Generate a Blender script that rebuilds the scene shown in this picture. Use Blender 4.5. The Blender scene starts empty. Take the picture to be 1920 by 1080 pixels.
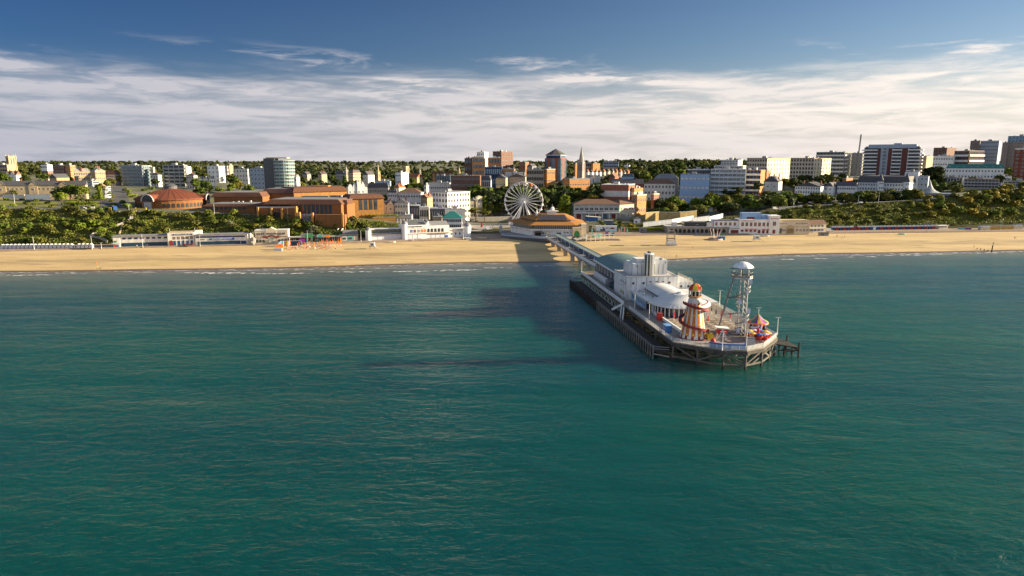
import bpy, bmesh, math, random
import numpy as np
from math import sin, cos, pi, radians, atan2, sqrt
from mathutils import Vector, Matrix
rnd = random.Random(7)
sc = bpy.context.scene
COL = sc.collection

# ------------------------------------------------------------------ camera
PITCH = radians(10.49); F = 1280.0; CAMZ = 60.0
cam = bpy.data.objects.new("camera", bpy.data.cameras.new("camera"))
COL.objects.link(cam); sc.camera = cam
cam.location = (0, 0, CAMZ); cam.rotation_euler = (pi/2 - PITCH, 0, 0)
cam.data.sensor_width = 36; cam.data.lens = 24.0
cam.data.clip_start = 1; cam.data.clip_end = 40000

# ------------------------------------------------------------------ sky, sun, exposure
SUN_EL = radians(14.0); SUN_AZ = radians(84.0)      # azimuth clockwise from +Y: low, from the right and slightly behind the town
world = bpy.data.worlds.new("World"); sc.world = world; world.use_nodes = True
def build_world():
    nt = world.node_tree; N = nt.nodes; L = nt.links; N.clear()
    out = N.new('ShaderNodeOutputWorld'); bg = N.new('ShaderNodeBackground')
    sky = N.new('ShaderNodeTexSky'); sky.sky_type = 'NISHITA'; sky.sun_disc = False
    sky.sun_elevation = SUN_EL; sky.sun_rotation = SUN_AZ
    sky.altitude = 0; sky.air_density = 1.0; sky.dust_density = 0.8; sky.ozone_density = 3.0
    bg.inputs['Strength'].default_value = 0.065
    tc = N.new('ShaderNodeTexCoord')
    def M(op, a, b=None, c=None):
        n = N.new('ShaderNodeMath'); n.operation = op
        for i, x in enumerate((a, b, c)):
            if x is None: continue
            if isinstance(x, (int, float)): n.inputs[i].default_value = x
            else: L.new(x, n.inputs[i])
        return n.outputs[0]
    def ramp(x, lo, hi):
        n = N.new('ShaderNodeMapRange'); n.interpolation_type = 'SMOOTHSTEP'
        L.new(x, n.inputs[0])
        for i, q in ((1, lo), (2, hi)):
            if isinstance(q, (int, float)): n.inputs[i].default_value = q
            else: L.new(q, n.inputs[i])
        return n.outputs[0]
    def vec(x, y, z):
        n = N.new('ShaderNodeCombineXYZ')
        for i, q in enumerate((x, y, z)):
            if isinstance(q, (int, float)): n.inputs[i].default_value = q
            else: L.new(q, n.inputs[i])
        return n.outputs[0]
    def noise(v, s, d=5, r=.55, dist=0.0):
        n = N.new('ShaderNodeTexNoise'); L.new(v, n.inputs['Vector'])
        n.inputs['Scale'].default_value = s; n.inputs['Detail'].default_value = d
        n.inputs['Roughness'].default_value = r; n.inputs['Distortion'].default_value = dist
        return n.outputs['Fac']
    def mix(f, a, b, typ='MIX'):
        n = N.new('ShaderNodeMix'); n.data_type = 'RGBA'; n.blend_type = typ
        for i, q in ((0, f), (6, a), (7, b)):
            if isinstance(q, (int, float)): n.inputs[i].default_value = q
            elif isinstance(q, tuple): n.inputs[i].default_value = (*q, 1)
            else: L.new(q, n.inputs[i])
        return n.outputs[2]
    sp = N.new('ShaderNodeSeparateXYZ'); L.new(tc.outputs['Generated'], sp.inputs[0])
    x, y, z = sp.outputs
    az = M('ARCTAN2', x, y)                                   # 0 ahead, + to the right
    el = M('ARCSINE', z)
    # clear sky
    clear = mix(1.0, sky.outputs[0], mix(ramp(M('ABSOLUTE', M('SUBTRACT', az, 1.466)), 2.2, .75), SKY_FAR, SKY_NEAR), 'MULTIPLY')
    clear = mix(ramp(el, .02, .34), clear, mix(1.0, clear, SKY_UP, 'MULTIPLY'))
    hzf = M('MULTIPLY', ramp(el, .15, -.01), .85)
    clear = mix(hzf, clear, mix(ramp(az, -.75, .8), (1.55, 1.75, 2.15), (3.3, 3.1, 2.85)))
    # brightness of the clouds follows the sky: brighter towards the sun
    toward = ramp(az, -0.75, 1.0)
    v1 = vec(M('MULTIPLY', az, 1.7), M('MULTIPLY', el, 11.0), 3.1)
    n1 = noise(v1, 2.3, 7, .58, .35)
    v2 = vec(M('MULTIPLY', az, 3.6), M('MULTIPLY', el, 26.0), 8.7)
    n2 = noise(v2, 2.6, 8, .6, .4)
    v3 = vec(M('MULTIPLY', az, .9), M('MULTIPLY', el, 17.0), 1.3)
    n3 = noise(v3, 1.5, 3, .5, .2)
    # the edge of the cloud sheet: about 6 degrees up, ragged, thin at the far right
    top = M('ADD', 0.098, M('MULTIPLY', M('SUBTRACT', n1, .5), .07))
    top = M('ADD', top, M('MULTIPLY', M('SUBTRACT', n2, .5), .03))
    sheet = M('SUBTRACT', 1.0, ramp(el, M('SUBTRACT', top, .007), M('ADD', top, .035)))
    dens = M('MULTIPLY', sheet, M('ADD', 0.36, M('MULTIPLY', ramp(n2, .34, .60), .64)))
    # loose patches above it
    pm = M('MULTIPLY', ramp(n1, .53, .64), ramp(n2, .42, .60))
    pm = M('MULTIPLY', pm, M('MULTIPLY', ramp(el, .06, .10), M('SUBTRACT', 1.0, ramp(el, .125, .16))))
    back_fill = M('MULTIPLY', ramp(y, .15, -.35), ramp(el, .05, .3))  # unseen bright clouds behind the camera, added as fill light
    back_fill = M('MULTIPLY', back_fill, M('ADD', .35, M('MULTIPLY', ramp(noise(vec(M('MULTIPLY', x, 2.0), M('MULTIPLY', y, 2.0), z), 1.6, 6, .55), .40, .58), .65)))
    cover = M('MINIMUM', 1.0, M('ADD', M('ADD', dens, back_fill), M('MULTIPLY', pm, .85)))
    # light and dark in the sheet: bright crest, lavender grey streaks lower down
    low = M('SUBTRACT', 1.0, ramp(el, .004, .075))
    dark = M('MULTIPLY', ramp(n3, .42, .74), .50)
    dark = M('MULTIPLY', M('MAXIMUM', dark, M('MULTIPLY', M('MULTIPLY', low, ramp(el, -.005, .03)), .58)), M('SUBTRACT', 1.0, ramp(y, .1, -.3)))
    ccol = mix(dark, CLOUD_HI, CLOUD_LO)
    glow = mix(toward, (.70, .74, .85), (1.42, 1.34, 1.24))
    glow = mix(ramp(y, .1, -.4), glow, (.85, 1.0, 1.3))  # cool brightness of the clouds added behind the camera
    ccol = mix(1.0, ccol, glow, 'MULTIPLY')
    col = mix(M('MULTIPLY', cover, .83), clear, ccol)
    # a thin pale veil added high overhead, out of view, as fill light
    fill_veil = M('MULTIPLY', ramp(el, .30, .62), M('ADD', .55, M('MULTIPLY', noise(vec(M('MULTIPLY', x, 3.0), M('MULTIPLY', y, 3.0), 2.0), 1.4, 6, .6), .6)))
    col = mix(M('MULTIPLY', M('MINIMUM', fill_veil, 1.0), .55), col, (.9, 1.5, 2.3))
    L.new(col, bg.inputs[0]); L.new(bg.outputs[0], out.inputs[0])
SKY_FAR = (.145, .225, .35); SKY_NEAR = (.58, .56, .57); SKY_UP = (.55, .64, .78); CLOUD_HI = (4.15, 3.8, 3.55); CLOUD_LO = (2.6, 2.58, 2.8)
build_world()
sun = bpy.data.objects.new("sun", bpy.data.lights.new("sun", 'SUN')); COL.objects.link(sun)
sun.data.energy = 4.6; sun.data.angle = radians(.5); sun.data.color = (1.0, .84, .58)
SUN_DIR = Vector((cos(SUN_EL)*sin(SUN_AZ), cos(SUN_EL)*cos(SUN_AZ), sin(SUN_EL)))
sun.rotation_euler = SUN_DIR.to_track_quat('Z', 'Y').to_euler()
sc.view_settings.view_transform = 'Standard'; sc.view_settings.look = 'None'
sc.view_settings.gamma = 1; sc.view_settings.exposure = 1.80
sc.cycles.sample_clamp_direct = 1.6; sc.cycles.sample_clamp_indirect = 4.0; sc.cycles.max_bounces = 4; sc.cycles.diffuse_bounces = 2; sc.cycles.glossy_bounces = 2
sc.cycles.transparent_max_bounces = 6; sc.cycles.transmission_bounces = 1

# ------------------------------------------------------------------ pixels of the survey photograph -> metres
def ray(u, v):
    a = (u-960)/F; b = (540-v)/F
    return a, cos(PITCH)+b*sin(PITCH), -sin(PITCH)+b*cos(PITCH)
def atz(u, v, z):
    d = ray(u, v); t = (z-CAMZ)/d[2]; return Vector((d[0]*t, d[1]*t, z))
def aty(u, v, Y):
    d = ray(u, v); t = Y/d[1]; return Vector((d[0]*t, Y, CAMZ+d[2]*t))
def kof(u, v=345):
    d = ray(u, v); return d[0]/d[1]
ZY = [660, 700, 850, 1050, 1400, 2000, 3000, 6000, 12000]
ZW = [33, 34, 34, 34, 36, 40, 44, 48, 50]
# u, shore v, promenade edge v, cliff-foot Y, cliff-top (v, Y), heights at ZY
PROF = [
 (-700, 520, 482, 445, 391, 478, ZW), (0, 511, 472, 453, 391, 485, ZW), (200, 509, 466.5, 468, 396, 500, ZW),
 (400, 506, 461.5, 483, 400, 511, [27, 30, 32, 33, 36, 40, 44, 48, 50]),
 (520, 504, 459.5, 488, 405, 514, [23, 25, 27, 29, 33, 39, 44, 48, 50]),
 (640, 500.5, 456.5, 502, 411, 520, [18, 20, 22, 25, 29, 37, 44, 48, 50]),
 (720, 498, 454.5, 510, 416, 532, [15, 17, 19, 22, 27, 36, 44, 48, 50]),
 (800, 496, 452, 528, 424, 550, [11, 13, 16, 19, 26, 36, 44, 48, 50]),
 (890, 494, 449.5, 535, 430, 560, [6, 8, 11, 16, 26, 36, 44, 48, 50]),
 (1000, 493, 447, 545, 427, 572, [5.5, 7, 11, 18, 30, 40, 45, 48, 50]),
 (1130, 491.5, 443, 548, 423, 575, [9, 11, 16, 27, 42, 48, 48, 49, 50]),
 (1260, 488, 440.5, 552, 414, 585, [14, 17, 26, 39, 51, 53, 52, 50, 50]),
 (1380, 482, 440, 553, 406, 592, [18, 22, 31, 42, 50, 50, 49, 49, 50]),
 (1490, 478, 439, 557, 390, 602, [21, 26, 34, 40, 43, 45, 47, 48, 50]),
 (1620, 476, 437, 572, 382, 616, [24, 27, 35, 41, 44, 46, 47, 48, 50]),
 (1750, 474, 436, 578, 375, 626, [26, 29, 37, 42, 44, 46, 47, 48, 50]),
 (1920, 470, 434, 590, 353, 645, [35.5, 36, 40, 43, 45, 46, 47, 48, 50]),
 (2600, 462, 430, 610, 345, 655, [37, 38, 41, 43, 45, 46, 47, 48, 50])]
PK = []; PYs = []; PZs = []
for u, vs, vp, yf, vt, yt, zs in PROF:
    kk = kof(u, 460); s = atz(u, vs, 0)[1]; p = atz(u, vp, 3.1)[1]
    PK.append(kk); zt = aty(u, vt, yt)[2]
    PYs.append([-400, s-150, s-28, s, s+7, p, p+.4, yf, yt, *ZY]); PZs.append([-9, -5, -1.1, 0.0, .45, 3.0, 3.9, 4.1, zt, *zs])
PK = np.array(PK); PYs = np.array(PYs); PZs = np.array(PZs)
def prof(k):
    return [np.interp(k, PK, PYs[:, i]) for i in range(PYs.shape[1])], [np.interp(k, PK, PZs[:, i]) for i in range(PZs.shape[1])]
_pc = {}
def gz(x, y):
    k = round(x/max(y, 1.0), 4)
    if k not in _pc: _pc[k] = prof(k)
    return float(np.interp(y, *_pc[k]))
def ong(u, v, y0=None):
    """the point of the ground that the survey photograph shows at a pixel"""
    d = ray(u, v); Y = y0 or 340.0
    while Y < 3000:
        t = Y/d[1]
        if CAMZ+d[2]*t <= gz(d[0]*t, Y): break
        Y += 1.5
    for _ in range(12):
        t = Y/d[1]
        Y += -.12 if CAMZ+d[2]*t <= gz(d[0]*t, Y) else .12
    t = Y/d[1]
    return Vector((d[0]*t, Y, gz(d[0]*t, Y)))

# ------------------------------------------------------------------ materials
MATS = {}
def mat(name, col, rough=.75, var=.14, scale=.6, spec=.3, metal=0.0, bump=0.0, stretch=None):
    if name in MATS: return MATS[name]
    m = bpy.data.materials.new(name); m.use_nodes = True; MATS[name] = m
    nt = m.node_tree; N = nt.nodes; L = nt.links; b = N['Principled BSDF']
    b.inputs['Roughness'].default_value = rough; b.inputs['Specular IOR Level'].default_value = spec
    b.inputs['Metallic'].default_value = metal
    g = N.new('ShaderNodeNewGeometry'); no = N.new('ShaderNodeTexNoise')
    no.inputs['Scale'].default_value = scale; no.inputs['Detail'].default_value = 4; no.inputs['Roughness'].default_value = .62
    src = g.outputs['Position']
    if stretch:
        vm = N.new('ShaderNodeVectorMath'); vm.operation = 'MULTIPLY'; vm.inputs[1].default_value = stretch
        L.new(src, vm.inputs[0]); src = vm.outputs[0]
    L.new(src, no.inputs['Vector'])
    mx = N.new('ShaderNodeMix'); mx.data_type = 'RGBA'
    mx.inputs[6].default_value = (*[c*(1-var*1.5) for c in col], 1); mx.inputs[7].default_value = (*[min(1, c*(1+var*1.5)) for c in col], 1)
    mr = N.new('ShaderNodeMapRange'); mr.inputs[1].default_value = .28; mr.inputs[2].default_value = .72
    L.new(no.outputs['Fac'], mr.inputs[0]); L.new(mr.outputs[0], mx.inputs[0]); L.new(mx.outputs[2], b.inputs['Base Color'])
    if bump:
        bp = N.new('ShaderNodeBump'); bp.inputs['Distance'].default_value = bump; bp.inputs['Strength'].default_value = .7
        L.new(no.outputs['Fac'], bp.inputs['Height']); L.new(bp.outputs[0], b.inputs['Normal'])
    return m
def leafmat(name, a, b_, c, scale=.22):
    m = bpy.data.materials.new(name); m.use_nodes = True; MATS[name] = m
    nt = m.node_tree; N = nt.nodes; L = nt.links; b = N['Principled BSDF']
    b.inputs['Roughness'].default_value = .65; b.inputs['Specular IOR Level'].default_value = .2
    g = N.new('ShaderNodeNewGeometry'); no = N.new('ShaderNodeTexNoise'); no.inputs['Scale'].default_value = scale
    no.inputs['Detail'].default_value = 5; no.inputs['Roughness'].default_value = .7
    L.new(g.outputs['Position'], no.inputs['Vector'])
    oi = N.new('ShaderNodeObjectInfo'); ad = N.new('ShaderNodeMath'); ad.operation = 'MULTIPLY_ADD'
    L.new(oi.outputs['Random'], ad.inputs[0]); ad.inputs[1].default_value = .34; L.new(no.outputs['Fac'], ad.inputs[2])
    sb = N.new('ShaderNodeMath'); sb.operation = 'SUBTRACT'; L.new(ad.outputs[0], sb.inputs[0]); sb.inputs[1].default_value = .17
    cr = N.new('ShaderNodeValToRGB'); e = cr.color_ramp.elements
    e[0].position = .30; e[0].color = (*a, 1); e[1].position = .70; e[1].color = (*c, 1)
    q = e.new(.5); q.color = (*b_, 1)
    L.new(sb.outputs[0], cr.inputs[0]); L.new(cr.outputs[0], b.inputs['Base Color'])
    tr = N.new('ShaderNodeBsdfTranslucent'); L.new(cr.outputs[0], tr.inputs[0])
    mx = N.new('ShaderNodeMixShader'); mx.inputs[0].default_value = .30
    L.new(b.outputs[0], mx.inputs[1]); L.new(tr.outputs[0], mx.inputs[2]); L.new(mx.outputs[0], N['Material Output'].inputs[0])
    return m
white = mat('white_paint', (.74, .73, .70), .6, .09, .45, stretch=(1, 1, .3))
offwhite = mat('offwhite_render', (.62, .59, .53), .75, .13, .45, stretch=(1, 1, .3))
cream = mat('cream_render', (.60, .51, .37), .8, .10, .3)
greyw = mat('grey_render', (.38, .37, .36), .8, .12, .3)
dgrey = mat('dark_grey', (.10, .10, .105), .7, .15, .5)
mgrey = mat('mid_grey', (.22, .22, .22), .75, .15, .5)
black = mat('black_paint', (.022, .022, .025), .6, .2, .7)
glass = mat('window_glass', (.050, .055, .062), .22, .35, .21, .3)
glassb = mat('blue_glass', (.08, .14, .18), .12, .3, .2, .6)
tan = mat('tan_brick', (.40, .29, .16), .85, .15, .6)
sandst = mat('sandstone', (.46, .35, .20), .85, .15, .5)
brick = mat('red_brick', (.27, .105, .06), .85, .16, .7)
obrick = mat('orange_brick', (.40, .19, .07), .85, .14, .6)
bbrick = mat('brown_brick', (.16, .085, .06), .85, .18, .6)
terra = mat('terracotta_brick', (.215, .090, .030), .85, .13, .5)
terratile = mat('terracotta_tile', (.13, .058, .034), .8, .2, .9)
stone = mat('grey_stone', (.30, .27, .23), .85, .18, .5)
bstone = mat('blue_grey_panel', (.30, .36, .44), .7, .08, .4)
bluew = mat('pale_blue_render', (.27, .40, .58), .7, .06, .3)
slate = mat('slate_roof', (.085, .082, .088), .75, .2, 1.1)
brownroof = mat('brown_tile_roof', (.17, .095, .06), .8, .2, 1.0)
redroof = mat('red_tile_roof', (.27, .10, .05), .8, .2, 1.0)
greyroof = mat('grey_felt_roof', (.20, .20, .205), .85, .15, .4)
tealroof = mat('teal_roof', (.03, .17, .15), .5, .1, .5)
timber = mat('weathered_timber', (.115, .10, .085), .85, .3, 1.2, stretch=(1, 1, .2))
dtimber = mat('dark_timber', (.045, .038, .033), .85, .35, 1.0)
deckm = mat('deck_planks', (.255, .215, .18), .85, .27, 1.1, stretch=(.25, 1.6, 1))
asphalt = mat('asphalt', (.085, .083, .082), .9, .15, .7)
paving = mat('paving', (.30, .26, .225), .9, .13, .5)
concrete = mat('concrete', (.30, .285, .26), .85, .16, .5)
navy = mat('navy_paint', (.015, .04, .11), .55, .15, .6)
blue = mat('blue_paint', (.03, .12, .34), .5, .12, .6)
red = mat('red_paint', (.50, .035, .03), .5, .12, .6)
dred = mat('dark_red_paint', (.20, .03, .03), .6, .15, .6)
orange = mat('orange_cloth', (.72, .17, .015), .7, .14, .8)
yellow = mat('yellow_paint', (.72, .48, .04), .5, .1, .8)
teal = mat('teal_paint', (.14, .52, .48), .55, .12, .8)
pink = mat('pink_cloth', (.66, .22, .24), .7, .12, .8)
green = mat('green_paint', (.03, .22, .07), .6, .12, .8)
purple = mat('purple_paint', (.25, .04, .30), .55, .1, .8)
steel = mat('galvanised_steel', (.38, .38, .38), .45, .12, .8, .5, .4)
bark = mat('bark', (.12, .082, .055), .9, .2, 1.5)
skin = mat('skin', (.50, .30, .21), .6, .05, 2)
cloth = mat('dark_cloth', (.03, .035, .05), .8, .2, 2)
clothr = mat('red_cloth', (.45, .06, .03), .8, .1, 2)
rubber = mat('tyre_rubber', (.02, .02, .02), .8, .1, 2)
greendome = mat('weathered_green_roof', (.135, .20, .19), .6, .10, .22)
whiteroof = mat('white_membrane_roof', (.62, .60, .57), .65, .08, .35)
LEAF = {
 'bright': leafmat('bright_leaves', (.095, .14, .013), (.16, .21, .018), (.23, .27, .028)),
 'mid': leafmat('mid_green_leaves', (.058, .090, .012), (.105, .145, .018), (.165, .19, .026)),
 'dark': leafmat('dark_leaves', (.026, .042, .013), (.046, .064, .016), (.075, .09, .02)),
 'olive': leafmat('olive_leaves', (.082, .086, .015), (.145, .14, .020), (.215, .19, .03)),
 'scrub': leafmat('scrub_leaves', (.085, .090, .018), (.145, .145, .028), (.15, .185, .026), .12),
 'silver': leafmat('silver_leaves', (.11, .12, .06), (.17, .175, .09), (.23, .225, .12)),
 'yellow': leafmat('yellow_leaves', (.14, .12, .014), (.24, .19, .02), (.33, .25, .03)),
 'pinewood': leafmat('pinewood_leaves', (.022, .034, .014), (.040, .054, .017), (.068, .078, .02), .02),
 'wood': leafmat('woodland_leaves', (.030, .044, .014), (.060, .076, .018), (.105, .112, .025), .035)}

# ------------------------------------------------------------------ mesh helpers
class MB:
    def __init__(s): s.v = []; s.f = []; s.m = []
    def add(s, vs, fs, mi=0):
        o = len(s.v); s.v += [tuple(p) for p in vs]; s.f += [tuple(i+o for i in f) for f in fs]; s.m += [mi]*len(fs); return s
    def box(s, x0, y0, z0, x1, y1, z1, mi=0):
        vs = [(x, y, z) for z in (z0, z1) for x, y in ((x0, y0), (x1, y0), (x1, y1), (x0, y1))]
        return s.add(vs, [(3, 2, 1, 0), (4, 5, 6, 7), (0, 1, 5, 4), (1, 2, 6, 5), (2, 3, 7, 6), (3, 0, 4, 7)], mi)
    def prism(s, poly, z0, z1, mi=0, z1s=None):
        n = len(poly)
        vs = [(x, y, z0) for x, y in poly] + [(p[0], p[1], (z1s[i] if z1s else z1)) for i, p in enumerate(poly)]
        return s.add(vs, [tuple(range(n))[::-1], tuple(range(n, 2*n))] + [(i, (i+1) % n, n+(i+1) % n, n+i) for i in range(n)], mi)
    def cyl(s, x, y, z0, z1, r0, r1=None, n=12, mi=0, ph=0, cap=True):
        r1 = r0 if r1 is None else r1
        vs = [(x+r*cos(ph+2*pi*i/n), y+r*sin(ph+2*pi*i/n), z) for r, z in ((r0, z0), (r1, z1)) for i in range(n)]
        fs = [(i, (i+1) % n, n+(i+1) % n, n+i) for i in range(n)]
        if cap: fs += [tuple(range(n))[::-1], tuple(range(n, 2*n))]
        return s.add(vs, fs, mi)
    def lathe(s, pr, x=0, y=0, n=16, mi=0, ph=0):
        vs = [(x+r*cos(ph+2*pi*i/n), y+r*sin(ph+2*pi*i/n), z) for r, z in pr for i in range(n)]
        fs = [(j*n+i, j*n+(i+1) % n, (j+1)*n+(i+1) % n, (j+1)*n+i) for j in range(len(pr)-1) for i in range(n)]
        return s.add(vs, fs, mi)
    def tube(s, p, q, r, n=6, r2=None, mi=0):
        p = Vector(p); q = Vector(q); d = q-p
        if d.length < 1e-6: return s
        a = d.normalized().orthogonal().normalized(); b = d.normalized().cross(a); r2 = r if r2 is None else r2
        vs = [c+(a*cos(2*pi*i/n)+b*sin(2*pi*i/n))*rr for c, rr in ((p, r), (q, r2)) for i in range(n)]
        return s.add(vs, [(i, (i+1) % n, n+(i+1) % n, n+i) for i in range(n)]+[tuple(range(n))[::-1], tuple(range(n, 2*n))], mi)
    def bar(s, p, q, w, h, mi=0):
        """a beam of rectangular section, h upright"""
        p = Vector(p); q = Vector(q); d = (q-p).normalized(); up = Vector((0, 0, 1))
        sd = d.cross(up)
        if sd.length < 1e-4: sd = Vector((1, 0, 0))
        sd.normalize(); up = sd.cross(d).normalized()
        vs = [c+sd*i*w/2+up*j*h/2 for c in (p, q) for i, j in ((-1, -1), (1, -1), (1, 1), (-1, 1))]
        return s.add(vs, [(3, 2, 1, 0), (4, 5, 6, 7), (0, 1, 5, 4), (1, 2, 6, 5), (2, 3, 7, 6), (3, 0, 4, 7)], mi)
    def ball(s, x, y, z, rx, ry=None, rz=None, n=10, m=6, mi=0, top=False):
        ry = ry or rx; rz = rz or rx; a0 = 0 if top else -pi/2
        pr = [(cos(a0+(pi/2-a0)*j/m), sin(a0+(pi/2-a0)*j/m)) for j in range(m+1)]
        vs = [(x+rx*c*cos(2*pi*i/n), y+ry*c*sin(2*pi*i/n), z+rz*sn) for c, sn in pr for i in range(n)]
        return s.add(vs, [(j*n+i, j*n+(i+1) % n, (j+1)*n+(i+1) % n, (j+1)*n+i) for j in range(m) for i in range(n)], mi)
    def hip(s, x0, y0, x1, y1, z, h, ov=.5, mi=0, gable=False):
        x0 -= ov; y0 -= ov; x1 += ov; y1 += ov
        w, d = x1-x0, y1-y0
        if w >= d:
            a = 0 if gable else d/2
            r = [(x0+a, (y0+y1)/2, z+h), (x1-a, (y0+y1)/2, z+h)]
            fs = [(0, 1, 5, 4), (1, 2, 5), (2, 3, 4, 5), (3, 0, 4), (3, 2, 1, 0)]
        else:
            a = 0 if gable else w/2
            r = [((x0+x1)/2, y0+a, z+h), ((x0+x1)/2, y1-a, z+h)]
            fs = [(0, 1, 4), (1, 2, 5, 4), (2, 3, 5), (3, 0, 4, 5), (3, 2, 1, 0)]
        return s.add([(x0, y0, z), (x1, y0, z), (x1, y1, z), (x0, y1, z)]+r, fs, mi)
    def mesh(s, name, mats, smooth=False):
        me = bpy.data.meshes.new(name); me.from_pydata(s.v, [], s.f)
        for m in (mats if isinstance(mats, (list, tuple)) else [mats]): me.materials.append(m)
        if len(me.materials) > 1: me.polygons.foreach_set('material_index', s.m)
        if smooth: me.polygons.foreach_set('use_smooth', [True]*len(s.f))
        me.update(); return me
def obj(name, data, parent=None, loc=None, rz=0.0):
    o = bpy.data.objects.new(name, data); COL.objects.link(o)
    if parent: o.parent = parent
    if loc is not None: o.location = loc
    if rz: o.rotation_euler = (0, 0, rz)
    return o
def part(name, mb, m, parent, label=None, smooth=False):
    o = obj(name, mb.mesh(name, m, smooth), parent)
    if label: o['label'] = label
    return o
def tag(o, label, cat, group=None):
    o['label'] = label; o['category'] = cat
    if group: o['group'] = group
    return o
def thing(name, label, cat, loc=(0, 0, 0), rz=0.0, group=None):
    return tag(obj(name, None, None, loc, rz), label, cat, group)
def struct(name, mb, m, smooth=False, kind='structure'):
    o = obj(name, mb.mesh(name, m, smooth)); o['kind'] = kind; return o
def dup(root, loc, rz, label=None, group=None):
    r = root.copy(); COL.objects.link(r); r.location = loc; r.rotation_euler = (0, 0, rz)
    if label: r['label'] = label
    if group: r['group'] = group
    for ch in root.children:
        c = ch.copy(); COL.objects.link(c); c.parent = r
        for g in ch.children:
            d = g.copy(); COL.objects.link(d); d.parent = c
    return r
def text_mesh(name, s, size, m, depth=.08):
    cu = bpy.data.curves.new(name, 'FONT'); cu.body = s; cu.size = size; cu.extrude = depth; cu.align_x = 'CENTER'; cu.align_y = 'CENTER'
    cu.resolution_u = 2
    t = bpy.data.objects.new(name, cu); COL.objects.link(t)
    me = bpy.data.meshes.new_from_object(t.evaluated_get(bpy.context.evaluated_depsgraph_get()))
    bpy.data.objects.remove(t); bpy.data.curves.remove(cu)
    me.materials.clear(); me.materials.append(m); return me
def lettering(s, size, m, parent, loc, rz=0.0, width=None):
    o = obj('lettering', text_mesh('lettering', s, size, m), parent, loc); o.rotation_euler = (pi/2, 0, rz)
    if width:
        xs = [v.co.x for v in o.data.vertices]; o.scale = (width/(max(xs)-min(xs)), 1, 1)
    return o
# ================================================================== THE SETTING
def shore_y(x):
    y = 400.0
    for _ in range(30): y = .5*y+.5*float(np.interp(x/y, PK, PYs[:, 3]))
    return y
KS = np.concatenate([np.linspace(-1.6, -.8, 12)[:-1], np.linspace(-.8, .8, 150), np.linspace(.8, 1.6, 12)[1:]])
def terrain(name, r0, r1, m, sub=1, rough=0.0, seed=0):
    rr = np.random.default_rng(seed); rows = []
    n = len(KS); Ys = np.array([prof(k)[0] for k in KS]); Zs = np.array([prof(k)[1] for k in KS])
    for r in range(r0, r1):
        for j in range(sub if r < r1-1 else sub+1):
            t = j/sub
            y = Ys[:, r]*(1-t)+Ys[:, r+1]*t; z = Zs[:, r]*(1-t)+Zs[:, r+1]*t
            if rough and 0 < t < 1: z = z+rr.normal(0, rough, n)
            rows.append(np.stack([KS*y, y, z], 1))
    V = np.concatenate(rows); fs = [(a*n+i, a*n+i+1, (a+1)*n+i+1, (a+1)*n+i) for a in range(len(rows)-1) for i in range(n-1)]
    mb = MB(); mb.v = [tuple(p) for p in V]; mb.f = fs; mb.m = [0]*len(fs)
    return struct(name, mb, m, smooth=True)

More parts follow.
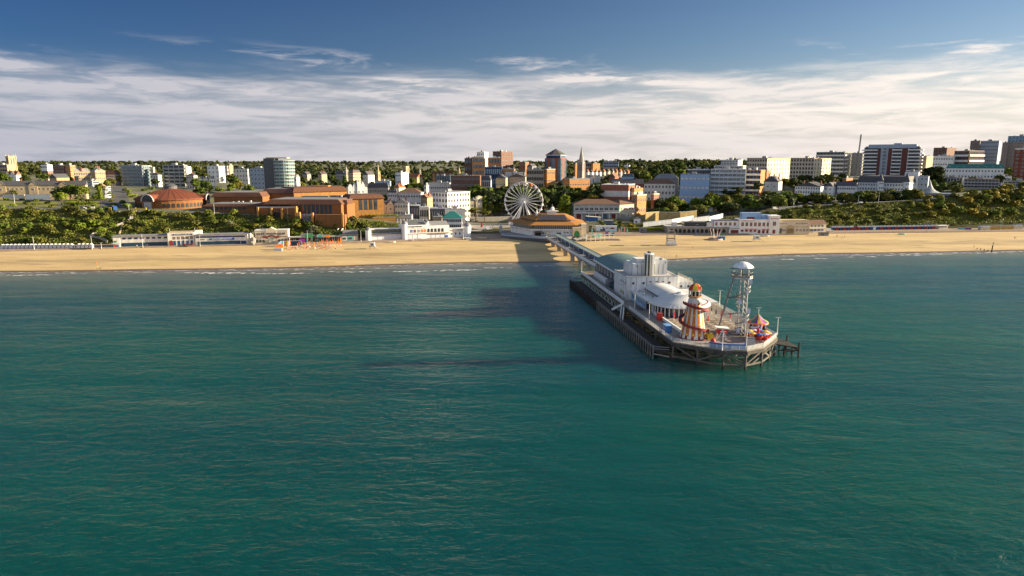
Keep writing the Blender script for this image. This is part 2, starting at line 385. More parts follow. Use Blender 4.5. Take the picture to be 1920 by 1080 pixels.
def sand_material():
    m = bpy.data.materials.new('beach_sand'); m.use_nodes = True; nt = m.node_tree; N = nt.nodes; L = nt.links; b = N['Principled BSDF']
    g = N.new('ShaderNodeNewGeometry'); sp = N.new('ShaderNodeSeparateXYZ'); L.new(g.outputs['Position'], sp.inputs[0])
    def nz(sc_, st, d=5):
        vm = N.new('ShaderNodeVectorMath'); vm.operation = 'MULTIPLY'; vm.inputs[1].default_value = st; L.new(g.outputs['Position'], vm.inputs[0])
        n = N.new('ShaderNodeTexNoise'); n.inputs['Scale'].default_value = sc_; n.inputs['Detail'].default_value = d; n.inputs['Roughness'].default_value = .65
        L.new(vm.outputs[0], n.inputs['Vector']); return n.outputs['Fac']
    n1 = nz(.05, (.35, 1.6, 1)); n2 = nz(.9, (.5, 1, 1)); n3 = nz(.16, (.25, 1.2, 1), 6)
    cr = N.new('ShaderNodeValToRGB'); e = cr.color_ramp.elements
    e[0].position = .33; e[0].color = (.47, .33, .16, 1); e[1].position = .66; e[1].color = (.64, .46, .225, 1); L.new(n1, cr.inputs[0])
    # damp, trodden and weed-strewn streaks
    mk = N.new('ShaderNodeMapRange'); mk.interpolation_type = 'SMOOTHSTEP'; mk.inputs[1].default_value = .57; mk.inputs[2].default_value = .72; mk.inputs[4].default_value = .80; L.new(n3, mk.inputs[0])
    m1 = N.new('ShaderNodeMix'); m1.data_type = 'RGBA'; L.new(mk.outputs[0], m1.inputs[0]); L.new(cr.outputs[0], m1.inputs[6]); m1.inputs[7].default_value = (.235, .165, .085, 1)
    # a trodden, weedy band along the old tide line
    bd = N.new('ShaderNodeMath'); bd.operation = 'SUBTRACT'; L.new(sp.outputs[2], bd.inputs[0]); bd.inputs[1].default_value = 1.42; ab = N.new('ShaderNodeMath'); ab.operation = 'ABSOLUTE'; L.new(bd.outputs[0], ab.inputs[0])
    a2 = N.new('ShaderNodeMath'); a2.operation = 'MULTIPLY_ADD'; L.new(n3, a2.inputs[0]); a2.inputs[1].default_value = -1.5; L.new(ab.outputs[0], a2.inputs[2])
    b2 = N.new('ShaderNodeMapRange'); b2.interpolation_type = 'SMOOTHSTEP'; b2.inputs[1].default_value = -.72; b2.inputs[2].default_value = -.38; b2.inputs[3].default_value = .62; b2.inputs[4].default_value = 0; L.new(a2.outputs[0], b2.inputs[0])
    m3 = N.new('ShaderNodeMix'); m3.data_type = 'RGBA'; L.new(b2.outputs[0], m3.inputs[0]); L.new(m1.outputs[2], m3.inputs[6]); m3.inputs[7].default_value = (.31, .225, .12, 1); m1 = m3
    n4 = nz(2.2, (.4, 1, 1), 4); m4 = N.new('ShaderNodeMix'); m4.data_type = 'RGBA'; m4.blend_type = 'MULTIPLY'; m4.inputs[0].default_value = .5; r4 = N.new('ShaderNodeMapRange'); r4.inputs[1].default_value = .3; r4.inputs[2].default_value = .62; r4.inputs[3].default_value = .62; L.new(n4, r4.inputs[0]); L.new(m3.outputs[2], m4.inputs[6]); L.new(r4.outputs[0], m4.inputs[7]); m1 = m4
    # wet below the last wave
    ad = N.new('ShaderNodeMath'); ad.operation = 'MULTIPLY_ADD'; L.new(n1, ad.inputs[0]); ad.inputs[1].default_value = -.35; L.new(sp.outputs[2], ad.inputs[2])
    wt = N.new('ShaderNodeMapRange'); wt.interpolation_type = 'SMOOTHSTEP'; wt.inputs[1].default_value = .0; wt.inputs[2].default_value = .22; wt.inputs[3].default_value = 1; wt.inputs[4].default_value = 0; L.new(ad.outputs[0], wt.inputs[0])
    m2 = N.new('ShaderNodeMix'); m2.data_type = 'RGBA'; L.new(wt.outputs[0], m2.inputs[0]); L.new(m1.outputs[2], m2.inputs[6]); m2.inputs[7].default_value = (.13, .09, .058, 1)
    L.new(m2.outputs[2], b.inputs['Base Color'])
    rg = N.new('ShaderNodeMapRange'); L.new(wt.outputs[0], rg.inputs[0]); rg.inputs[3].default_value = .9; rg.inputs[4].default_value = .35; L.new(rg.outputs[0], b.inputs['Roughness'])
    b.inputs['Specular IOR Level'].default_value = .25
    bp = N.new('ShaderNodeBump'); bp.inputs['Distance'].default_value = .35; bp.inputs['Strength'].default_value = .55
    sm = N.new('ShaderNodeMath'); sm.operation = 'MULTIPLY_ADD'; L.new(n2, sm.inputs[0]); sm.inputs[1].default_value = .4; L.new(n3, sm.inputs[2]); L.new(sm.outputs[0], bp.inputs['Height'])
    L.new(bp.outputs[0], b.inputs['Normal']); return m
terrain('sand', 1, 5, sand_material(), 3)
terrain('promenade', 5, 7, mat('promenade_paving', (.27, .20, .15), .9, .14, .3), 2)
cliffm = leafmat('cliff_scrub', (.05, .046, .016), (.085, .075, .022), (.13, .095, .035), .10)
terrain('cliff', 7, 8, cliffm, 7, .5, 3)
def ground_material():
    m = bpy.data.materials.new('town_ground'); m.use_nodes = True; nt = m.node_tree; N = nt.nodes; L = nt.links; b = N['Principled BSDF']
    g = N.new('ShaderNodeNewGeometry'); n = N.new('ShaderNodeTexNoise'); n.inputs['Scale'].default_value = .03; n.inputs['Detail'].default_value = 7
    L.new(g.outputs['Position'], n.inputs['Vector'])
    cr = N.new('ShaderNodeValToRGB'); e = cr.color_ramp.elements; e[0].position = .36; e[0].color = (.06, .075, .02, 1); e[1].position = .64; e[1].color = (.13, .12, .10, 1)
    q = e.new(.5); q.color = (.12, .115, .045, 1); L.new(n.outputs['Fac'], cr.inputs[0]); L.new(cr.outputs[0], b.inputs['Base Color']); b.inputs['Roughness'].default_value = .95
    return m
terrain('ground', 8, len(ZY)+8, ground_material(), 2)

# ---- the sea
def water_material():
    m = bpy.data.materials.new('sea_water'); m.use_nodes = True; nt = m.node_tree; N = nt.nodes; L = nt.links; b = N['Principled BSDF']
    g = N.new('ShaderNodeNewGeometry')
    def nz(sc_, st, rot, d=3, r=.5, dist=0.0):
        mp = N.new('ShaderNodeMapping'); mp.inputs['Rotation'].default_value = (0, 0, radians(rot)); mp.inputs['Scale'].default_value = st
        L.new(g.outputs['Position'], mp.inputs[0]); n = N.new('ShaderNodeTexNoise'); n.inputs['Scale'].default_value = sc_
        n.inputs['Detail'].default_value = d; n.inputs['Roughness'].default_value = r; n.inputs['Distortion'].default_value = dist
        L.new(mp.outputs[0], n.inputs['Vector']); return n.outputs['Fac']
    def M(op, a, b_):
        n = N.new('ShaderNodeMath'); n.operation = op
        for i, x in enumerate((a, b_)):
            if isinstance(x, (int, float)): n.inputs[i].default_value = x
            else: L.new(x, n.inputs[i])
        return n.outputs[0]
    rip = nz(.62, (.80, 1.25, 1), 30, 5, .64, .8)
    rip2 = nz(.27, (.55, 1.2, 1), 20, 4, .6, .6)
    chop = nz(.10, (.35, 1.1, 1), 8, 3, .5, .3)
    swell = nz(.026, (.22, 1.0, 1), 3, 2, .5)
    gust = nz(.012, (.45, 1, 1), -10, 4, .6); gust = M('ADD', M('MULTIPLY', gust, 1.1), .5)
    h = M('MULTIPLY', M('ADD', M('MULTIPLY', rip, .32), M('MULTIPLY', rip2, .70)), gust)
    h = M('ADD', h, M('ADD', M('MULTIPLY', chop, 1.1), M('MULTIPLY', swell, 3.4)))
    # constant slope towards open sea, added so reflections take in higher, bluer sky
    sy = N.new('ShaderNodeSeparateXYZ'); L.new(g.outputs['Position'], sy.inputs[0]); h = M('ADD', h, M('MULTIPLY', sy.outputs[1], .14))
    bp = N.new('ShaderNodeBump'); bp.inputs['Distance'].default_value = 1.0; bp.inputs['Strength'].default_value = 1.0
    L.new(h, bp.inputs['Height']); # colour of the water itself: clear deep green, patches of silt, sandy in the shallows
    big = nz(.006, (.5, 1, 1), 12, 4, .55)
    cr = N.new('ShaderNodeMapRange'); cr.interpolation_type = 'SMOOTHSTEP'; cr.inputs[1].default_value = .35; cr.inputs[2].default_value = .68; L.new(big, cr.inputs[0])
    m1 = N.new('ShaderNodeMix'); m1.data_type = 'RGBA'; L.new(cr.outputs[0], m1.inputs[0]); m1.inputs[6].default_value = WATER_A; m1.inputs[7].default_value = WATER_B
    at = N.new('ShaderNodeAttribute'); at.attribute_name = 'shallow'
    m2 = N.new('ShaderNodeMix'); m2.data_type = 'RGBA'; L.new(at.outputs['Fac'], m2.inputs[0]); L.new(m1.outputs[2], m2.inputs[6]); m2.inputs[7].default_value = (.165, .15, .12, 1)
    N.remove(b); df = N.new('ShaderNodeSubsurfaceScattering'); df.falloff = 'BURLEY'; df.inputs['Scale'].default_value = 11.0; df.inputs['Radius'].default_value = (.3, 1.0, 1.0); gl = N.new('ShaderNodeBsdfGlossy'); fr = N.new('ShaderNodeFresnel'); fr.inputs['IOR'].default_value = 1.33
    L.new(m2.outputs[2], df.inputs['Color']); L.new(bp.outputs[0], df.inputs['Normal']); L.new(bp.outputs[0], gl.inputs['Normal']); gl.inputs['Roughness'].default_value = .09
    fb = N.new('ShaderNodeFresnel'); fb.inputs['IOR'].default_value = 1.33; L.new(bp.outputs[0], fb.inputs['Normal'])
    L.new(M('ADD', M('MULTIPLY', fr.outputs[0], .30), M('MULTIPLY', M('MINIMUM', fb.outputs[0], .6), .72)), gl.inputs['Color'])
    mx = N.new('ShaderNodeAddShader'); L.new(df.outputs[0], mx.inputs[0]); L.new(gl.outputs[0], mx.inputs[1]); L.new(mx.outputs[0], N['Material Output'].inputs[0])
    return m
WATER_A = (.0010, .045, .047, 1); WATER_B = (.0011, .062, .036, 1)
def build_water():
    xs = np.concatenate([np.linspace(-4000, -420, 20)[:-1], np.linspace(-420, 480, 150), np.linspace(480, 4000, 20)[1:]])
    ds = [-6, 0, 2, 5, 9, 14, 20, 28, 40, 60, 90, 140, 220, 320, 500, 900]
    sh = [shore_y(x) for x in xs]; mb = MB(); att = []
    for d in ds:
        for x, s in zip(xs, sh): mb.v.append((x, s-d, .0)); att.append(.9*math.exp(-max(0, d)/26.0))
    n = len(xs); mb.f = [(a*n+i, a*n+i+1, (a+1)*n+i+1, (a+1)*n+i)[::-1] for a in range(len(ds)-1) for i in range(n-1)]; mb.m = [0]*len(mb.f)
    o = struct('sea', mb, water_material(), smooth=True)
    a = o.data.attributes.new('shallow', 'FLOAT', 'POINT'); a.data.foreach_set('value', att)
build_water()
def foam_material():
    m = bpy.data.materials.new('sea_foam'); m.use_nodes = True; nt = m.node_tree; N = nt.nodes; L = nt.links; b = N['Principled BSDF']
    b.inputs['Base Color'].default_value = (.72, .70, .66, 1); b.inputs['Roughness'].default_value = .9
    g = N.new('ShaderNodeNewGeometry'); mp = N.new('ShaderNodeMapping'); mp.inputs['Scale'].default_value = (.28, 1.1, 1); L.new(g.outputs['Position'], mp.inputs[0])
    n = N.new('ShaderNodeTexNoise'); n.inputs['Scale'].default_value = .55; n.inputs['Detail'].default_value = 6; n.inputs['Roughness'].default_value = .7; L.new(mp.outputs[0], n.inputs['Vector'])
    r = N.new('ShaderNodeMapRange'); r.interpolation_type = 'SMOOTHSTEP'; r.inputs[1].default_value = .41; r.inputs[2].default_value = .60; L.new(n.outputs['Fac'], r.inputs[0])
    L.new(r.outputs[0], b.inputs['Alpha']); return m
def build_surf():
    mb = MB()
    # u0, u1, v of the breaker, width in metres
    for u0, u1, v0, v1, w in [(-20, 100, 516.5, 515.5, 2.0), (105, 165, 513, 512.5, 1.0), (250, 292, 511.3, 511.2, 1.3), (335, 500, 511.2, 512.6, 3.2), (480, 540, 513.6, 513, 1.6), (545, 582, 513, 512.5, 2.0),
        (600, 700, 510, 509.5, 1.4), (735, 808, 509.5, 508.5, 2.6), (812, 905, 508, 505, 2.8), (905, 960, 503, 502, 1.3), (985, 1050, 499, 498.5, 1.2),
        (1465, 1490, 486.5, 486.4, 1.6), (1528, 1556, 485.0, 484.9, 1.6), (1580, 1604, 482.6, 482.5, 1.2), (1620, 1648, 481.8, 481.6, 1.8), (1655, 1800, 479.5, 476, 2.2), (1800, 1925, 476, 471.5, 1.6),
        (-200, 40, 513.2, 512.3, .9), (420, 760, 504.5+3, 499.5+3, .8), (1250, 1450, 489.5, 482.5, .8), (1450, 1920, 482.2, 471.6, .9)]+[(u, u+118, np.interp(u, [p[0] for p in PROF], [p[1] for p in PROF])+.5, np.interp(u+118, [p[0] for p in PROF], [p[1] for p in PROF])+.5, 1.1) for u in range(-300, 2100, 97) if not 960 < u < 1230]:
        n = max(6, int((u1-u0)/4)); base = len(mb.v)
        for i in range(n+1):
            t = i/n; u = u0+(u1-u0)*t; v = v0+(v1-v0)*t; p = atz(u, v, 0)
            hw = w*.5*min(1, 5*t, 5*(1-t))*(.6+.5*sin(i*1.7)+.25*sin(i*.53))+.12; off = .7*sin(i*.9+u0)+.5*sin(i*.31)
            mb.v += [(p[0], p[1]+off-abs(hw)*1.3, .05), (p[0], p[1]+off+abs(hw)*1.3, .05)]
        mb.f += [(base+2*i, base+2*i+2, base+2*i+3, base+2*i+1) for i in range(n)]; mb.m += [0]*n
    struct('surf', mb, foam_material(), kind='stuff')
build_surf()

# ---- roads, paths and lawns, laid over the ground
def ribbon(name, pts, w, m, lift=.12, step=4.0):
    mb = MB(); P = []
    for (x0, y0), (x1, y1) in zip(pts, pts[1:]):
        n = max(1, int(math.hypot(x1-x0, y1-y0)/step))
        P += [(x0+(x1-x0)*i/n, y0+(y1-y0)*i/n) for i in range(n)]
    P.append(pts[-1]); base = 0
    for i, p in enumerate(P):
        a = P[max(0, i-1)]; b = P[min(len(P)-1, i+1)]; dx, dy = b[0]-a[0], b[1]-a[1]; l = math.hypot(dx, dy) or 1
        for s in (-1, -.33, .33, 1):
            x, y = p[0]-dy/l*w/2*s, p[1]+dx/l*w/2*s; mb.v.append((x, y, gz(x, y)+lift))
    mb.f = [(4*i+j, 4*i+j+1, 4*i+j+5, 4*i+j+4)[::-1] for i in range(len(P)-1) for j in range(3)]; mb.m = [0]*len(mb.f)
    return struct(name, mb, m)
def top_row(u0, u1, dy, n=24):
    out = []
    for i in range(n+1):
        k = kof(u0+(u1-u0)*i/n, 395); y = np.interp(k, PK, PYs[:, 8])+dy; out.append((k*y, y))
    return out
ribbon('road', top_row(-60, 650, 5.5), 7, asphalt)
ribbon('road', top_row(1440, 1800, 6.5), 8, asphalt)
ribbon('pavement', top_row(120, 650, .9), 2.2, paving)
ribbon('pavement', top_row(1440, 1800, 1.2), 2.4, paving)
lawnm = mat('lawn_grass', (.155, .155, .030), .95, .16, .12)
grassm = mat('rough_grass', (.13, .14, .028), .95, .2, .25)
def lawn(name, u0, u1, y0, y1, m, lift=.16):
    mb = MB(); n = 14; r = 5; 
    for j in range(r+1):
        y = y0+(y1-y0)*j/r
        for i in range(n+1):
            x = kof(u0+(u1-u0)*i/n, 372)*y; mb.v.append((x, y, gz(x, y)+lift))
    mb.f = [(a*(n+1)+i, a*(n+1)+i+1, (a+1)*(n+1)+i+1, (a+1)*(n+1)+i) for a in range(r) for i in range(n)]; mb.m = [0]*len(mb.f)
    struct(name, mb, m)
lawn('lawn', -40, 106, 512, 552, lawnm)
lawn('lawn', 145, 186, 525, 566, lawnm)
# ================================================================== THE PIER
PRZ = atan2(.1167, .9932); PC, PS = .9932, .1167
def PW(X, Y): return 34+X*PC-Y*PS, 330.4+X*PS+Y*PC
def PT(name, label, cat, X=0, Y=0, z=0.0, rz=0.0, group=None):
    w = PW(X, Y); return thing(name, label, cat, (w[0], w[1], z), PRZ+rz, group)
DK = 6.0
HEAD = [(0, 0), (0, -129.7), (11.7, -140.2), (18, -141.5), (24.5, -138.7), (34.5, -127.5), (36.5, 0)]
def railing(mb, pts, z, h=1.1, sp=2.0, rails=(1.0, .55, .12), pw=.11, rw=.075, panel=False):
    for (a, b) in zip(pts, pts[1:]):
        A = Vector((*a, z)); B = Vector((*b, z)); n = max(1, int((B-A).length/sp))
        for i in range(n+1):
            p = A.lerp(B, i/n); mb.bar(p, p+Vector((0, 0, h+.08)), pw, pw)
        for r in rails: mb.bar(A+Vector((0, 0, h*r)), B+Vector((0, 0, h*r)), rw, rw)
        if panel: mb.bar(A+Vector((0, 0, h*.5)), B+Vector((0, 0, h*.5)), .03, h*.8)
def pier_head():
    t = PT('pier', 'broad end of the seaside pier, plank deck on timber piles above green water', 'pier')
    mb = MB(); mb.prism(HEAD, DK-.35, DK); part('deck', mb, deckm, t)
    mb = MB()
    for a, b in zip(HEAD, HEAD[1:]+HEAD[:1]): mb.bar((*a, DK-.85), (*b, DK-.85), .5, 1.0)
    for j in range(14): mb.bar((.5, -4-j*9.2, DK-.8), (35.5, -4-j*9.2, DK-.8), .4, .8)
    part('edge_beam', mb, mat('dark_weathered_beam', (.075, .066, .055), .85, .3, 1.2, stretch=(1, 1, .2)), t)
    pm = MB(); pm.cyl(0, 0, -3, DK-.4, .36, .32, 8); pm.cyl(0, 0, -3, .9, .42, .40, 8, 1); pm = pm.mesh('pile', [timber, dtimber])
    ring = [(0.2, -129.2), (5.9, -134.6), (11.7, -139.8), (18, -141), (24.3, -138.2), (29.3, -133), (34.2, -127.2)]
    spots = list(ring)+[(X, -5-13.4*j) for j in range(10) for X in (.3, 9, 18, 27, 35.2) if not (j == 9 and X in (.3, 35.2))]
    for X, Y in spots: obj('pile', pm, t, (X, Y, 0))
    def brace(p, q, w=.42):
        mb = MB(); mb.bar(p, q, w*.7, w); part('brace', mb, timber, t)
    for a, b in zip(ring, ring[1:]):
        brace((*a, 1.3), (*b, 1.3), .5)
    for i, (a, b) in enumerate(zip(ring, ring[1:])):
        brace((*a, 4.9 if i % 2 == 0 else 1.5), (*b, 1.5 if i % 2 == 0 else 4.9), .46)
    for j in range(5):
        Y = -116-5*j; brace((8, Y, 5), (16, Y-4, 1.0)); brace((20, Y-4, 1), (28, Y, 5))
    for j in range(9): brace((35.2, -5-13.4*j, 5), (35.2, -18.4-13.4*j, 1.2), .4)
    # pale lattice of struts under the western edge
    ppale = mat('pale_green_steel', (.33, .36, .30), .6, .12, .6)
    for j in range(13):
        Y0 = -1-j*5.8
        mb = MB(); mb.bar((-.25, Y0, 2.7), (-.25, Y0-2.9, 5.3), .22, .34); mb.bar((-.25, Y0-2.9, 5.3), (-.25, Y0-5.8, 2.7), .22, .34)
        mb.bar((-.25, Y0, 2.6), (-.25, Y0, 5.4), .25, .25); part('truss_panel', mb, ppale, t)
    mb = MB(); mb.bar((-.28, 0, 2.75), (-.28, -76, 2.75), .3, .35); mb.bar((0, .5, 5.6), (-5.5, 2.5, 2.8), .5, .5); part('truss_chord', mb, ppale, t)
    # parapet and railings
    mb = MB(); mb.box(-.05, -74, DK, .35, -.6, DK+.95); mb.box(-.2, -74, DK+.95, .5, -.6, DK+1.08); part('parapet', mb, white, t)
    mb = MB(); mb.box(0.3, -.3, DK, 12, .05, DK+.9); part('parapet', mb, cream, t)
    for pts in ([(.15, -82), (.15, -129.6), (11.7, -140)], [(11.7, -140), (18, -141.3), (24.4, -138.5)], [(24.4, -138.5), (34.3, -127.4)], [(34.3, -127.4), (36.3, -1)], [(23, -.3), (36.3, -.3)]):
        mb = MB(); railing(mb, pts, DK, 1.15, 2.1, (1, .78, .56, .34, .12), .13, .07); part('railing', mb, white, t)
    mb = MB(); mb.box(6.2, -128, DK, 6.5, -92, DK+1.0); mb.box(6.0, -128, DK+1, 6.7, -92, DK+1.1)
    part('windbreak', mb, white, t)
pier_head()
def landing():
    t = PT('landing_stage', 'dark low timber landing stage with white posts along the west side of the pier', 'landing stage')
    mb = MB(); mb.prism([(-6, -3), (-5.1, -127), (-.3, -128.5), (-.3, -2)], 2.25, 2.6); part('deck', mb, dtimber, t)
    fm = MB(); fm.cyl(0, 0, -3, 2.6, .30, .28, 7); fm.cyl(0, 0, 2.6, 4.1, .28, .25, 7); fm = fm.mesh('fender_post', [dtimber])
    fl = MB(); fl.cyl(0, 0, -3, 4.3, .19, .16, 7); fl = fl.mesh('fender_post', [mat('bleached_timber', (.20, .185, .165), .85, .25, 1.2)])
    for j in range(52):
        Y = -3-j*2.43; X = -6.2+.9*(j/51)
        obj('fender_post', fm if j < 22 else fl, t, (X, Y, -.4 if j % 3 else .1))
    for j in range(9): obj('pile', fm, t, (-2.3, -6-j*14.5, -1.4))
    mb = MB(); mb.bar((-6, -3, 2.9), (-5.7, -56, 2.9), .2, .3); mb.bar((-6.1, -3, 1.4), (-5.7, -56, 1.4), .2, .3); part('waling', mb, dtimber, t)
    mb = MB(); mb.bar((-5.7, -57, 3.9), (-5.15, -127, 3.9), .1, .1); mb.bar((-5.7, -57, 3.3), (-5.15, -127, 3.3), .08, .08); mb.bar((-5.1, -127, 3.9), (-.6, -128.4, 3.9), .12, .14); mb.bar((-5.1, -127, 3.2), (-.6, -128.4, 3.2), .12, .12); mb.bar((-5.1, -127, 1.6), (-.6, -128.4, .9), .25, .3)
    part('railing', mb, mat('bleached_rail', (.30, .285, .26), .8, .2, 1), t)
    # the two-flight stair down from the deck
    for Y0 in (-76.2, -79.6):
        mb = MB(); mb.bar((-1.2, Y0, 5.9), (-3.4, Y0-6.5, 2.7), .3, .7); mb.bar((-1.2, Y0, 6.9), (-3.4, Y0-6.5, 3.7), .1, .1); part('stair_stringer', mb, white, t)
    mb = MB()
    for i in range(14): mb.box(-1.3-.16*i, -79.5-.47*i, 5.7-.23*i, -1.1-.16*i+.2, -76.4-.47*i, 5.8-.23*i)
    part('stair_tread', mb, mgrey, t)
    mb = MB(); mb.bar((-.4, -74, 5.9), (-3.0, -70.5, 3.4), 1.4, .8); part('gangway', mb, white, t)
landing()
def walkway():
    t = PT('pier_walkway', 'long concrete walkway of the pier crossing the sand from the beach', 'pier walkway')
    L0, L1, W = (9.3, 160.5), (12.7, 0.2), 9.6
    def P(s, x): return (L0[0]+(L1[0]-L0[0])*s+x, L0[1]+(L1[1]-L0[1])*s)
    mb = MB(); mb.prism([P(0, 0), P(1, 0), P(1, W), P(0, W)], DK-.5, DK); part('deck', mb, mat('walkway_paving', (.16, .15, .145), .85, .14, .5), t)
    mb = MB(); mb.prism([P(0, -.15), P(1, -.15), P(1, .3), P(0, .3)], DK-.2, DK+1.0); mb.prism([P(0, -.3), P(1, -.3), P(1, .45), P(0, .45)], DK+1.0, DK+1.15); part('parapet', mb, white, t)
    mb = MB(); mb.prism([P(0, W-.3), P(1, W-.3), P(1, W), P(0, W)], DK-.2, DK+1.05); part('parapet', mb, concrete, t)
    nb = 8
    for j in range(nb+1):                                         # bents and arched side beams
        s = j/nb; p = P(s, 0)
        mb = MB(); mb.box(p[0]+.2, p[1]-1.0, -2.5, p[0]+2.4, p[1]+1.0, 4.2); mb.box(p[0]+W-2.4, p[1]-1.0, -2.5, p[0]+W-.2, p[1]+1.0, 4.2); mb.box(p[0]-.1, p[1]-.8, 4.1, p[0]+W+.1, p[1]+.8, DK-.5)
        part('bent', mb, concrete, t)
    for x in (.1, W-.6):
        mb = MB(); n = 8
        for j in range(nb):
            for i in range(n):
                a, b = (j+i/n)/nb, (j+(i+1)/n)/nb; za = DK-.9-1.7*abs(2*i/n-1)**2.2; zb = DK-.9-1.7*abs(2*(i+1)/n-1)**2.2
                p, q = P(a, x), P(b, x)
                mb.add([(p[0], p[1], za), (q[0], q[1], zb), (q[0], q[1], DK-.45), (p[0], p[1], DK-.45), (p[0]+.5, p[1], za), (q[0]+.5, q[1], zb), (q[0]+.5, q[1], DK-.45), (p[0]+.5, p[1], DK-.45)],
                       [(0, 1, 2, 3), (7, 6, 5, 4), (0, 4, 5, 1), (3, 2, 6, 7)])
        part('arched_beam', mb, concrete, t)
    # glazed shelter along the eastern side
    mb = MB(); mb.prism([P(.03, 4.6), P(.985, 4.6), P(.985, 8.6), P(.03, 8.6)], DK+3.0, DK+3.12, z1s=None); mb.prism([P(.03, 4.4), P(.985, 4.4), P(.985, 4.65), P(.03, 4.65)], DK+2.9, DK+3.3); mb.prism([P(.03, 8.5), P(.985, 8.5), P(.985, 8.75), P(.03, 8.75)], DK+2.9, DK+3.3)
    for j in range(64):
        p = P(.03+.955*j/63, 4.4); mb.box(p[0], p[1]-.06, DK+3.1, p[0]+4.3, p[1]+.06, DK+3.22)
    part('canopy', mb, mat('shelter_roof', (.27, .32, .29), .45, .12, .5), t)
    mb = MB()
    for j in range(22):
        p = P(.035+.94*j/21, 4.8)
        if j % 5 == 2: continue
        q = P(.035+.94*(j+.86)/21, 4.8); mb.prism([(p[0]+1.7, p[1]), (q[0]+1.7, q[1]), (q[0]+1.8, q[1]), (p[0]+1.8, p[1])], DK+.25, DK+2.3)
    part('side_panel', mb, blue, t)
    for j in range(13):
        p = P(.035+.945*j/12, 4.6); mb = MB(); mb.box(p[0], p[1]-.12, DK, p[0]+.22, p[1]+.12, DK+3)
        if j % 4 == 1: mb.box(p[0]-2.6, p[1]-.1, DK+.75, p[0], p[1]+.1, DK+.95)
        part('shelter_post', mb, white, t)
walkway()

def theatre():
    t = PT('pier_theatre', 'pier theatre with green barrel roof and dark glazed side wall', 'theatre')
    X0, X1, Y0, Y1, ze, zc = 5.8, 29.5, -46.5, -3.0, 13.2, 16.2
    mb = MB(); mb.box(X0+.4, Y0, 5.5, X1-.4, Y1, ze); part('wall', mb, mat('dark_blue_cladding', (.022, .035, .06), .35, .2, .5, .5), t)
    mb = MB(); n = 20
    pr = [(X0-.5+(X1-X0+1)*i/n, ze+(zc-ze)*(1-(2*i/n-1)**2)) for i in range(n+1)]
    vs = [(x, y, z) for y in (Y0-.6, Y1+.6) for x, z in pr]+[(x, y, z-.35) for y in (Y0-.6, Y1+.6) for x, z in pr]
    m = n+1
    fs = [(i, i+1, m+i+1, m+i) for i in range(n)]+[(2*m+i, 3*m+i, 3*m+i+1, 2*m+i+1) for i in range(n)]
    fs += [(i, 2*m+i, 2*m+i+1, i+1) for i in range(n)]+[(m+i, m+i+1, 3*m+i+1, 3*m+i) for i in range(n)]+[(0, m, 3*m, 2*m), (n, 2*m+n, 3*m+n, m+n)]
    mb.add(vs, fs)
    for j in range(10):
        y = Y0+(Y1-Y0)*(j+.5)/10
        for i in range(n): mb.bar((pr[i][0], y, pr[i][1]+.03), (pr[i+1][0], y, pr[i+1][1]+.03), .12, .1)
    part('roof', mb, greendome, t)
    mb = MB()
    for y in (Y0+.05, Y1-.35):
        mb.add([(x, y+d, z) for d in (0, .3) for x, z in pr], [tuple(range(m))[::-1], tuple(range(m, 2*m))])
    part('gable', mb, dgrey, t)
    mb = MB(); mb.box(X0-.7, Y0-.6, ze-.45, X0-.2, Y1+.6, ze+.12); part('gutter', mb, white, t)
    for j in range(8):
        y = Y1-3-j*5.3; mb = MB(); mb.add([(X0+.25, y-.75, 9.2), (X0+.25, y+.75, 9.2), (X0+.25, y+.45, 12.6), (X0+.25, y-.45, 12.6), (X0+.45, y-.75, 9.2), (X0+.45, y+.75, 9.2), (X0+.45, y+.45, 12.6), (X0+.45, y-.45, 12.6)], [(0, 3, 2, 1), (0, 1, 5, 4), (1, 2, 6, 5), (2, 3, 7, 6), (3, 0, 4, 7)])
        part('wall_panel', mb, greyw, t)
    mb = MB(); mb.box(4.3, -33, 5.8, 6.1, -7.5, 8.1)
    for j in range(12): mb.add([(4.25, -33+2.1*j, 8.0), (4.25, -33+2.1*j+1.9, 8.0), (4.25, -33+2.1*j+.3, 9.1), (4.4, -33+2.1*j, 8.0), (4.4, -33+2.1*j+1.9, 8.0), (4.4, -33+2.1*j+.3, 9.1)], [(0, 2, 1), (3, 4, 5), (0, 1, 4, 3), (1, 2, 5, 4), (2, 0, 3, 5)])
    part('foyer', mb, white, t)
    mb = MB(); mb.box(4.2, -46, 5.8, 6.3, -38, 8.4); part('ticket_booth', mb, mat('dark_teal_paint', (.02, .06, .08), .6, .1, .6), t)
    mb = MB(); mb.box(3.4, -37.5, 5.8, 6.1, -33.6, 8.9); part('kiosk', mb, mgrey, t)
theatre()
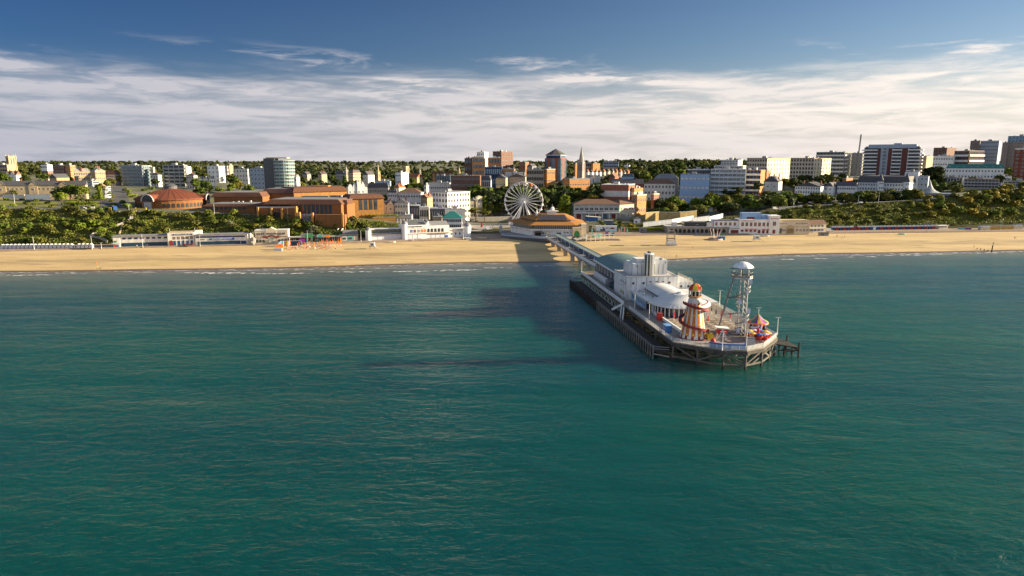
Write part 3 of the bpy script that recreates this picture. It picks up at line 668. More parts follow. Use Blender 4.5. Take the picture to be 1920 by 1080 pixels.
def stage_block():
    t = PT('stage_house', 'white stage house with a round brown glass stair tower between theatre and restaurant', 'stage house')
    mb = MB(); mb.box(3.9, -65.5, 5.5, 24.6, -46.4, 15.0); mb.box(24.6, -64.5, 5.5, 31.5, -47.5, 12.5); part('wall', mb, mat('weathered_white', (.66, .65, .62), .65, .22, .8, stretch=(1.2, 1.2, .1)), t)
    mb = MB()
    for a, b in ((3.9, 24.6),):
        mb.box(a-.05, -65.6, 15.0, b+.05, -65.2, 15.35); mb.box(a-.05, -65.2, 15.0, a+.3, -46.4, 15.35); mb.box(b-.3, -65.2, 15, b+.05, -46.4, 15.35)
    mb.box(4.2, -65.2, 14.9, 24.3, -46.5, 15.06, 0); part('parapet', mb, greyw, t)
    mb = MB(); mb.box(7.8, -60, 15.05, 14.2, -50, 19.6); mb.box(6.6, -57.5, 15.05, 7.8, -50.5, 19.3); mb.box(14.2, -60, 15.05, 22, -50, 20.9); mb.box(9.8, -58, 19.6, 14.2, -52, 21.2); part('fly_tower', mb, MATS['weathered_white'], t)
    mb = MB()
    for x in (9.6, 11.2, 16.6, 18.4, 20.2): mb.box(x, -60.12, 15.2, x+.14, -59.98, 19.3)
    for x, z in ((9, 18.3), (13, 18.6), (20.9, 19.6)): mb.box(x, -60.1, z, x+.5, -59.95, z+.6)
    part('drainpipe', mb, mgrey, t)
    mb = MB(); mb.cyl(13.6, -61.8, 15.02, 23.6, 1.75, 1.75, 20); part('stair_tower', mb, mat('bronze_glass', (.115, .095, .06), .18, .35, .5, .6, stretch=(2, 2, .15)), t, smooth=False)
    mb = MB()
    for a in (-.2, .62, 1.3, 2.0, 2.9, 3.7): mb.box(13.6+1.72*cos(-a-.2)-.16, -61.8+1.72*sin(-a-.2)-.16, 15.0, 13.6+1.72*cos(-a-.2)+.16, -61.8+1.72*sin(-a-.2)+.16, 23.7)
    mb.cyl(13.6, -61.8, 23.6, 24.05, 1.95, 1.95, 20); mb.box(15.1, -62.6, 15.02, 15.6, -61, 23.8); part('tower_frame', mb, white, t)
    mb = MB(); mb.cyl(13.9, -61.6, 24.05, 24.6, .75, .75, 10); mb.box(13.1, -62.2, 24.05, 13.5, -61.4, 24.9); part('vent', mb, dgrey, t)
    mb = MB(); mb.ball(19.6, -59.2, 21.3, .9, .5, .5, 8, 5); part('roof_dish', mb, mgrey, t)
    for x, h in ((15.6, 2.6), (17.2, 2.0), (18.9, 2.4), (21.4, 3.4), (22.9, 1.6), (8.4, 1.3)):
        mb = MB(); mb.tube((x, -58.5, 19.5), (x, -58.5, 20.9+h), .05, 5); part('aerial', mb, mgrey, t)
    wm = MB(); wm.box(-.42, -.05, -.42, .42, .05, .42); wm = wm.mesh('window', [glass])
    for x in (6.4, 10.6, 21.2): obj('window', wm, t, (x, -65.55, 12.6))
    for x in (13.4, 16.0, 18.6): o = obj('window', wm, t, (x, -65.55, 13.1)); o.scale = (1.1, 1, .45)
    for y in (-63, -60, -57): obj('window', wm, t, (3.85, y, 12.4), pi/2)
    for x in (26.5, 29.5): obj('window', wm, t, (x, -64.55, 10.8))
    for x in (7.6, 11.8, 16.8, 20.6): mb = MB(); mb.box(x-.08, -65.58, 8, x+.08, -65.4, 15); part('downpipe', mb, mgrey, t)
    mb = MB(); mb.box(18.6, -65.62, 9.95, 20.0, -65.4, 12.1); part('door', mb, dgrey, t)
    mb = MB(); mb.box(3.75, -61.5, 7.4, 3.92, -56.2, 8.8); part('poster', mb, mat('poster_print', (.30, .32, .14), .6, .9, .9), t)
    mb = MB(); railing(mb, [(24.8, -64.3), (31.3, -64.3), (31.3, -47.6)], 12.5, 1.0, 1.6); part('roof_railing', mb, cream, t)
stage_block()
def restaurant():
    t = PT('pier_restaurant', 'white pier restaurant with vaulted roof and round fluted cone roof over a glazed front', 'restaurant')
    mb = MB(); mb.box(6, -84, 5.5, 30, -65.6, 9.6); mb.cyl(16.5, -90, 5.5, 9.5, 9.4, 9.4, 40); part('wall', mb, mat('dark_interior_glass', (.05, .06, .07), .2, .4, .4, .5), t)
    mb = MB(); mb.box(5.4, -88, 9.55, 30.4, -65.6, 9.95); mb.box(22, -92, 9.5, 30.4, -87.9, 9.9); part('flat_roof', mb, whiteroof, t)
    n = 48; mb = MB()
    pr = [(10.9, 9.45), (10.9, 9.8), (8.6, 10.75), (5.6, 11.8), (2.4, 12.9), (0.9, 13.3)]
    mb.lathe(pr, 16.5, -90, n); mb.cyl(16.5, -90, 13.2, 13.75, 1.0, .9, 16)
    for i in range(n):
        a = 2*pi*i/n; c = Vector((16.5, -90, 0)); d = Vector((cos(a), sin(a), 0))
        mb.bar(c+d*10.8+Vector((0, 0, 9.86)), c+d*2.3+Vector((0, 0, 12.97)), .09, .09)
    part('cone_roof', mb, whiteroof, t)
    mb = MB(); xs = [11+11.5*i/14 for i in range(15)]; zz = [10.9+1.6*sin(pi*i/14)**.75 if 0 < i < 14 else 10.9 for i in range(15)]
    for i in range(14): mb.add([(xs[i], -85.5, zz[i]), (xs[i+1], -85.5, zz[i+1]), (xs[i+1], -65.6, zz[i+1]), (xs[i], -65.6, zz[i])], [(0, 1, 2, 3)])
    mb.add([(x, -85.5, z) for x, z in zip(xs, zz)], [tuple(range(15))[::-1]]); mb.box(11, -85.5, 9.9, 11.2, -65.6, 10.95); mb.box(22.3, -85.5, 9.9, 22.5, -65.6, 10.95)
    part('vault_roof', mb, whiteroof, t)
    mb = MB(); mb.box(10.9, -85, 10.05, 11.0, -66.2, 10.75); part('clerestory', mb, glass, t)
    mb = MB()
    for j in range(9): mb.box(10.82, -85+2.3*j, 10.0, 10.94, -84.75+2.3*j, 10.8)
    part('clerestory_frame', mb, white, t)
    for x, y, s in ((8.3, -69, .5), (9.2, -72, .8), (8, -76, .7), (7.4, -70.5, .4)):
        mb = MB(); mb.box(x-s, y-s, 9.95, x+s, y+s, 9.95+s*.9); part('roof_vent', mb, greyw, t)
    mb = MB(); mb.box(9, -82, 10.4, 9.3, -74, 10.6); mb.box(9, -82, 9.95, 9.3, -81.7, 10.5); mb.box(9, -74.3, 9.95, 9.3, -74, 10.5); part('duct', mb, mgrey, t)
    for j in range(24):                                         # columns round the bowed front
        a = radians(172+j*9.6); x, y = 16.5+9.95*cos(a), -90+9.95*sin(a)
        mb = MB(); mb.box(x-.17, y-.17, 5.9, x+.17, y+.17, 9.5); part('column', mb, white, t)
    mb = MB()
    for y0, y1 in ((-84, -65.7),): mb.box(5.8, y0, 5.9, 6.02, y1, 6.9); mb.box(5.8, y0, 8.8, 6.02, y1, 9.6)
    for j in range(10): mb.box(5.75, -84+2.0*j, 5.9, 6.03, -83.5+2.0*j, 9.6)
    part('front_panel', mb, mat('pale_blue_paint', (.42, .56, .66), .6, .1, .6), t)
    mb = MB(); mb.box(29.9, -84, 5.9, 30.1, -65.7, 9.6); part('wall_panel', mb, cream, t)
    mb = MB(); mb.box(3.2, -85, 5.9, 4.6, -80, 6.7); part('planter', mb, dgrey, t)
restaurant()

def helter():
    w = PW(7.9, -125.4); t = thing('helter_skelter', 'red, yellow and white striped helter skelter with spiral slide at the end of the pier', 'helter skelter', (w[0], w[1], DK), PRZ)
    n = 20; mats = [offwhite, mat('orange_red_paint', (.52, .14, .018), .5, .1, .6), yellow, dred]
    H = 11.2; mb = MB(); rings = 10
    def R(z): return 4.1-1.95*(z/H)**.9
    for j in range(rings):
        z0, z1 = H*j/rings, H*(j+1)/rings
        for i in range(n*3):                                   # stripe of three slim facets: white, wavy red, white
            a0, a1 = 2*pi*i/(n*3), 2*pi*(i+1)/(n*3)
            mi = (1 if i % 5 < 3 else 0)
            if j == 0: mi = 3 if i % 5 < 2 else 0
            v = [(R(z)*cos(a), R(z)*sin(a), z) for z in (z0, z1) for a in (a0, a1)]
            mb.add([v[0], v[1], v[3], v[2]], [(0, 1, 2, 3)], mi)
    for i in range(12):
        a = 2*pi*(i*5+1.5)/(n*3)
        for z in (1.7, 4.8, 7.6, 9.8):
            s = .40-.02*z; r = R(z)+.06; c = Vector((r*cos(a), r*sin(a), z)); d = Vector((-sin(a), cos(a), 0))
            mb.add([c-Vector((0, 0, s*1.2)), c+d*s, c+Vector((0, 0, s*1.2)), c-d*s], [(0, 1, 2, 3)], 2)
    part('tower', mb, mats, t)
    mb = MB(); mb.lathe([(2.15, H), (1.75, H+1.6), (1.75, H+1.7)], n=16); part('upper_tower', mb, offwhite, t)
    mb = MB(); mb.cyl(0, 0, H+1.7, H+2.1, 2.0, 2.0, 16); mb.cyl(0, 0, H+3.7, H+4.0, 2.0, 2.0, 16, 1); mb.cyl(0, 0, H+2.1, H+3.7, 1.2, 1.2, 12, 2)
    for i in range(10):
        a = 2*pi*i/10; mb.box(1.8*cos(a)-.14, 1.8*sin(a)-.14, H+2.0, 1.8*cos(a)+.14, 1.8*sin(a)+.14, H+3.8, 1)
    part('lantern', mb, [obrick, cream, mat('dark_room', (.05, .03, .02), .8)], t)
    mb = MB()
    for i in range(16):
        a0, a1 = 2*pi*i/16, 2*pi*(i+1)/16; pr = [(2.05, H+4.0), (1.95, H+4.6), (1.5, H+5.3), (.7, H+5.8), (0.05, H+5.95)]
        for (r0, z0), (r1, z1) in zip(pr, pr[1:]):
            mb.add([(r0*cos(a0), r0*sin(a0), z0), (r0*cos(a1), r0*sin(a1), z0), (r1*cos(a1), r1*sin(a1), z1), (r1*cos(a0), r1*sin(a0), z1)], [(0, 1, 2, 3)], (i//2) % 2)
    part('cupola', mb, [red, yellow], t)
    mb = MB(); mb.tube((0, 0, H+5.9), (0, 0, H+7.0), .07, 6); mb.tube((1.9, 0, H+4), (2.0, 0, H+5.6), .04, 5); part('finial', mb, red, t)
    # spiral slide: dark trough, red outer wall
    tr = MB(); wl = MB(); N = 72; turns = 1.42
    prev = None
    for i in range(N+1):
        s = i/N; a = radians(190)+s*turns*2*pi; z = H+.2-(H-2.2)*s; ri = 3.35+.75*s; ro = ri+.7
        c, sn = cos(a), sin(a)
        cur = [(ri*c, ri*sn, z), (ro*c, ro*sn, z), (ro*c, ro*sn, z+.55), ((ro+.1)*c, (ro+.1)*sn, z+.55), ((ro+.1)*c, (ro+.1)*sn, z-.3), (ri*c, ri*sn, z-.3), (ri*c, ri*sn, z+.35)]
        if prev:
            tr.add(prev[:2]+cur[:2], [(0, 1, 3, 2)])
            for k in range(1, 6): wl.add([prev[k], prev[k+1], cur[k+1], cur[k]], [(0, 1, 2, 3)])
            wl.add([prev[6], prev[0], cur[0], cur[6]], [(0, 1, 2, 3)])
        prev = cur
    sl = part('slide', tr, mat('slide_trough', (.075, .08, .09), .4, .1, .5), t)
    o = obj('slide_wall', wl.mesh('slide_wall', [dred]), sl)
    mb = MB(); m = 20
    for i in range(m):                                          # white apron between tower and the top turn
        a0, a1 = radians(-80+150*i/m), radians(-80+150*(i+1)/m)
        f = lambda a, i: (3.9*cos(a), 3.9*sin(a), H-.2+.6*sin(pi*i/m)); g = lambda a: (1.8*cos(a), 1.8*sin(a), H+1.3)
        mb.add([f(a0, i), f(a1, i+1), g(a1), g(a0)], [(0, 1, 2, 3)])
    part('apron', mb, offwhite, t); mb = MB()
    for i in range(m): a0, a1 = radians(-80+150*i/m), radians(-80+150*(i+1)/m); mb.tube((3.95*cos(a0), 3.95*sin(a0), H-.15+.6*sin(pi*i/m)), (3.95*cos(a1), 3.95*sin(a1), H-.15+.6*sin(pi*(i+1)/m)), .14, 5)
    part('apron_rim', mb, dred, t)
    mb = MB(); mb.lathe([(4.4, 0), (4.4, .25), (4.1, .3)], n=20); part('skirt', mb, dred, t)
    mb = MB(); mb.box(3.4, -3.4, 0, 5.2, -1.6, 1.6); mb.hip(3.4, -3.4, 5.2, -1.6, 1.6, .5, .2); part('pay_booth', mb, yellow, t)
helter()
w = PW(11.2, -133.0); mb = MB(); mb.ball(0, 0, .75, .8, .8, .85, 12, 8); o = obj('bin', mb.mesh('bin', [red], True), None, (*w, DK)); tag(o, 'round red bin at the foot of the striped helter skelter', 'bin')
def zip_tower():
    t = thing('zip_wire_tower', 'tall grey steel tower with spiral stairs and white umbrella roof on the pier end', 'tower', (72.2, 209.0, DK), PRZ)
    H = 18.4; mb = MB()
    for x, y in ((1.0, -.4), (-.9, .9)): mb.tube((x, y, 0), (x, y, H+2.6), .24, 8)
    part('mast', mb, steel, t)
    mb = MB(); mb.tube((-9.2, -1.8, 0), (-3.0, 0, H+1.8), .30, 8); part('strut', mb, mat('dark_steel', (.16, .15, .145), .5, .2, .8, .5, .3), t)
    mb = MB(); mb.bar((-6.9, -1.1, 7.2), (-.9, .9, 7.2), .35, .45); mb.bar((-4.9, -.6, 12.4), (-.9, .9, 12.4), .3, .4); part('tie_beam', mb, dgrey, t)
    mb = MB(); oc = [(-.7+3.3*cos(2*pi*i/8+.39), .2+2.7*sin(2*pi*i/8+.39)) for i in range(8)]
    mb.prism(oc, H, H+.3); pl = part('platform', mb, steel, t)
    mb = MB(); railing(mb, oc+oc[:1], H+.3, 1.6, 1.0, (1, .1), .1, .1); 
    for a, b in zip(oc, oc[1:]+oc[:1]): mb.bar((*a, H+.75), (*b, H+.75), .05, .45)
    obj('railing', mb.mesh('railing', [mat('mesh_panel', (.20, .20, .19), .5, .15, .8, .5, .2)]), pl)
    mb = MB()
    for i in range(16):
        a0, a1 = 2*pi*i/16, 2*pi*(i+1)/16; pr = [(3.25-.18*(i % 2), H+3.4), (2.8, H+3.95), (2.0, H+4.6), (1.0, H+5.05), (.05, H+5.2)]
        for (r0, z0), (r1, z1) in zip(pr, pr[1:]):
            mb.add([(-.6+r0*cos(a0), .2+r0*sin(a0), z0), (-.6+r0*cos(a1), .2+r0*sin(a1), z0), (-.6+r1*cos(a1), .2+r1*sin(a1), z1), (-.6+r1*cos(a0), .2+r1*sin(a0), z1)], [(0, 1, 2, 3)])
    part('umbrella_roof', mb, mat('white_fabric', (.72, .72, .72), .6, .04, .5), t)
    mb = MB(); mb.tube((-.6, .2, H+5.2), (-.6, .2, H+6.4), .05, 5); mb.tube((-.6, .2, H+.3), (-.6, .2, H+5.1), .2, 7)
    for i in range(4): mb.tube((-.6, .2, H+3.0), (-.6+3.1*cos(i*pi/2+.5), .2+3.1*sin(i*pi/2+.5), H+3.25), .09, 5)
    mb.bar((-4.6, .2, H+3.2), (-2, .2, H+3.2), .3, .3); part('roof_frame', mb, dgrey, t)
    fl = 6; h = H/fl
    for j in range(fl):                                        # spiral stair in flights round the masts
        z = h*j; mb = MB(); a0 = j*2.2
        for i in range(12):
            a = a0+i*.36; zz = z+h*i/12; c = Vector((0.1, .2, zz)); d = Vector((cos(a), sin(a), 0)); e = Vector((-sin(a), cos(a), 0))
            mb.add([c+d*.25-e*.1, c+d*2.0-e*.35, c+d*2.0+e*.35, c+d*.25+e*.1], [(0, 1, 2, 3)])
            mb.bar(c+d*2.0, c+d*2.0+Vector((0, 0, 1.1)), .09, .09)
            b = a+.36; mb.bar(c+d*2.0+Vector((0, 0, 1.05)), Vector((.1+2.0*cos(b), .2+2.0*sin(b), zz+h/12+1.05)), .1, .1)
            mb.bar(c+d*2.01+Vector((0, 0, .15)), Vector((.1+2.01*cos(b), .2+2.01*sin(b), zz+h/12+.15)), .1, .4)
        part('stair_flight', mb, mat('stair_steel', (.25, .245, .235), .5, .12, .8, .5, .3), t)
        mb = MB(); x = (-1.9, .3, 1.2)[j % 3]; mb.box(x-.5, -1.75, z+h*.45, x+.6, -1.68, z+h*.45+1.5); part('side_panel', mb, mat('lilac_panel', (.42, .43, .52), .6, .1, .6), t)
    mb = MB(); mb.tube((-.6, -1.3, 0), (-.6, -1.3, H), .16, 6); part('mast', mb, steel, t); mb = MB()
    for i in range(11): z = 1.6*i+.4; mb.bar((1.0, -.4, z), (-.6, -1.3, z+1.6), .1, .1); mb.bar((-.6, -1.3, z), (-.9, .9, z+1.6), .1, .1); mb.bar((1, -.4, z+1.6), (-.9, .9, z), .1, .1)
    part('lattice', mb, steel, t)
    mb = MB(); mb.bar((1.0, -.4, 6), (-.9, .9, 6), .2, .3); mb.bar((1.0, -.4, 12), (-.9, .9, 12), .2, .3); part('crossbar', mb, steel, t)
zip_tower()
FUN = [red, yellow, green, purple, white, orange, blue, pink]
def ride_canopy():
    t = thing('carousel', 'carousel with a pink, green and yellow striped pointed canopy on the pier end', 'carousel', (79.0, 213.6, DK), 0)
    mb = MB(); mb.cyl(0, 0, 0, .4, 3.0, 3.0, 20); part('platform', mb, dgrey, t)
    mb = MB()
    for i in range(16):
        a0, a1 = 2*pi*i/16, 2*pi*(i+1)/16
        pr = [(3.3, 3.0), (3.2, 3.5), (1.6, 4.4), (.25, 5.9), (.05, 6.2)]
        for q, ((r0, z0), (r1, z1)) in enumerate(zip(pr, pr[1:])):
            mb.add([(r0*cos(a0), r0*sin(a0), z0), (r0*cos(a1), r0*sin(a1), z0), (r1*cos(a1), r1*sin(a1), z1), (r1*cos(a0), r1*sin(a0), z1)], [(0, 1, 2, 3)], [7, 2, 3, 1, 7, 3, 2, 1][i % 8] if q else (7 if i % 2 else 5))
    part('canopy', mb, FUN, t)
    mb = MB(); mb.cyl(0, 0, .4, 4.3, .5, .4, 10); part('pole', mb, mat('lilac_pole', (.4, .38, .55), .5), t)
    for i in range(8):
        a = 2*pi*i/8; mb = MB(); mb.ball(2.2*cos(a), 2.2*sin(a), 1.5, .6, .6, .8, 8, 5); mb.tube((2.2*cos(a), 2.2*sin(a), .4), (2.2*cos(a), 2.2*sin(a), 3.3), .05, 5); part('seat', mb, [black, pink, blue, black][i % 4], t)
ride_canopy()
def ride_cups():
    t = thing('children_ride', 'round children ride with red tubs under yellow, blue and lilac flower discs', 'fairground ride', (76.0, 204.6, DK), 0)
    mb = MB(); mb.cyl(0, 0, 0, .5, 3.9, 3.7, 24); part('platform', mb, mat('ride_boards', (.42, .22, .16), .6, .3, .8), t)
    mb = MB(); mb.cyl(0, 0, .5, 2.6, .45, .35, 10); mb.ball(0, 0, 3.0, .55, n=10); part('centre_post', mb, red, t)
    for i in range(9):
        a = 2*pi*i/9+.3; x, y = 2.75*cos(a), 2.75*sin(a)
        mb = MB(); mb.lathe([(.45, .5), (.85, .7), (.95, 1.5), (.75, 1.5), (.6, .8)], x, y, 12); s = part('tub', mb, red, t)
        mb = MB(); mb.tube((x, y, .6), (x, y, 2.3), .06, 5); mb.cyl(x, y, 2.25, 2.4, 1.15, .9, 14); mb.cyl(x, y, 2.4, 2.55, .5, .4, 10)
        obj('flower_canopy', mb.mesh('flower_canopy', [(yellow, blue, mat('lilac_paint', (.5, .35, .6), .5), yellow, white)[i % 5]]), s)
ride_cups()
def swing_boat():
    t = thing('swing_boat', 'small white A-frame swing boat with red gondola and white roof on the pier end', 'fairground ride', (64.6, 204.3, DK), 0)
    mb = MB()
    for y in (-.9, .9):
        mb.bar((-1.6, y, 0), (0, y, 3.2), .2, .2); mb.bar((1.6, y, 0), (0, y, 3.2), .2, .2)
    mb.bar((0, -1, 3.2), (0, 1, 3.2), .2, .2); part('frame', mb, white, t)
    mb = MB(); mb.add([(-1.7, -.7, 3.0), (-1.2, -.7, 1.9), (1.2, -.7, 1.9), (1.9, -.7, 3.0), (-1.7, .7, 3.0), (-1.2, .7, 1.9), (1.2, .7, 1.9), (1.9, .7, 3.0)], [(0, 1, 2, 3), (7, 6, 5, 4), (0, 4, 5, 1), (1, 5, 6, 2), (2, 6, 7, 3)]); part('gondola', mb, red, t)
    mb = MB(); mb.add([(-2.1, -1, 3.9), (2.0, -1, 3.5), (2.0, 1, 3.6), (-2.1, 1, 4.0), (-2.1, -1, 4.1), (2, -1, 3.7), (2, 1, 3.8), (-2.1, 1, 4.2)], [(3, 2, 1, 0), (4, 5, 6, 7), (0, 1, 5, 4), (1, 2, 6, 5), (2, 3, 7, 6), (3, 0, 4, 7)]); part('roof', mb, white, t)
swing_boat()
mb = MB(); a, b = PW(12.2, -139.2), PW(17.8, -140.4); a2, b2 = PW(8.6, -136.2), PW(12.2, -139.2)
for p, q in ((a, b), (a2, b2)): mb.bar((*p, DK+.75), (*q, DK+.75), .25, 1.5)
mb.bar((*b, DK+.75), (b[0]+.6, b[1]+2.0, DK+.75), .2, 1.5); o = obj('hoarding', mb.mesh('hoarding', [blue])); tag(o, 'low blue hoarding behind the railing beside the helter skelter', 'hoarding')
def deckkiosk(name, label, X, Y, sx, sy, h, m, m2):
    t = PT(name, label, 'kiosk', X, Y, DK); mb = MB(); mb.box(-sx/2, -sy/2, 0, sx/2, sy/2, h); part('body', mb, m, t)
    mb = MB(); mb.box(-sx/2-.15, -sy/2-.15, h, sx/2+.15, sy/2+.15, h+.18); part('roof', mb, m2, t)
    mb = MB(); mb.box(sx/2-.02, -sy/2+.3, 1.0, sx/2+.06, sy/2-.3, 1.9); part('hatch', mb, dgrey, t)
deckkiosk('kiosk', 'blue box kiosk on the pier deck left of the helter skelter', 2.4, -117.5, 1.8, 3.2, 2.2, blue, mat('light_blue_paint', (.16, .33, .60), .5))
deckkiosk('kiosk', 'red snack kiosk near the white columns of the pier restaurant', 5.4, -101, 1.6, 2.0, 2.3, red, dred)
deckkiosk('photo_booth', 'grey booth at the foot of the zip wire tower', 28.2, -124.2, 2.0, 1.8, 2.4, mgrey, steel)
deckkiosk('photo_booth', 'pale booth with dark doorway behind the railing at the pier front', 21.5, -136, 2.2, 1.6, 2.2, greyw, dgrey)
# picnic tables in rows
def picnic_tables():
    tm = MB(); tm.box(-.9, -.4, .72, .9, .4, .80); 
    bm = MB(); bm.box(-.9, -.85, .42, .9, -.6, .48); bm2 = MB(); bm2.box(-.9, .6, .42, .9, .85, .48)
    lm = MB(); lm.bar((-.65, -.8, 0), (-.65, 0, .75), .08, .1); lm.bar((-.65, .8, 0), (-.65, 0, .75), .08, .1); lm.bar((.65, -.8, 0), (.65, 0, .75), .08, .1); lm.bar((.65, .8, 0), (.65, 0, .75), .08, .1)
    pale = mat('pale_wood', (.52, .40, .27), .8, .2, 1)
    ms = [('tabletop', tm.mesh('tabletop', [pale])), ('bench', bm.mesh('bench', [pale])), ('bench', bm2.mesh('bench', [pale])), ('trestle', lm.mesh('trestle', [pale]))]
    first = None
    for i in range(6):
        for j in range(7):
            X, Y = 9.0+i*3.4+rnd.uniform(-.3, .3), -103-j*3.0+rnd.uniform(-.3, .3)
            if X < 13 and j == 6: continue
            w = PW(X, Y)
            if first is None:
                first = thing('picnic_table', 'pale wooden picnic table in the rows on the pier deck', 'picnic table', (*w, DK), PRZ, 'picnic tables on the pier deck')
                for n_, m_ in ms: obj(n_, m_, first)
            else: dup(first, (*w, DK), PRZ+rnd.uniform(-.1, .1))
picnic_tables()
def parasol(name, label, x, y, z, m, h=2.9, group=None):
    t = thing(name, label, 'parasol', (x, y, z), 0, group); mb = MB(); mb.tube((0, 0, 0), (0, 0, h), .04, 5); mb.cyl(0, 0, 0, .12, .3, .3, 8); part('pole', mb, white, t)
    mb = MB(); mb.lathe([(.08, h*.32), (.26, h*.36), (.20, h*.6), (.16, h*.85), (.02, h*1.02)], n=8); part('canopy', mb, m, t); return t
for (u, v, m, lb) in [(1264, 600, red, 'closed red parasol by the columns of the pier restaurant'), (1278, 607, red, 'closed red parasol on the left flank of the helter skelter'), (1327.5, 607, red, 'closed red parasol on the right flank of the helter skelter'),
                      (1352, 598, red, 'closed red parasol beside the leaning strut of the tower'), (1369, 601, red, 'closed red parasol nearest the spiral stairs of the tower'),
                      (1334, 588, black, 'closed black parasol beyond the picnic tables, farthest from the tower'), (1342, 594, black, 'closed black parasol beyond the picnic tables, between two other black ones'), (1353, 594, black, 'closed black parasol beyond the picnic tables, nearest the tower')]:
    p = atz(u, v, DK); parasol('parasol', lb, p[0], p[1], DK, m)
def lamp(label, p, h=6.0, arm=True, m=white):
    t = thing('lamp_post', label, 'lamp post', p, PRZ); mb = MB(); mb.tube((0, 0, 0), (0, 0, h), .11, 6, .07); mb.cyl(0, 0, 0, .8, .18, .16, 8); part('post', mb, m, t)
    mb = MB(); mb.box(-.9, -.14, h-.05, .9, .14, h+.14); part('lantern', mb, greyw, t)
for u, v, lb in [(1090.5, 511, 'white lamp post at the corner of the pier head by the walkway'), (1166, 559, 'white lamp post beside the white foyer of the pier theatre'), (1190, 578, 'white lamp post opposite the stair down to the landing stage'),
                 (1217, 598, 'white lamp post by the columns of the round restaurant'), (1291, 546, 'white lamp post on the far rail beyond the restaurant roof'), (1349, 572, 'white lamp post on the far rail between helter skelter and tower'), (1421, 608, 'white lamp post behind the striped carousel'),
                 (1457, 628, 'white lamp post at the south east corner of the pier'), (1399, 655, 'white lamp post at the front rail below the children ride'), (1354, 657, 'white lamp post at the front rail by the blue hoarding')]:
    lamp(lb, atz(u, v, DK), 5.6)
def jetty():
    t = PT('jetty', 'small decayed timber jetty with standing piles off the east corner of the pier', 'jetty')
    mb = MB(); mb.prism([(35, -126), (40, -131.5), (40.5, -123), (35.2, -112)], 3.0, 3.3); part('deck', mb, dtimber, t)
    for X, Y, z in ((40, -131.2, 5.0), (40.2, -127, 3.2), (40.4, -123, 5.2), (37.5, -117, 3.4), (37, -128, 3.1), (36, -113, 5.6), (37.7, -123.5, 3.1)):
        mb = MB(); mb.cyl(X, Y, -3, z, .36, .3, 7); part('pile', mb, dtimber, t)
    mb = MB(); mb.bar((36, -128.5, 2.2), (40.2, -130.8, 2.2), .3, .35); mb.bar((40.1, -131, 2.4), (40.4, -123, 2.4), .3, .35); mb.bar((36, -126, 1.2), (40, -129, 1.4), .3, .3); part('waling', mb, dtimber, t)
jetty()
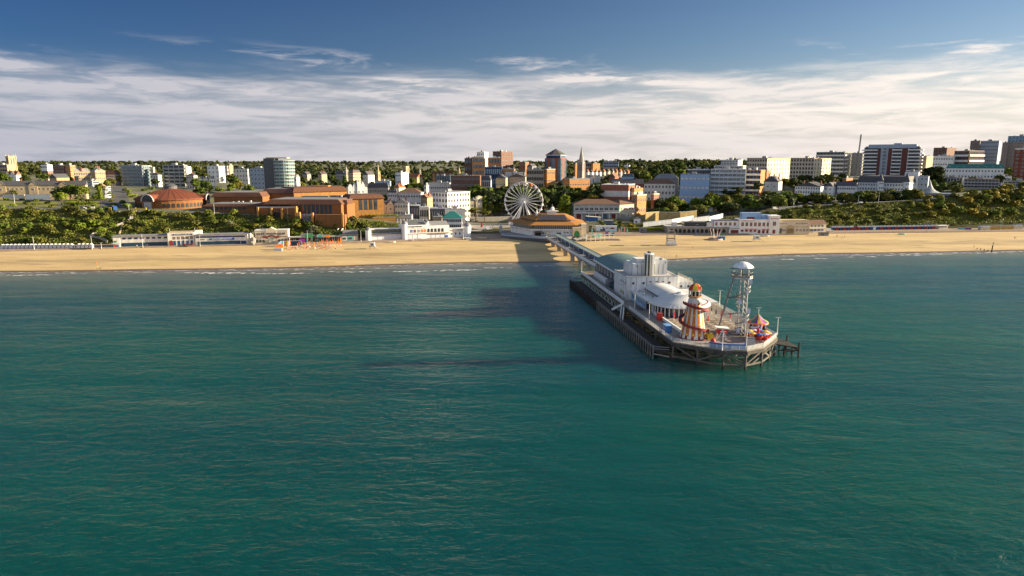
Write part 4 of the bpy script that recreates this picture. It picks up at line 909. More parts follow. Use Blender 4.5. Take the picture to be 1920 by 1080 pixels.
# ================================================================== TOWN BUILDINGS
FOOT = []
_wc = {}
def winmesh(w, h, fm, gm):
    key = (round(w, 1), round(h, 1), fm.name, gm.name)
    if key not in _wc:
        mb = MB(); w, h = key[:2]; t = .09
        mb.box(-w/2-t, -.07, -h/2-t, w/2+t, .05, h/2+t, 0); mb.box(-w/2, -.11, -h/2, w/2, 0, h/2, 1)
        if w > .9: mb.box(-.05, -.13, -h/2, .05, -.02, h/2, 0)
        _wc[key] = mb.mesh('window', [fm, gm])
    return _wc[key]
def bld(name, label, uL, uC, uR, Y, vt, th=None, wall=white, roof=None, fl=3, nl=4, nr=2, win='w', D=12.0, vb=None, ww=1.5, wh=1.9, frame=None, pane=None,
        chim=0, gables=(), dorm=0, cornice=None, bands=None, cat='building', group=None, base=None, sill=0, basem=None, slab=None):
    frame = frame or white; pane = pane or glass; slab = slab or white
    k0 = kof(uC, vt); kL, kR = kof(uL, vt), kof(uR, vt)
    if th is None: th = max(4.0, math.degrees(math.atan(k0))+ (14 if uR > uC+.5 and k0 > 0 else 0))
    a = radians(th); c, s = cos(a), sin(a)
    C = aty(uC, vt, Y); zt = C[2]; zb = aty(uC, vb, Y)[2] if vb else gz(C[0], Y)
    zb = min(zb, zt-3)
    wl = max(3.0, (C[0]-kL*Y)/(c+kL*s)); den = s-kR*c
    wr = (kR*Y-C[0])/den if uR > uC+.5 and abs(den) > .03 else D
    if not 3 <= wr <= 90: wr = D
    H = zt-zb
    t = thing(name, label, cat, (C[0], Y, zb), -a, group)
    FOOT.append((C[0], Y, c, -s, s, c, wl, wr))
    wm_ = wall if isinstance(wall, (list, tuple)) else None
    mb = MB()
    if bands:                                                  # horizontal stripes of two materials: [(height fraction, material index)...]
        z = -3.0
        for f_, mi in bands: mb.box(-wl, 0, z, 0, wr, H*f_, mi); z = H*f_
    else: mb.box(-wl, 0, -3, 0, wr, H)
    part('wall', mb, list(wall) if wm_ else wall, t)
    wallm = wall[0] if wm_ else wall
    rk, rm, rh = roof or ('flat', greyroof, .5)
    mb = MB(); rp = None
    if rk == 'flat':
        mb.box(-wl-.12, -.12, H, .12, wr+.12, H+rh*.6); rp = part('roof', mb, rm, t)
        mb = MB(); mb.box(-wl*.62, wr*.3, H+rh*.6, -wl*.62+min(5, wl*.22), wr*.3+4, H+rh*.6+2.2); part('plant_room', mb, greyw if wl > 14 else mgrey, t)
        for i in range(min(5, int(wl/6)+1)):
            mb = MB(); x, y, q = -wl*rnd.uniform(.08, .92), wr*rnd.uniform(.15, .8), rnd.uniform(.5, 1.1); mb.box(x-q, y-q*.7, H+rh*.55, x+q, y+q*.7, H+rh*.6+rnd.uniform(.5, 1.3)); part('roof_vent', mb, rnd.choice((greyw, dgrey, stone, white)), t)
    elif rk in ('hip', 'gable'):
        mb.hip(-wl, 0, 0, wr, H, rh, .5, gable=(rk == 'gable')); rp = part('roof', mb, rm, t)
        if rk == 'gable':
            mb = MB()
            if wl >= wr: mb.add([(-.02, .1, H), (-.02, wr-.1, H), (-.02, wr/2, H+rh*.93), (-wl+.02, .1, H), (-wl+.02, wr-.1, H), (-wl+.02, wr/2, H+rh*.93)], [(0, 1, 2), (5, 4, 3)])
            else: mb.add([(-.1, .02, H), (-wl+.1, .02, H), (-wl/2, .02, H+rh*.93)], [(0, 2, 1)])
            part('gable_wall', mb, wallm, t)
    elif rk == 'mansard':
        i = min(1.6, wr*.2); b = [(-wl-.3, -.3), (.3, -.3), (.3, wr+.3), (-wl-.3, wr+.3)]; u_ = [(-wl+i, i), (-i, i), (-i, wr-i), (-wl+i, wr-i)]
        mb.add([(x, y, H) for x, y in b]+[(x, y, H+rh) for x, y in u_], [(3, 2, 1, 0), (4, 5, 6, 7), (0, 1, 5, 4), (1, 2, 6, 5), (2, 3, 7, 6), (3, 0, 4, 7)]); rp = part('roof', mb, rm, t)
    if cornice:
        mb = MB(); mb.box(-wl-.3, -.3, H-.55, .3, wr+.3, H-.05); part('cornice', mb, cornice, t)
    if basem:
        mb = MB(); mb.box(-wl-.15, -.15, -3, .15, wr+.15, min(3.4, H*.3)); part('ground_floor', mb, basem, t)
    fh = H/fl
    if win == 'w':
        fl0 = 0
        while (fl-fl0)*(nl+nr) > 96: fl0 += 1
        for j in range(fl0, fl):
            z = (j+.52)*fh
            for n, L, side in ((nl, wl, 0), (nr, wr, 1)):
                if n <= 0: continue
                sx = L/n; w = min(ww, sx*.62); h = min(wh, fh*.62); m = winmesh(w, h, frame, pane)
                for i in range(n):
                    q = (i+.5)*sx
                    if side == 0: obj('window', m, t, (-q, 0, z))
                    else: obj('window', m, t, (0, q, z), pi/2)
    elif win == 'band':
        for j in range(fl):
            z = (j+.55)*fh; h = fh*.26
            for n, L, side in ((nl, wl, 0), (nr, wr, 1)):
                if n <= 0: continue
                mb = MB(); mb.box(-L+.5, -.10, z-h, -.5, .05, z+h, 0)
                for i in range(n+1): x = -.5-(L-1)*i/n; mb.box(x-.14, -.14, z-h, x+.14, .0, z+h, 1)
                o = part('window', mb, [pane, frame], t)
                if side: o.rotation_euler = (0, 0, -pi/2); o.rotation_euler = (0, 0, pi/2); o.location = (0, L, 0)
    elif win == 'balc':
        for n, L, side in ((nl, wl, 0), (nr, wr, 1)):
            if n <= 0: continue
            for j in range(fl):
                z = j*fh
                mb = MB(); mb.box(-L+.3, -.05, z+.25*fh, -.3, .06, z+.9*fh, 0)
                for i in range(n+1): x = -.3-(L-.6)*i/n; mb.box(x-.22, -.12, z+.1*fh, x+.22, .02, z+.95*fh, 1)
                o = part('window', mb, [pane, wallm], t)
                mb = MB(); mb.box(-L-.1, -1.3, z-.12, .1, 0, z+.12)
                b_ = part('balcony', mb, slab, t)
                mb = MB(); mb.box(-L, -1.34, z+.12, 0, -1.26, z+.12+fh*.33); bf = obj('balcony_front', mb.mesh('balcony_front', [frame]), b_)
                if side:
                    for q in (o, b_): q.rotation_euler = (0, 0, pi/2); q.location = (0, L, 0)
    for i in range(chim):
        x = -wl*(i+.5)/chim+.6; mb = MB(); ph = H+(rh if rk != 'flat' else .4)
        y = wr*.5; mb.box(x-.55, y-.4, H+.05, x+.55, y+.4, ph+1.5); ch = part('chimney', mb, redroof if i % 2 else brick, rp or t)
    for g_, gw, gh in gables:                                    # cross gables rising from the front: position, width, height
        x = -wl*g_; mb = MB()
        mb.add([(x-gw/2, -.35, H-.02), (x+gw/2, -.35, H-.02), (x, -.35, H+gh)], [(0, 1, 2)], 0)
        mb.add([(x-gw/2-.3, -.5, H-.25), (x, -.5, H+gh+.15), (x+gw/2+.3, -.5, H-.25), (x-gw/2-.3, wr*.5, H-.25), (x, wr*.5, H+gh+.15), (x+gw/2+.3, wr*.5, H-.25)], [(0, 1, 4, 3), (1, 2, 5, 4)], 1)
        mb.box(x-gw/2, -.35, -2, x+gw/2, -.01, H-.03, 0); part('gable', mb, [wallm, rm], t)
        m = winmesh(min(1.3, gw*.3), 1.3, frame, pane); obj('window', m, t, (x, -.36, H*.72)); obj('window', m, t, (x, -.36, H*.30))
    for i in range(dorm):
        x = -wl*(i+.5)/dorm; mb = MB(); mb.box(x-.8, .45, H+.2, x+.8, 2.4, H+min(2.0, rh*.8), 0); mb.box(x-.55, .38, H+.5, x+.55, .5, H+min(1.7, rh*.65), 1); part('dormer', mb, [white, glass], rp or t)
    return t, wl, wr, H
def clear_of_buildings(x, y, m=1.5):
    for cx, cy, ax, ay, bx, by, wl, wr in FOOT:
        dx, dy = x-cx, y-cy; p = dx*ax+dy*ay; q = dx*bx+dy*by
        if -wl-m < p < m and -m < q < wr+m: return False
    return True
FL = ('flat', greyroof, .6)
def hip(m, h): return ('hip', m, h)
def gab(m, h): return ('gable', m, h)
def man(m, h): return ('mansard', m, h)

# ---- west cliff, left of the photograph
bld('flats', 'tan brick flats with balconies left of the church tower', -15, 13, 14, 1000, 309, 4, tan, FL, 4, 6, 0, 'band', slab=tan)
bld('house', 'white gabled house with dark brown roof under the church tower', 9, 30, 39, 800, 328, 12, white, gab(brownroof, 4.5), 2, 3, 2, gables=((.3, 7, 4), (.75, 7, 4)), chim=2)
bld('terrace', 'long tan brick terrace with slate roof and three gables above the cliff lawn', -40, 160, 164, 576, 346.5, -13, sandst, gab(slate, 3.6), 2, 24, 2, ww=1.0, wh=1.2, gables=((.80, 7, 3.0), (.50, 6.5, 2.8), (.22, 6, 2.6)), chim=4, D=10)
bld('flats', 'white flats with a brown brick band above the long terrace', 76, 88, 98, 850, 309, 6, [white, bbrick], FL, 4, 3, 3, bands=((.42, 0), (.66, 1), (1, 0)), ww=2.2)
bld('flats', 'dark red brick flats with white windows behind the slate roofed house', 97, 119, 121, 900, 310, 4, bbrick, FL, 4, 5, 1, ww=2.4)
bld('flats', 'orange brick flats with white end at the left of the tan villas', 121, 131, 141, 900, 310, 10, obrick, FL, 4, 3, 3, ww=2.2)
bld('house', 'low tan house with dark slate roof below the brick flats', 92, 106, 130, 720, 333.5, 24, tan, gab(slate, 4.2), 1, 2, 4, ww=1.6)
bld('villa', 'large tan Victorian villa with tall bays, left one of the tan pair', 133, 138, 168, 760, 322, 58, sandst, hip(stone, 3.6), 3, 2, 7, chim=3, cornice=cream, wh=2.0)
bld('villa', 'large tan Victorian villa with projecting wings, right one of the tan pair', 169, 178, 197, 748, 320.5, 40, tan, hip(stone, 3.6), 3, 2, 5, chim=3, cornice=cream, wh=2.0)
bld('extension', 'low white glazed extension between the two tan villas', 161, 173, 175, 735, 340, 4, bstone, FL, 2, 6, 1, 'band')
bld('hotel', 'pale lilac terraced hotel with brown mansard roof beside the lane', 196, 215, 225, 770, 327.5, 12, mat('lilac_render', (.44, .42, .47), .75, .08), man(bbrick, 5), 3, 6, 3, dorm=5)
bld('flats', 'modern glass and grey flats with white right wall, nearer the lane', 226, 266, 279, 770, 311, 3, [greyw], ('flat', mgrey, .8), 6, 4, 3, 'balc', pane=glassb, frame=mat('balcony_glass', (.16, .19, .2), .2, .2, .5, .5), slab=greyw)
bld('flats', 'modern glass and cream flats with open roof frames behind the round brick hall', 305, 345, 350, 775, 310, 3, [offwhite], ('flat', mgrey, .8), 6, 4, 2, 'balc', pane=glass, frame=mat('balcony_glass2', (.22, .24, .24), .2, .2, .5, .5), slab=offwhite)
bld('flats', 'small cream flats seen between the two modern glass blocks', 266, 287, 290, 1000, 313.5, 4, cream, FL, 2, 5, 1)
bld('house', 'tan rendered house between the two modern glass blocks', 282, 296, 303, 765, 328, 8, offwhite, hip(slate, 2.5), 3, 3, 2, chim=1)
bld('flats', 'white penthouse flats right of the modern cream block', 341, 350, 358, 1000, 312.5, 6, white, FL, 3, 3, 3)
bld('house', 'pink washed house with bay at the foot of the modern cream block', 349, 363, 370, 725, 329, 8, mat('pink_render', (.52, .42, .37), .8, .08), hip(slate, 2.2), 3, 3, 2, chim=1)
for i, (a, b) in enumerate(((370, 380), (381, 391), (392, 403))):
    bld('house', ['small white modern house with blue grey panels, leftmost of a row of three', 'small white modern house, middle of a row of three above the bushes', 'small white modern house, rightmost of a row of three above the bushes'][i], a, b-3, b, 745, 335, 8, white, FL, 2, 2, 1, ww=2, group='small white modern houses')
bld('hotel', 'white slab hotel with sunlit right side and orange brick end before the far trees', 388, 410, 428, 950, 311.5, 8, white, FL, 4, 3, 5, wh=2.0)
bld('flats', 'small tan block adjoining the white slab hotel', 427, 430, 437, 965, 310.5, 30, sandst, FL, 4, 1, 2)
bld('hotel', 'white block with square windows in the trees left of the glass tower', 437, 464, 466, 850, 317, 3, offwhite, FL, 4, 5, 1, wh=2)
bld('hotel', 'pale blue white block adjoining the grey slab of the glass tower', 468, 502, 504, 820, 316, 3, bstone, FL, 5, 5, 0, wh=2)
bld('annexe', 'small white annexe at the right foot of the round glass tower', 551, 556, 562, 740, 332, 20, white, FL, 3, 1, 2)
bld('hall', 'grey house in the pines right of the round glass tower', 566, 576, 583, 1050, 327, 10, stone, gab(slate, 4), 2, 3, 2, chim=1)
bld('house', 'cream gabled house deep in the pines', 596, 603, 613, 1000, 327, 30, sandst, gab(slate, 4), 2, 2, 2, chim=2)
bld('hall', 'grey stone hall with dark roof left of the turreted town hall', 630, 643, 645, 1060, 326, 6, stone, gab(slate, 5), 2, 4, 1)
bld('town_hall', 'tan town hall with turrets before the pine woods', 653, 662, 676, 1050, 324, 30, sandst, man(slate, 4), 4, 4, 7, dorm=3, chim=2)
bld('house', 'white gabled house with slate roof left of the thin tan spire', 681, 690, 702, 1100, 328, 30, offwhite, gab(slate, 6), 2, 2, 3, gables=((.5, 8, 5),), chim=1)
bld('hotel', 'dark roofed grey stone hotel with white dormers behind the brown hall', 689, 728, 730, 680, 352, 2, stone, man(slate, 4.5), 3, 9, 1, dorm=6, chim=2)
bld('warehouse', 'low pale blue roofed shed behind the grey stone hotel', 704, 731, 733, 850, 340, 2, bluew, ('flat', bluew, .5), 1, 5, 1)
bld('office', 'white office block with bright fins right of the thin tan spire', 741, 752, 766, 950, 323.5, 30, white, FL, 3, 5, 0)
bld('hotel', 'large white hotel with brown hip roof and arched bay above the villas', 745, 789, 794, 640, 361.5, 2, offwhite, hip(brownroof, 4.2), 3, 9, 1, wh=1.8, dorm=0, cornice=white)
bld('wing', 'grey white hotel wing with slate mansard left of the brown hipped hotel', 727, 744, 746, 640, 361, 2, offwhite, man(slate, 3), 3, 4, 0, dorm=2, wh=1.8)
bld('house', 'brick and tan gabled house between the two white hotels', 790, 800, 811, 640, 371, 14, tan, gab(brownroof, 3.6), 2, 3, 2, gables=((.5, 5, 3),), chim=2)
bld('house', 'tan house with red tiled roof and tall chimney behind the white hotels', 739, 748, 760, 760, 352, 25, cream, hip(redroof, 4), 2, 3, 3, chim=2)
bld('terrace', 'low white terrace below the brown office block', 803, 843, 846, 800, 343, 2, offwhite, FL, 2, 10, 1)
bld('house', 'narrow white tower house left of the low white terrace', 795, 800, 804, 720, 347.5, 20, white, FL, 4, 2, 1)
bld('hotel', 'big white seaside hotel with shaded left front and dazzling sunlit right side', 811, 839, 881, 610, 361, 42, white, ('flat', greyroof, .9), 5, 5, 8, wh=2.5, ww=1.9, cornice=white, frame=sandst)
bld('turret_house', 'slate roofed house behind the corner turret right of the white hotel', 881, 888, 893, 645, 377, 35, cream, hip(slate, 3.5), 2, 2, 2)
bld('turret', 'square cream turret with flat cap right of the white hotel', 892, 895.5, 904, 640, 369, 60, cream, hip(cream, .9), 3, 1, 2)
bld('office', 'brown brick office block with white window rows in the town centre', 845, 900, 902, 780, 330, 2, bbrick, FL, 5, 11, 0, ww=2.2, wh=1.8)
bld('office', 'teal glass block left of the brown office block', 817, 844, 845, 900, 330, 2, mat('teal_glass', (.08, .13, .15), .2, .2, .3, .5), FL, 4, 8, 0, 'band')
for i, (a, b, m) in enumerate(((811, 818, obrick), (818.5, 825, cream), (825.5, 831.5, brick), (832, 838, offwhite), (838.5, 844, obrick), (844.5, 849, cream))):
    bld('house', ['brick gabled house, first from the left of the gabled row above the teal glass', 'cream gabled house, second of the gabled row above the teal glass', 'red brick gabled house, third of the gabled row above the teal glass', 'white gabled house, fourth of the gabled row above the teal glass', 'orange gabled house, fifth of the gabled row above the teal glass', 'cream gabled house at the right end of the gabled row'][i], a, b-3, b, 1000, 325.5, 25, m, gab(brownroof, 3.5), 2, 1, 1, chim=1, group='gabled houses above the teal glass')
bld('office', 'dark brick wing left of the orange and white office tower', 871, 885.5, 886.5, 1005, 297, 3, bbrick, FL, 5, 5, 0, 'band')
bld('office', 'orange banded office block left of its white tower', 886, 908, 909, 990, 295, -8, [obrick, offwhite], ('flat', offwhite, 1.4), 6, 8, 0, 'band')
bld('tower', 'white office tower with wide flat cap between orange banded wings', 894, 908, 915.5, 1000, 285.5, 8, offwhite, ('flat', offwhite, .8), 9, 4, 3)
bld('office', 'orange banded office block right of its white tower', 915.5, 940, 941, 1000, 296, -6, obrick, ('flat', offwhite, 1.0), 5, 8, 0, 'band')
bld('tower', 'brown residential tower with grey vertical strips on the skyline', 924, 940, 962, 1150, 284, 35, bbrick, FL, 9, 4, 7, wh=2.4, ww=2.0)
bld('office', 'dark glass office with blue windows below the brown tower', 909, 941, 943, 930, 313.5, 2, navy, FL, 3, 8, 0, 'band', pane=glassb)
bld('office', 'low orange brick office right of the dark glass office', 942, 964, 966, 930, 317.5, 2, obrick, FL, 2, 6, 0, 'band')
bld('shop', 'long white roofed shop among the town roofs', 948, 984, 986, 900, 324, 2, offwhite, ('flat', white, .6), 2, 8, 0)
bld('theatre', 'pale building with a dark domed roof right of the brown office', 901, 920, 923, 800, 338, 2, bstone, man(slate, 5), 3, 5, 0, 'band')
bld('shop', 'tan shop with slate roof between the domed roof and the wheel', 930, 948, 952, 820, 334, 5, tan, gab(slate, 4), 2, 5, 0, chim=2)
bld('shop', 'grey roofed shops above the garden trees left of the wheel', 953, 984, 987, 850, 332, 3, stone, gab(slate, 4), 2, 7, 0, chim=3)
bld('flats', 'red brown brick flats with white band on the hill behind the wheel', 974, 985, 995, 1150, 304, 14, brick, FL, 4, 4, 3)
bld('house', 'dark roofed grey house under the red brown flats', 988, 998, 1006, 1050, 312, 15, mgrey, gab(slate, 4), 2, 3, 2)
bld('store', 'weathered tan department store above the garden trees', 987, 1020, 1022, 850, 318, 2, stone, FL, 5, 7, 0, 'band', frame=tan)
bld('store', 'orange brick store with a white shaded corner beside the tan department store', 1021, 1026, 1041, 855, 317, 55, [obrick], FL, 4, 1, 4, cornice=white, ww=2)
bld('shop', 'low orange brick building with grey roof at the edge of the gardens', 1057, 1068, 1106, 850, 337, 62, obrick, ('flat', mgrey, 2.2), 2, 3, 8, ww=2)
bld('car_park', 'grey banded car park right of the tall church spire', 1095, 1109, 1110, 1150, 305.5, 4, concrete, FL, 4, 4, 0, 'band', pane=black)
bld('car_park', 'orange brick block right of the tall church spire', 1108, 1112, 1125, 1140, 306.5, 55, obrick, FL, 4, 1, 0)
bld('car_park', 'tall orange brick end wall just left of the church spire', 1076, 1079, 1084, 1120, 308, 55, obrick, FL, 4, 1, 0)
bld('office', 'pale grey slab office on the wooded skyline', 1131, 1160, 1165, 1250, 303.5, 10, bstone, FL, 4, 9, 2, 'band')
bld('house', 'white flat roofed villa on the wooded hill', 1170, 1180, 1192, 1250, 309.5, 16, white, FL, 2, 3, 3)
TOWNH = [(1098, 322.5, offwhite, brownroof), (1106, 323, white, slate), (1114, 322.5, white, brownroof), (1121, 323, white, slate), (1129, 322, cream, redroof), (1137, 321.5, offwhite, slate), (1145, 321, sandst, slate), (1152, 321.5, obrick, brownroof), (1160, 322, white, redroof), (1167, 324, cream, slate), (1174, 323, tan, redroof)]
for i, (u, v, m, r) in enumerate(TOWNH):
    bld('house', 'small %s house with %s roof right of the spire, %s in its row' % ({'offwhite_render': 'off white', 'white_paint': 'white', 'cream_render': 'cream', 'sandstone': 'tan', 'orange_brick': 'orange', 'tan_brick': 'brown'}[m.name], r.name.split('_')[0], ['first', 'second', 'third', 'fourth', 'fifth', 'sixth', 'seventh', 'eighth', 'ninth', 'tenth', 'last'][i]), u, u+4.5, u+7, 980+i*7 % 40, v, 22, m, gab(r, 3.6), 2, 2, 1, chim=1, group='hillside houses right of the spire')
bld('house', 'pale blue mansard house below the dark wooded hill', 1166, 1189, 1191, 880, 331, 10, bluew, man(slate, 3.5), 2, 6, 0, dorm=4)
bld('house', 'red tile hung house with white gables left of the pale blue mansard house', 1142, 1153, 1160, 900, 332, 18, brick, gab(brownroof, 5), 2, 3, 2, gables=((.4, 6, 4),))
bld('hall', 'long dark blue roofed hall behind the striped theatre', 1148, 1207, 1209, 765, 345, 4, brick, gab(slate, 5.5), 1, 8, 0, chim=2)
bld('fly_tower', 'brick theatre fly tower with two white stripes', 1127, 1179, 1190.5, 650, 347, 22, [brick, offwhite], ('flat', white, .7), 1, 0, 0, bands=((.22, 0), (.46, 1), (.60, 0), (.80, 1), (1, 0)))
bld('theatre', 'lower brick theatre block with a white band right of the striped fly tower', 1188, 1189.5, 1206, 655, 353.5, 40, [obrick, cream], ('flat', brownroof, .8), 1, 0, 3, bands=((.72, 0), (.86, 1), (1, 0)))
bld('theatre', 'brick theatre entrance block with tall windows beside the drive', 1184, 1195, 1212, 634, 366, 42, obrick, ('flat', cream, .8), 2, 1, 5, wh=3.5, ww=1.4, cornice=cream)
bld('pavilion_lodge', 'small brick and cream lodge among trees right of the theatre entrance', 1221, 1226, 1236, 660, 364, 40, brick, ('flat', cream, .8), 2, 1, 3, cornice=cream)
bld('arcade', 'white arcaded building with tall arches under a brown tiled roof', 1208, 1266, 1269, 720, 345, 12, offwhite, hip(brownroof, 4.5), 3, 9, 0, wh=2.6, ww=1.7, cornice=white)
bld('hall', 'big grey metal roofed hall behind the arcaded building', 1226, 1272, 1276, 800, 335, 14, mgrey, hip(greyroof, 5.5), 1, 0, 0)
bld('cinema', 'pale blue cinema block with white recesses right of the arcade', 1276, 1331, 1333, 700, 327, 16, bluew, FL, 3, 7, 0, ww=2.6, wh=1.8, pane=offwhite, frame=obrick)
bld('restaurant', 'white curved roof terrace block behind the pale blue cinema', 1289, 1331, 1333, 740, 319, 16, dgrey, ('flat', white, 1.4), 2, 9, 0, 'band')
bld('hotel', 'large stepped white hotel with balcony rows in the middle of the east side', 1333, 1399, 1401, 700, 318, 19, offwhite, ('flat', offwhite, .9), 7, 8, 0, 'balc', pane=mat('curtained_glass', (.20, .22, .23), .3, .3, .4), frame=mat('pale_balcony', (.50, .54, .56), .6, .06, .5))
bld('hotel', 'middle tier of the stepped white hotel', 1339, 1393, 1399, 712, 311.5, 24, offwhite, ('flat', offwhite, .8), 2, 7, 1, 'band', base=1, vb=320)
bld('hotel', 'top tier of the stepped white hotel with its dark roof sign', 1352, 1384, 1392.5, 716, 300.5, 26, greyw, ('flat', offwhite, .8), 3, 6, 2, vb=314)
bld('flats', 'red brick flats with white balconies right of the stepped hotel', 1400, 1427, 1435, 715, 319, 36, [obrick], FL, 5, 4, 0, 'balc', slab=white, pane=navy)
bld('flats', 'narrow orange brick block behind the red brick flats', 1436, 1438, 1445, 740, 320, 45, obrick, FL, 4, 1, 1)
bld('house', 'white gothic house with steep slate gables by the hill road', 1432, 1460, 1467, 690, 341, 32, offwhite, gab(slate, 6), 3, 5, 2, gables=((.25, 6, 5.5), (.7, 6, 5.5)), chim=3)
bld('grand_hotel', 'cream grand hotel, left block with sunlit right front and small domes', 1401, 1439, 1482, 850, 297, 43, cream, ('flat', brownroof, 1.2), 6, 8, 8, wh=2.6, ww=2.0, cornice=cream, frame=tan)
bld('grand_hotel', 'cream grand hotel, right block with dazzling sunlit end', 1483, 1527, 1559, 800, 297, 46, cream, ('flat', brownroof, 1.2), 7, 8, 6, wh=2.6, ww=2.0, cornice=cream, frame=tan)
bld('flats', 'pale balconied slab block on the skyline above the cream grand hotel', 1531, 1584, 1597, 1000, 285, 40, greyw, FL, 6, 8, 2, 'balc', slab=white, frame=white)
bld('office', 'blank grey tower left of the tall brown and white flats', 1597, 1618, 1625, 1000, 287, 42, stone, FL, 7, 3, 1)
bld('hotel', 'long white hotel with slate mansard and two cone capped towers', 1607, 1700, 1723, 680, 343.5, 43, white, man(slate, 6.5), 3, 18, 5, ww=1.3, wh=1.8, dorm=9)
bld('villa', 'white gabled villas with slate roofs at the corner of the hill road', 1491, 1539, 1552, 680, 350, 37, white, gab(slate, 4.2), 3, 10, 3, chim=3, ww=1.2)
bld('villa', 'white gabled house with sunlit right gable, middle of the white row', 1546, 1562, 1575, 690, 349.5, 40, white, gab(slate, 4), 2, 3, 3, gables=((.3, 5, 3.5),), chim=1)
bld('villa', 'white slate roofed house joining the long mansard hotel', 1570, 1604, 1608, 685, 349, 36, white, gab(slate, 4), 2, 8, 0)
bld('house', 'small orange brick house above the white row', 1580, 1587, 1599, 725, 334.5, 45, obrick, FL, 1, 2, 2)
bld('annexe', 'grey white rear annexe behind the tent pavilion', 1697, 1741, 1743, 700, 331, 36, bstone, FL, 3, 6, 0)
bld('annexe', 'white rooftop block behind the cone capped hotel tower', 1697, 1723, 1725, 705, 322.5, 36, white, FL, 2, 0, 0)
bld('flats', 'tan flats with sunlit right end, right of the tall brown and white flats', 1715, 1738, 1750, 950, 292.5, 46, sandst, FL, 4, 4, 3)
bld('tower', 'brown and grey student tower, lower one on the right skyline', 1751, 1776, 1794, 1150, 277, 50, bbrick, FL, 7, 4, 3, ww=1.8)
bld('hotel', 'white hotel with central gable below the brown skyline towers', 1750, 1788, 1792, 900, 293, 38, white, ('flat', white, 1), 4, 8, 0)
bld('flats', 'brown brick flats with white balconies on the right skyline', 1790, 1818, 1846, 900, 283, 66, brick, ('flat', greyw, .8), 5, 5, 5, 'balc', slab=white, frame=white)
bld('tower', 'dark brown brick part of the big modern block on the right skyline', 1820, 1838, 1839, 1050, 264, 40, mat('grey_brown_brick', (.17, .13, .105), .85, .12), FL, 10, 4, 0)
bld('tower', 'big modern blue grey block with a red panel on the right skyline', 1838, 1874, 1878.5, 1050, 264, 44, bstone, FL, 9, 9, 0, ww=1.6)
bld('tower', 'tall brown grey tower with blue glass top at the right edge', 1890, 1945, 1947, 1000, 265.5, 38, mat('grey_tan_brick', (.27, .22, .18), .85, .1), FL, 10, 9, 0)
bld('tower', 'blue glass crown of the tall tower at the right edge', 1890.5, 1946, 1947, 1002, 254.5, 38, mat('sky_blue_glass', (.10, .22, .34), .2, .15, .3, .5), FL, 2, 8, 0, 'band', pane=glassb, vb=266)
bld('tower', 'slim grey wing left of the tall blue topped tower', 1880, 1890, 1891, 1010, 268, 40, mat('grey_tan_brick2', (.24, .20, .17), .85, .1), FL, 9, 2, 0)
bld('flats', 'dark red brick tower with white cap cut by the right edge', 1903.5, 1940, 1942, 800, 280, 37, mat('dark_red_brick', (.155, .05, .035), .85, .14), ('flat', white, 1.8), 8, 3, 0, ww=2.2)
bld('hotel', 'long white hotel with green dormers on the east cliff', 1774, 1883, 1886, 740, 316, 35, white, man(tealroof, 4.6), 3, 18, 0, dorm=8, ww=1.4, wh=1.8)
bld('hotel', 'weathered cream hotel with long balconies above the cliff shrubs', 1808, 1874, 1877, 690, 337.5, 35, mat('weathered_cream', (.44, .42, .33), .8, .18), ('flat', brownroof, 1.2), 3, 10, 0, 'balc', slab=greyw, frame=greyw)
bld('flats', 'plain grey white block at the right edge above the cliff shrubs', 1881, 1945, 1946, 680, 341, 36, greyw, FL, 2, 8, 0, 'band')
bld('annexe', 'brown grey service wing below the green dormered hotel', 1771, 1806, 1808, 722, 333, 34, mgrey, FL, 2, 6, 0, 'band')
bld('extension', 'white pergola extension right of the green dormered hotel', 1878, 1897, 1899, 728, 331, 36, white, FL, 1, 6, 0, 'band')
# villas and cafes of the valley
bld('villa', 'tan villa with slate gables and white trim, left of the seafront pair', 703, 739, 740, 566, 384, -6, cream, gab(slate, 3.6), 2, 6, 0, gables=((.62, 6, 3.2), (.2, 6, 3)), chim=2, cornice=white)
bld('villa', 'tan villa with round bay and white balustrade, right of the seafront pair', 740, 765, 767, 564, 381.5, -6, cream, hip(slate, 3.2), 3, 5, 0, chim=2, cornice=white)
bld('shop', 'cream shops with red blinds below the villa with the round bay', 741, 772, 774, 553, 404, -4, cream, FL, 1, 7, 0, pane=dred)
bld('cafe', 'low glazed cafe with curved white roof left of the dazzling hotel', 767, 787, 789, 600, 386, -4, dgrey, ('flat', white, 1.0), 1, 6, 0, 'band')
bld('cafe', 'long low cafe with wide white eaves before the white hotel', 806, 845, 848, 592, 391.5, -4, dgrey, ('flat', white, 1.2), 1, 9, 0, 'band')
bld('shop', 'white single storey shop with shaded window left of the long cafe', 786, 804, 806, 598, 389, -4, offwhite, ('flat', white, .8), 1, 5, 0, 'band')
bld('cinema', 'plain white hall with bright gable end behind the teal roofed pavilion', 834, 872, 878, 580, 393, -4, offwhite, ('flat', greyw, .8), 1, 0, 0)
bld('kiosk', 'low brown topped building left of the teal roofed pavilion', 812, 828, 830, 563, 408, -4, tan, ('flat', mgrey, .8), 1, 4, 0)
bld('pavilion', 'white seafront pavilion with teal hip roof and window band', 829, 866, 876, 556, 409, -3, white, hip(tealroof, 5.2), 2, 9, 4, 'band')
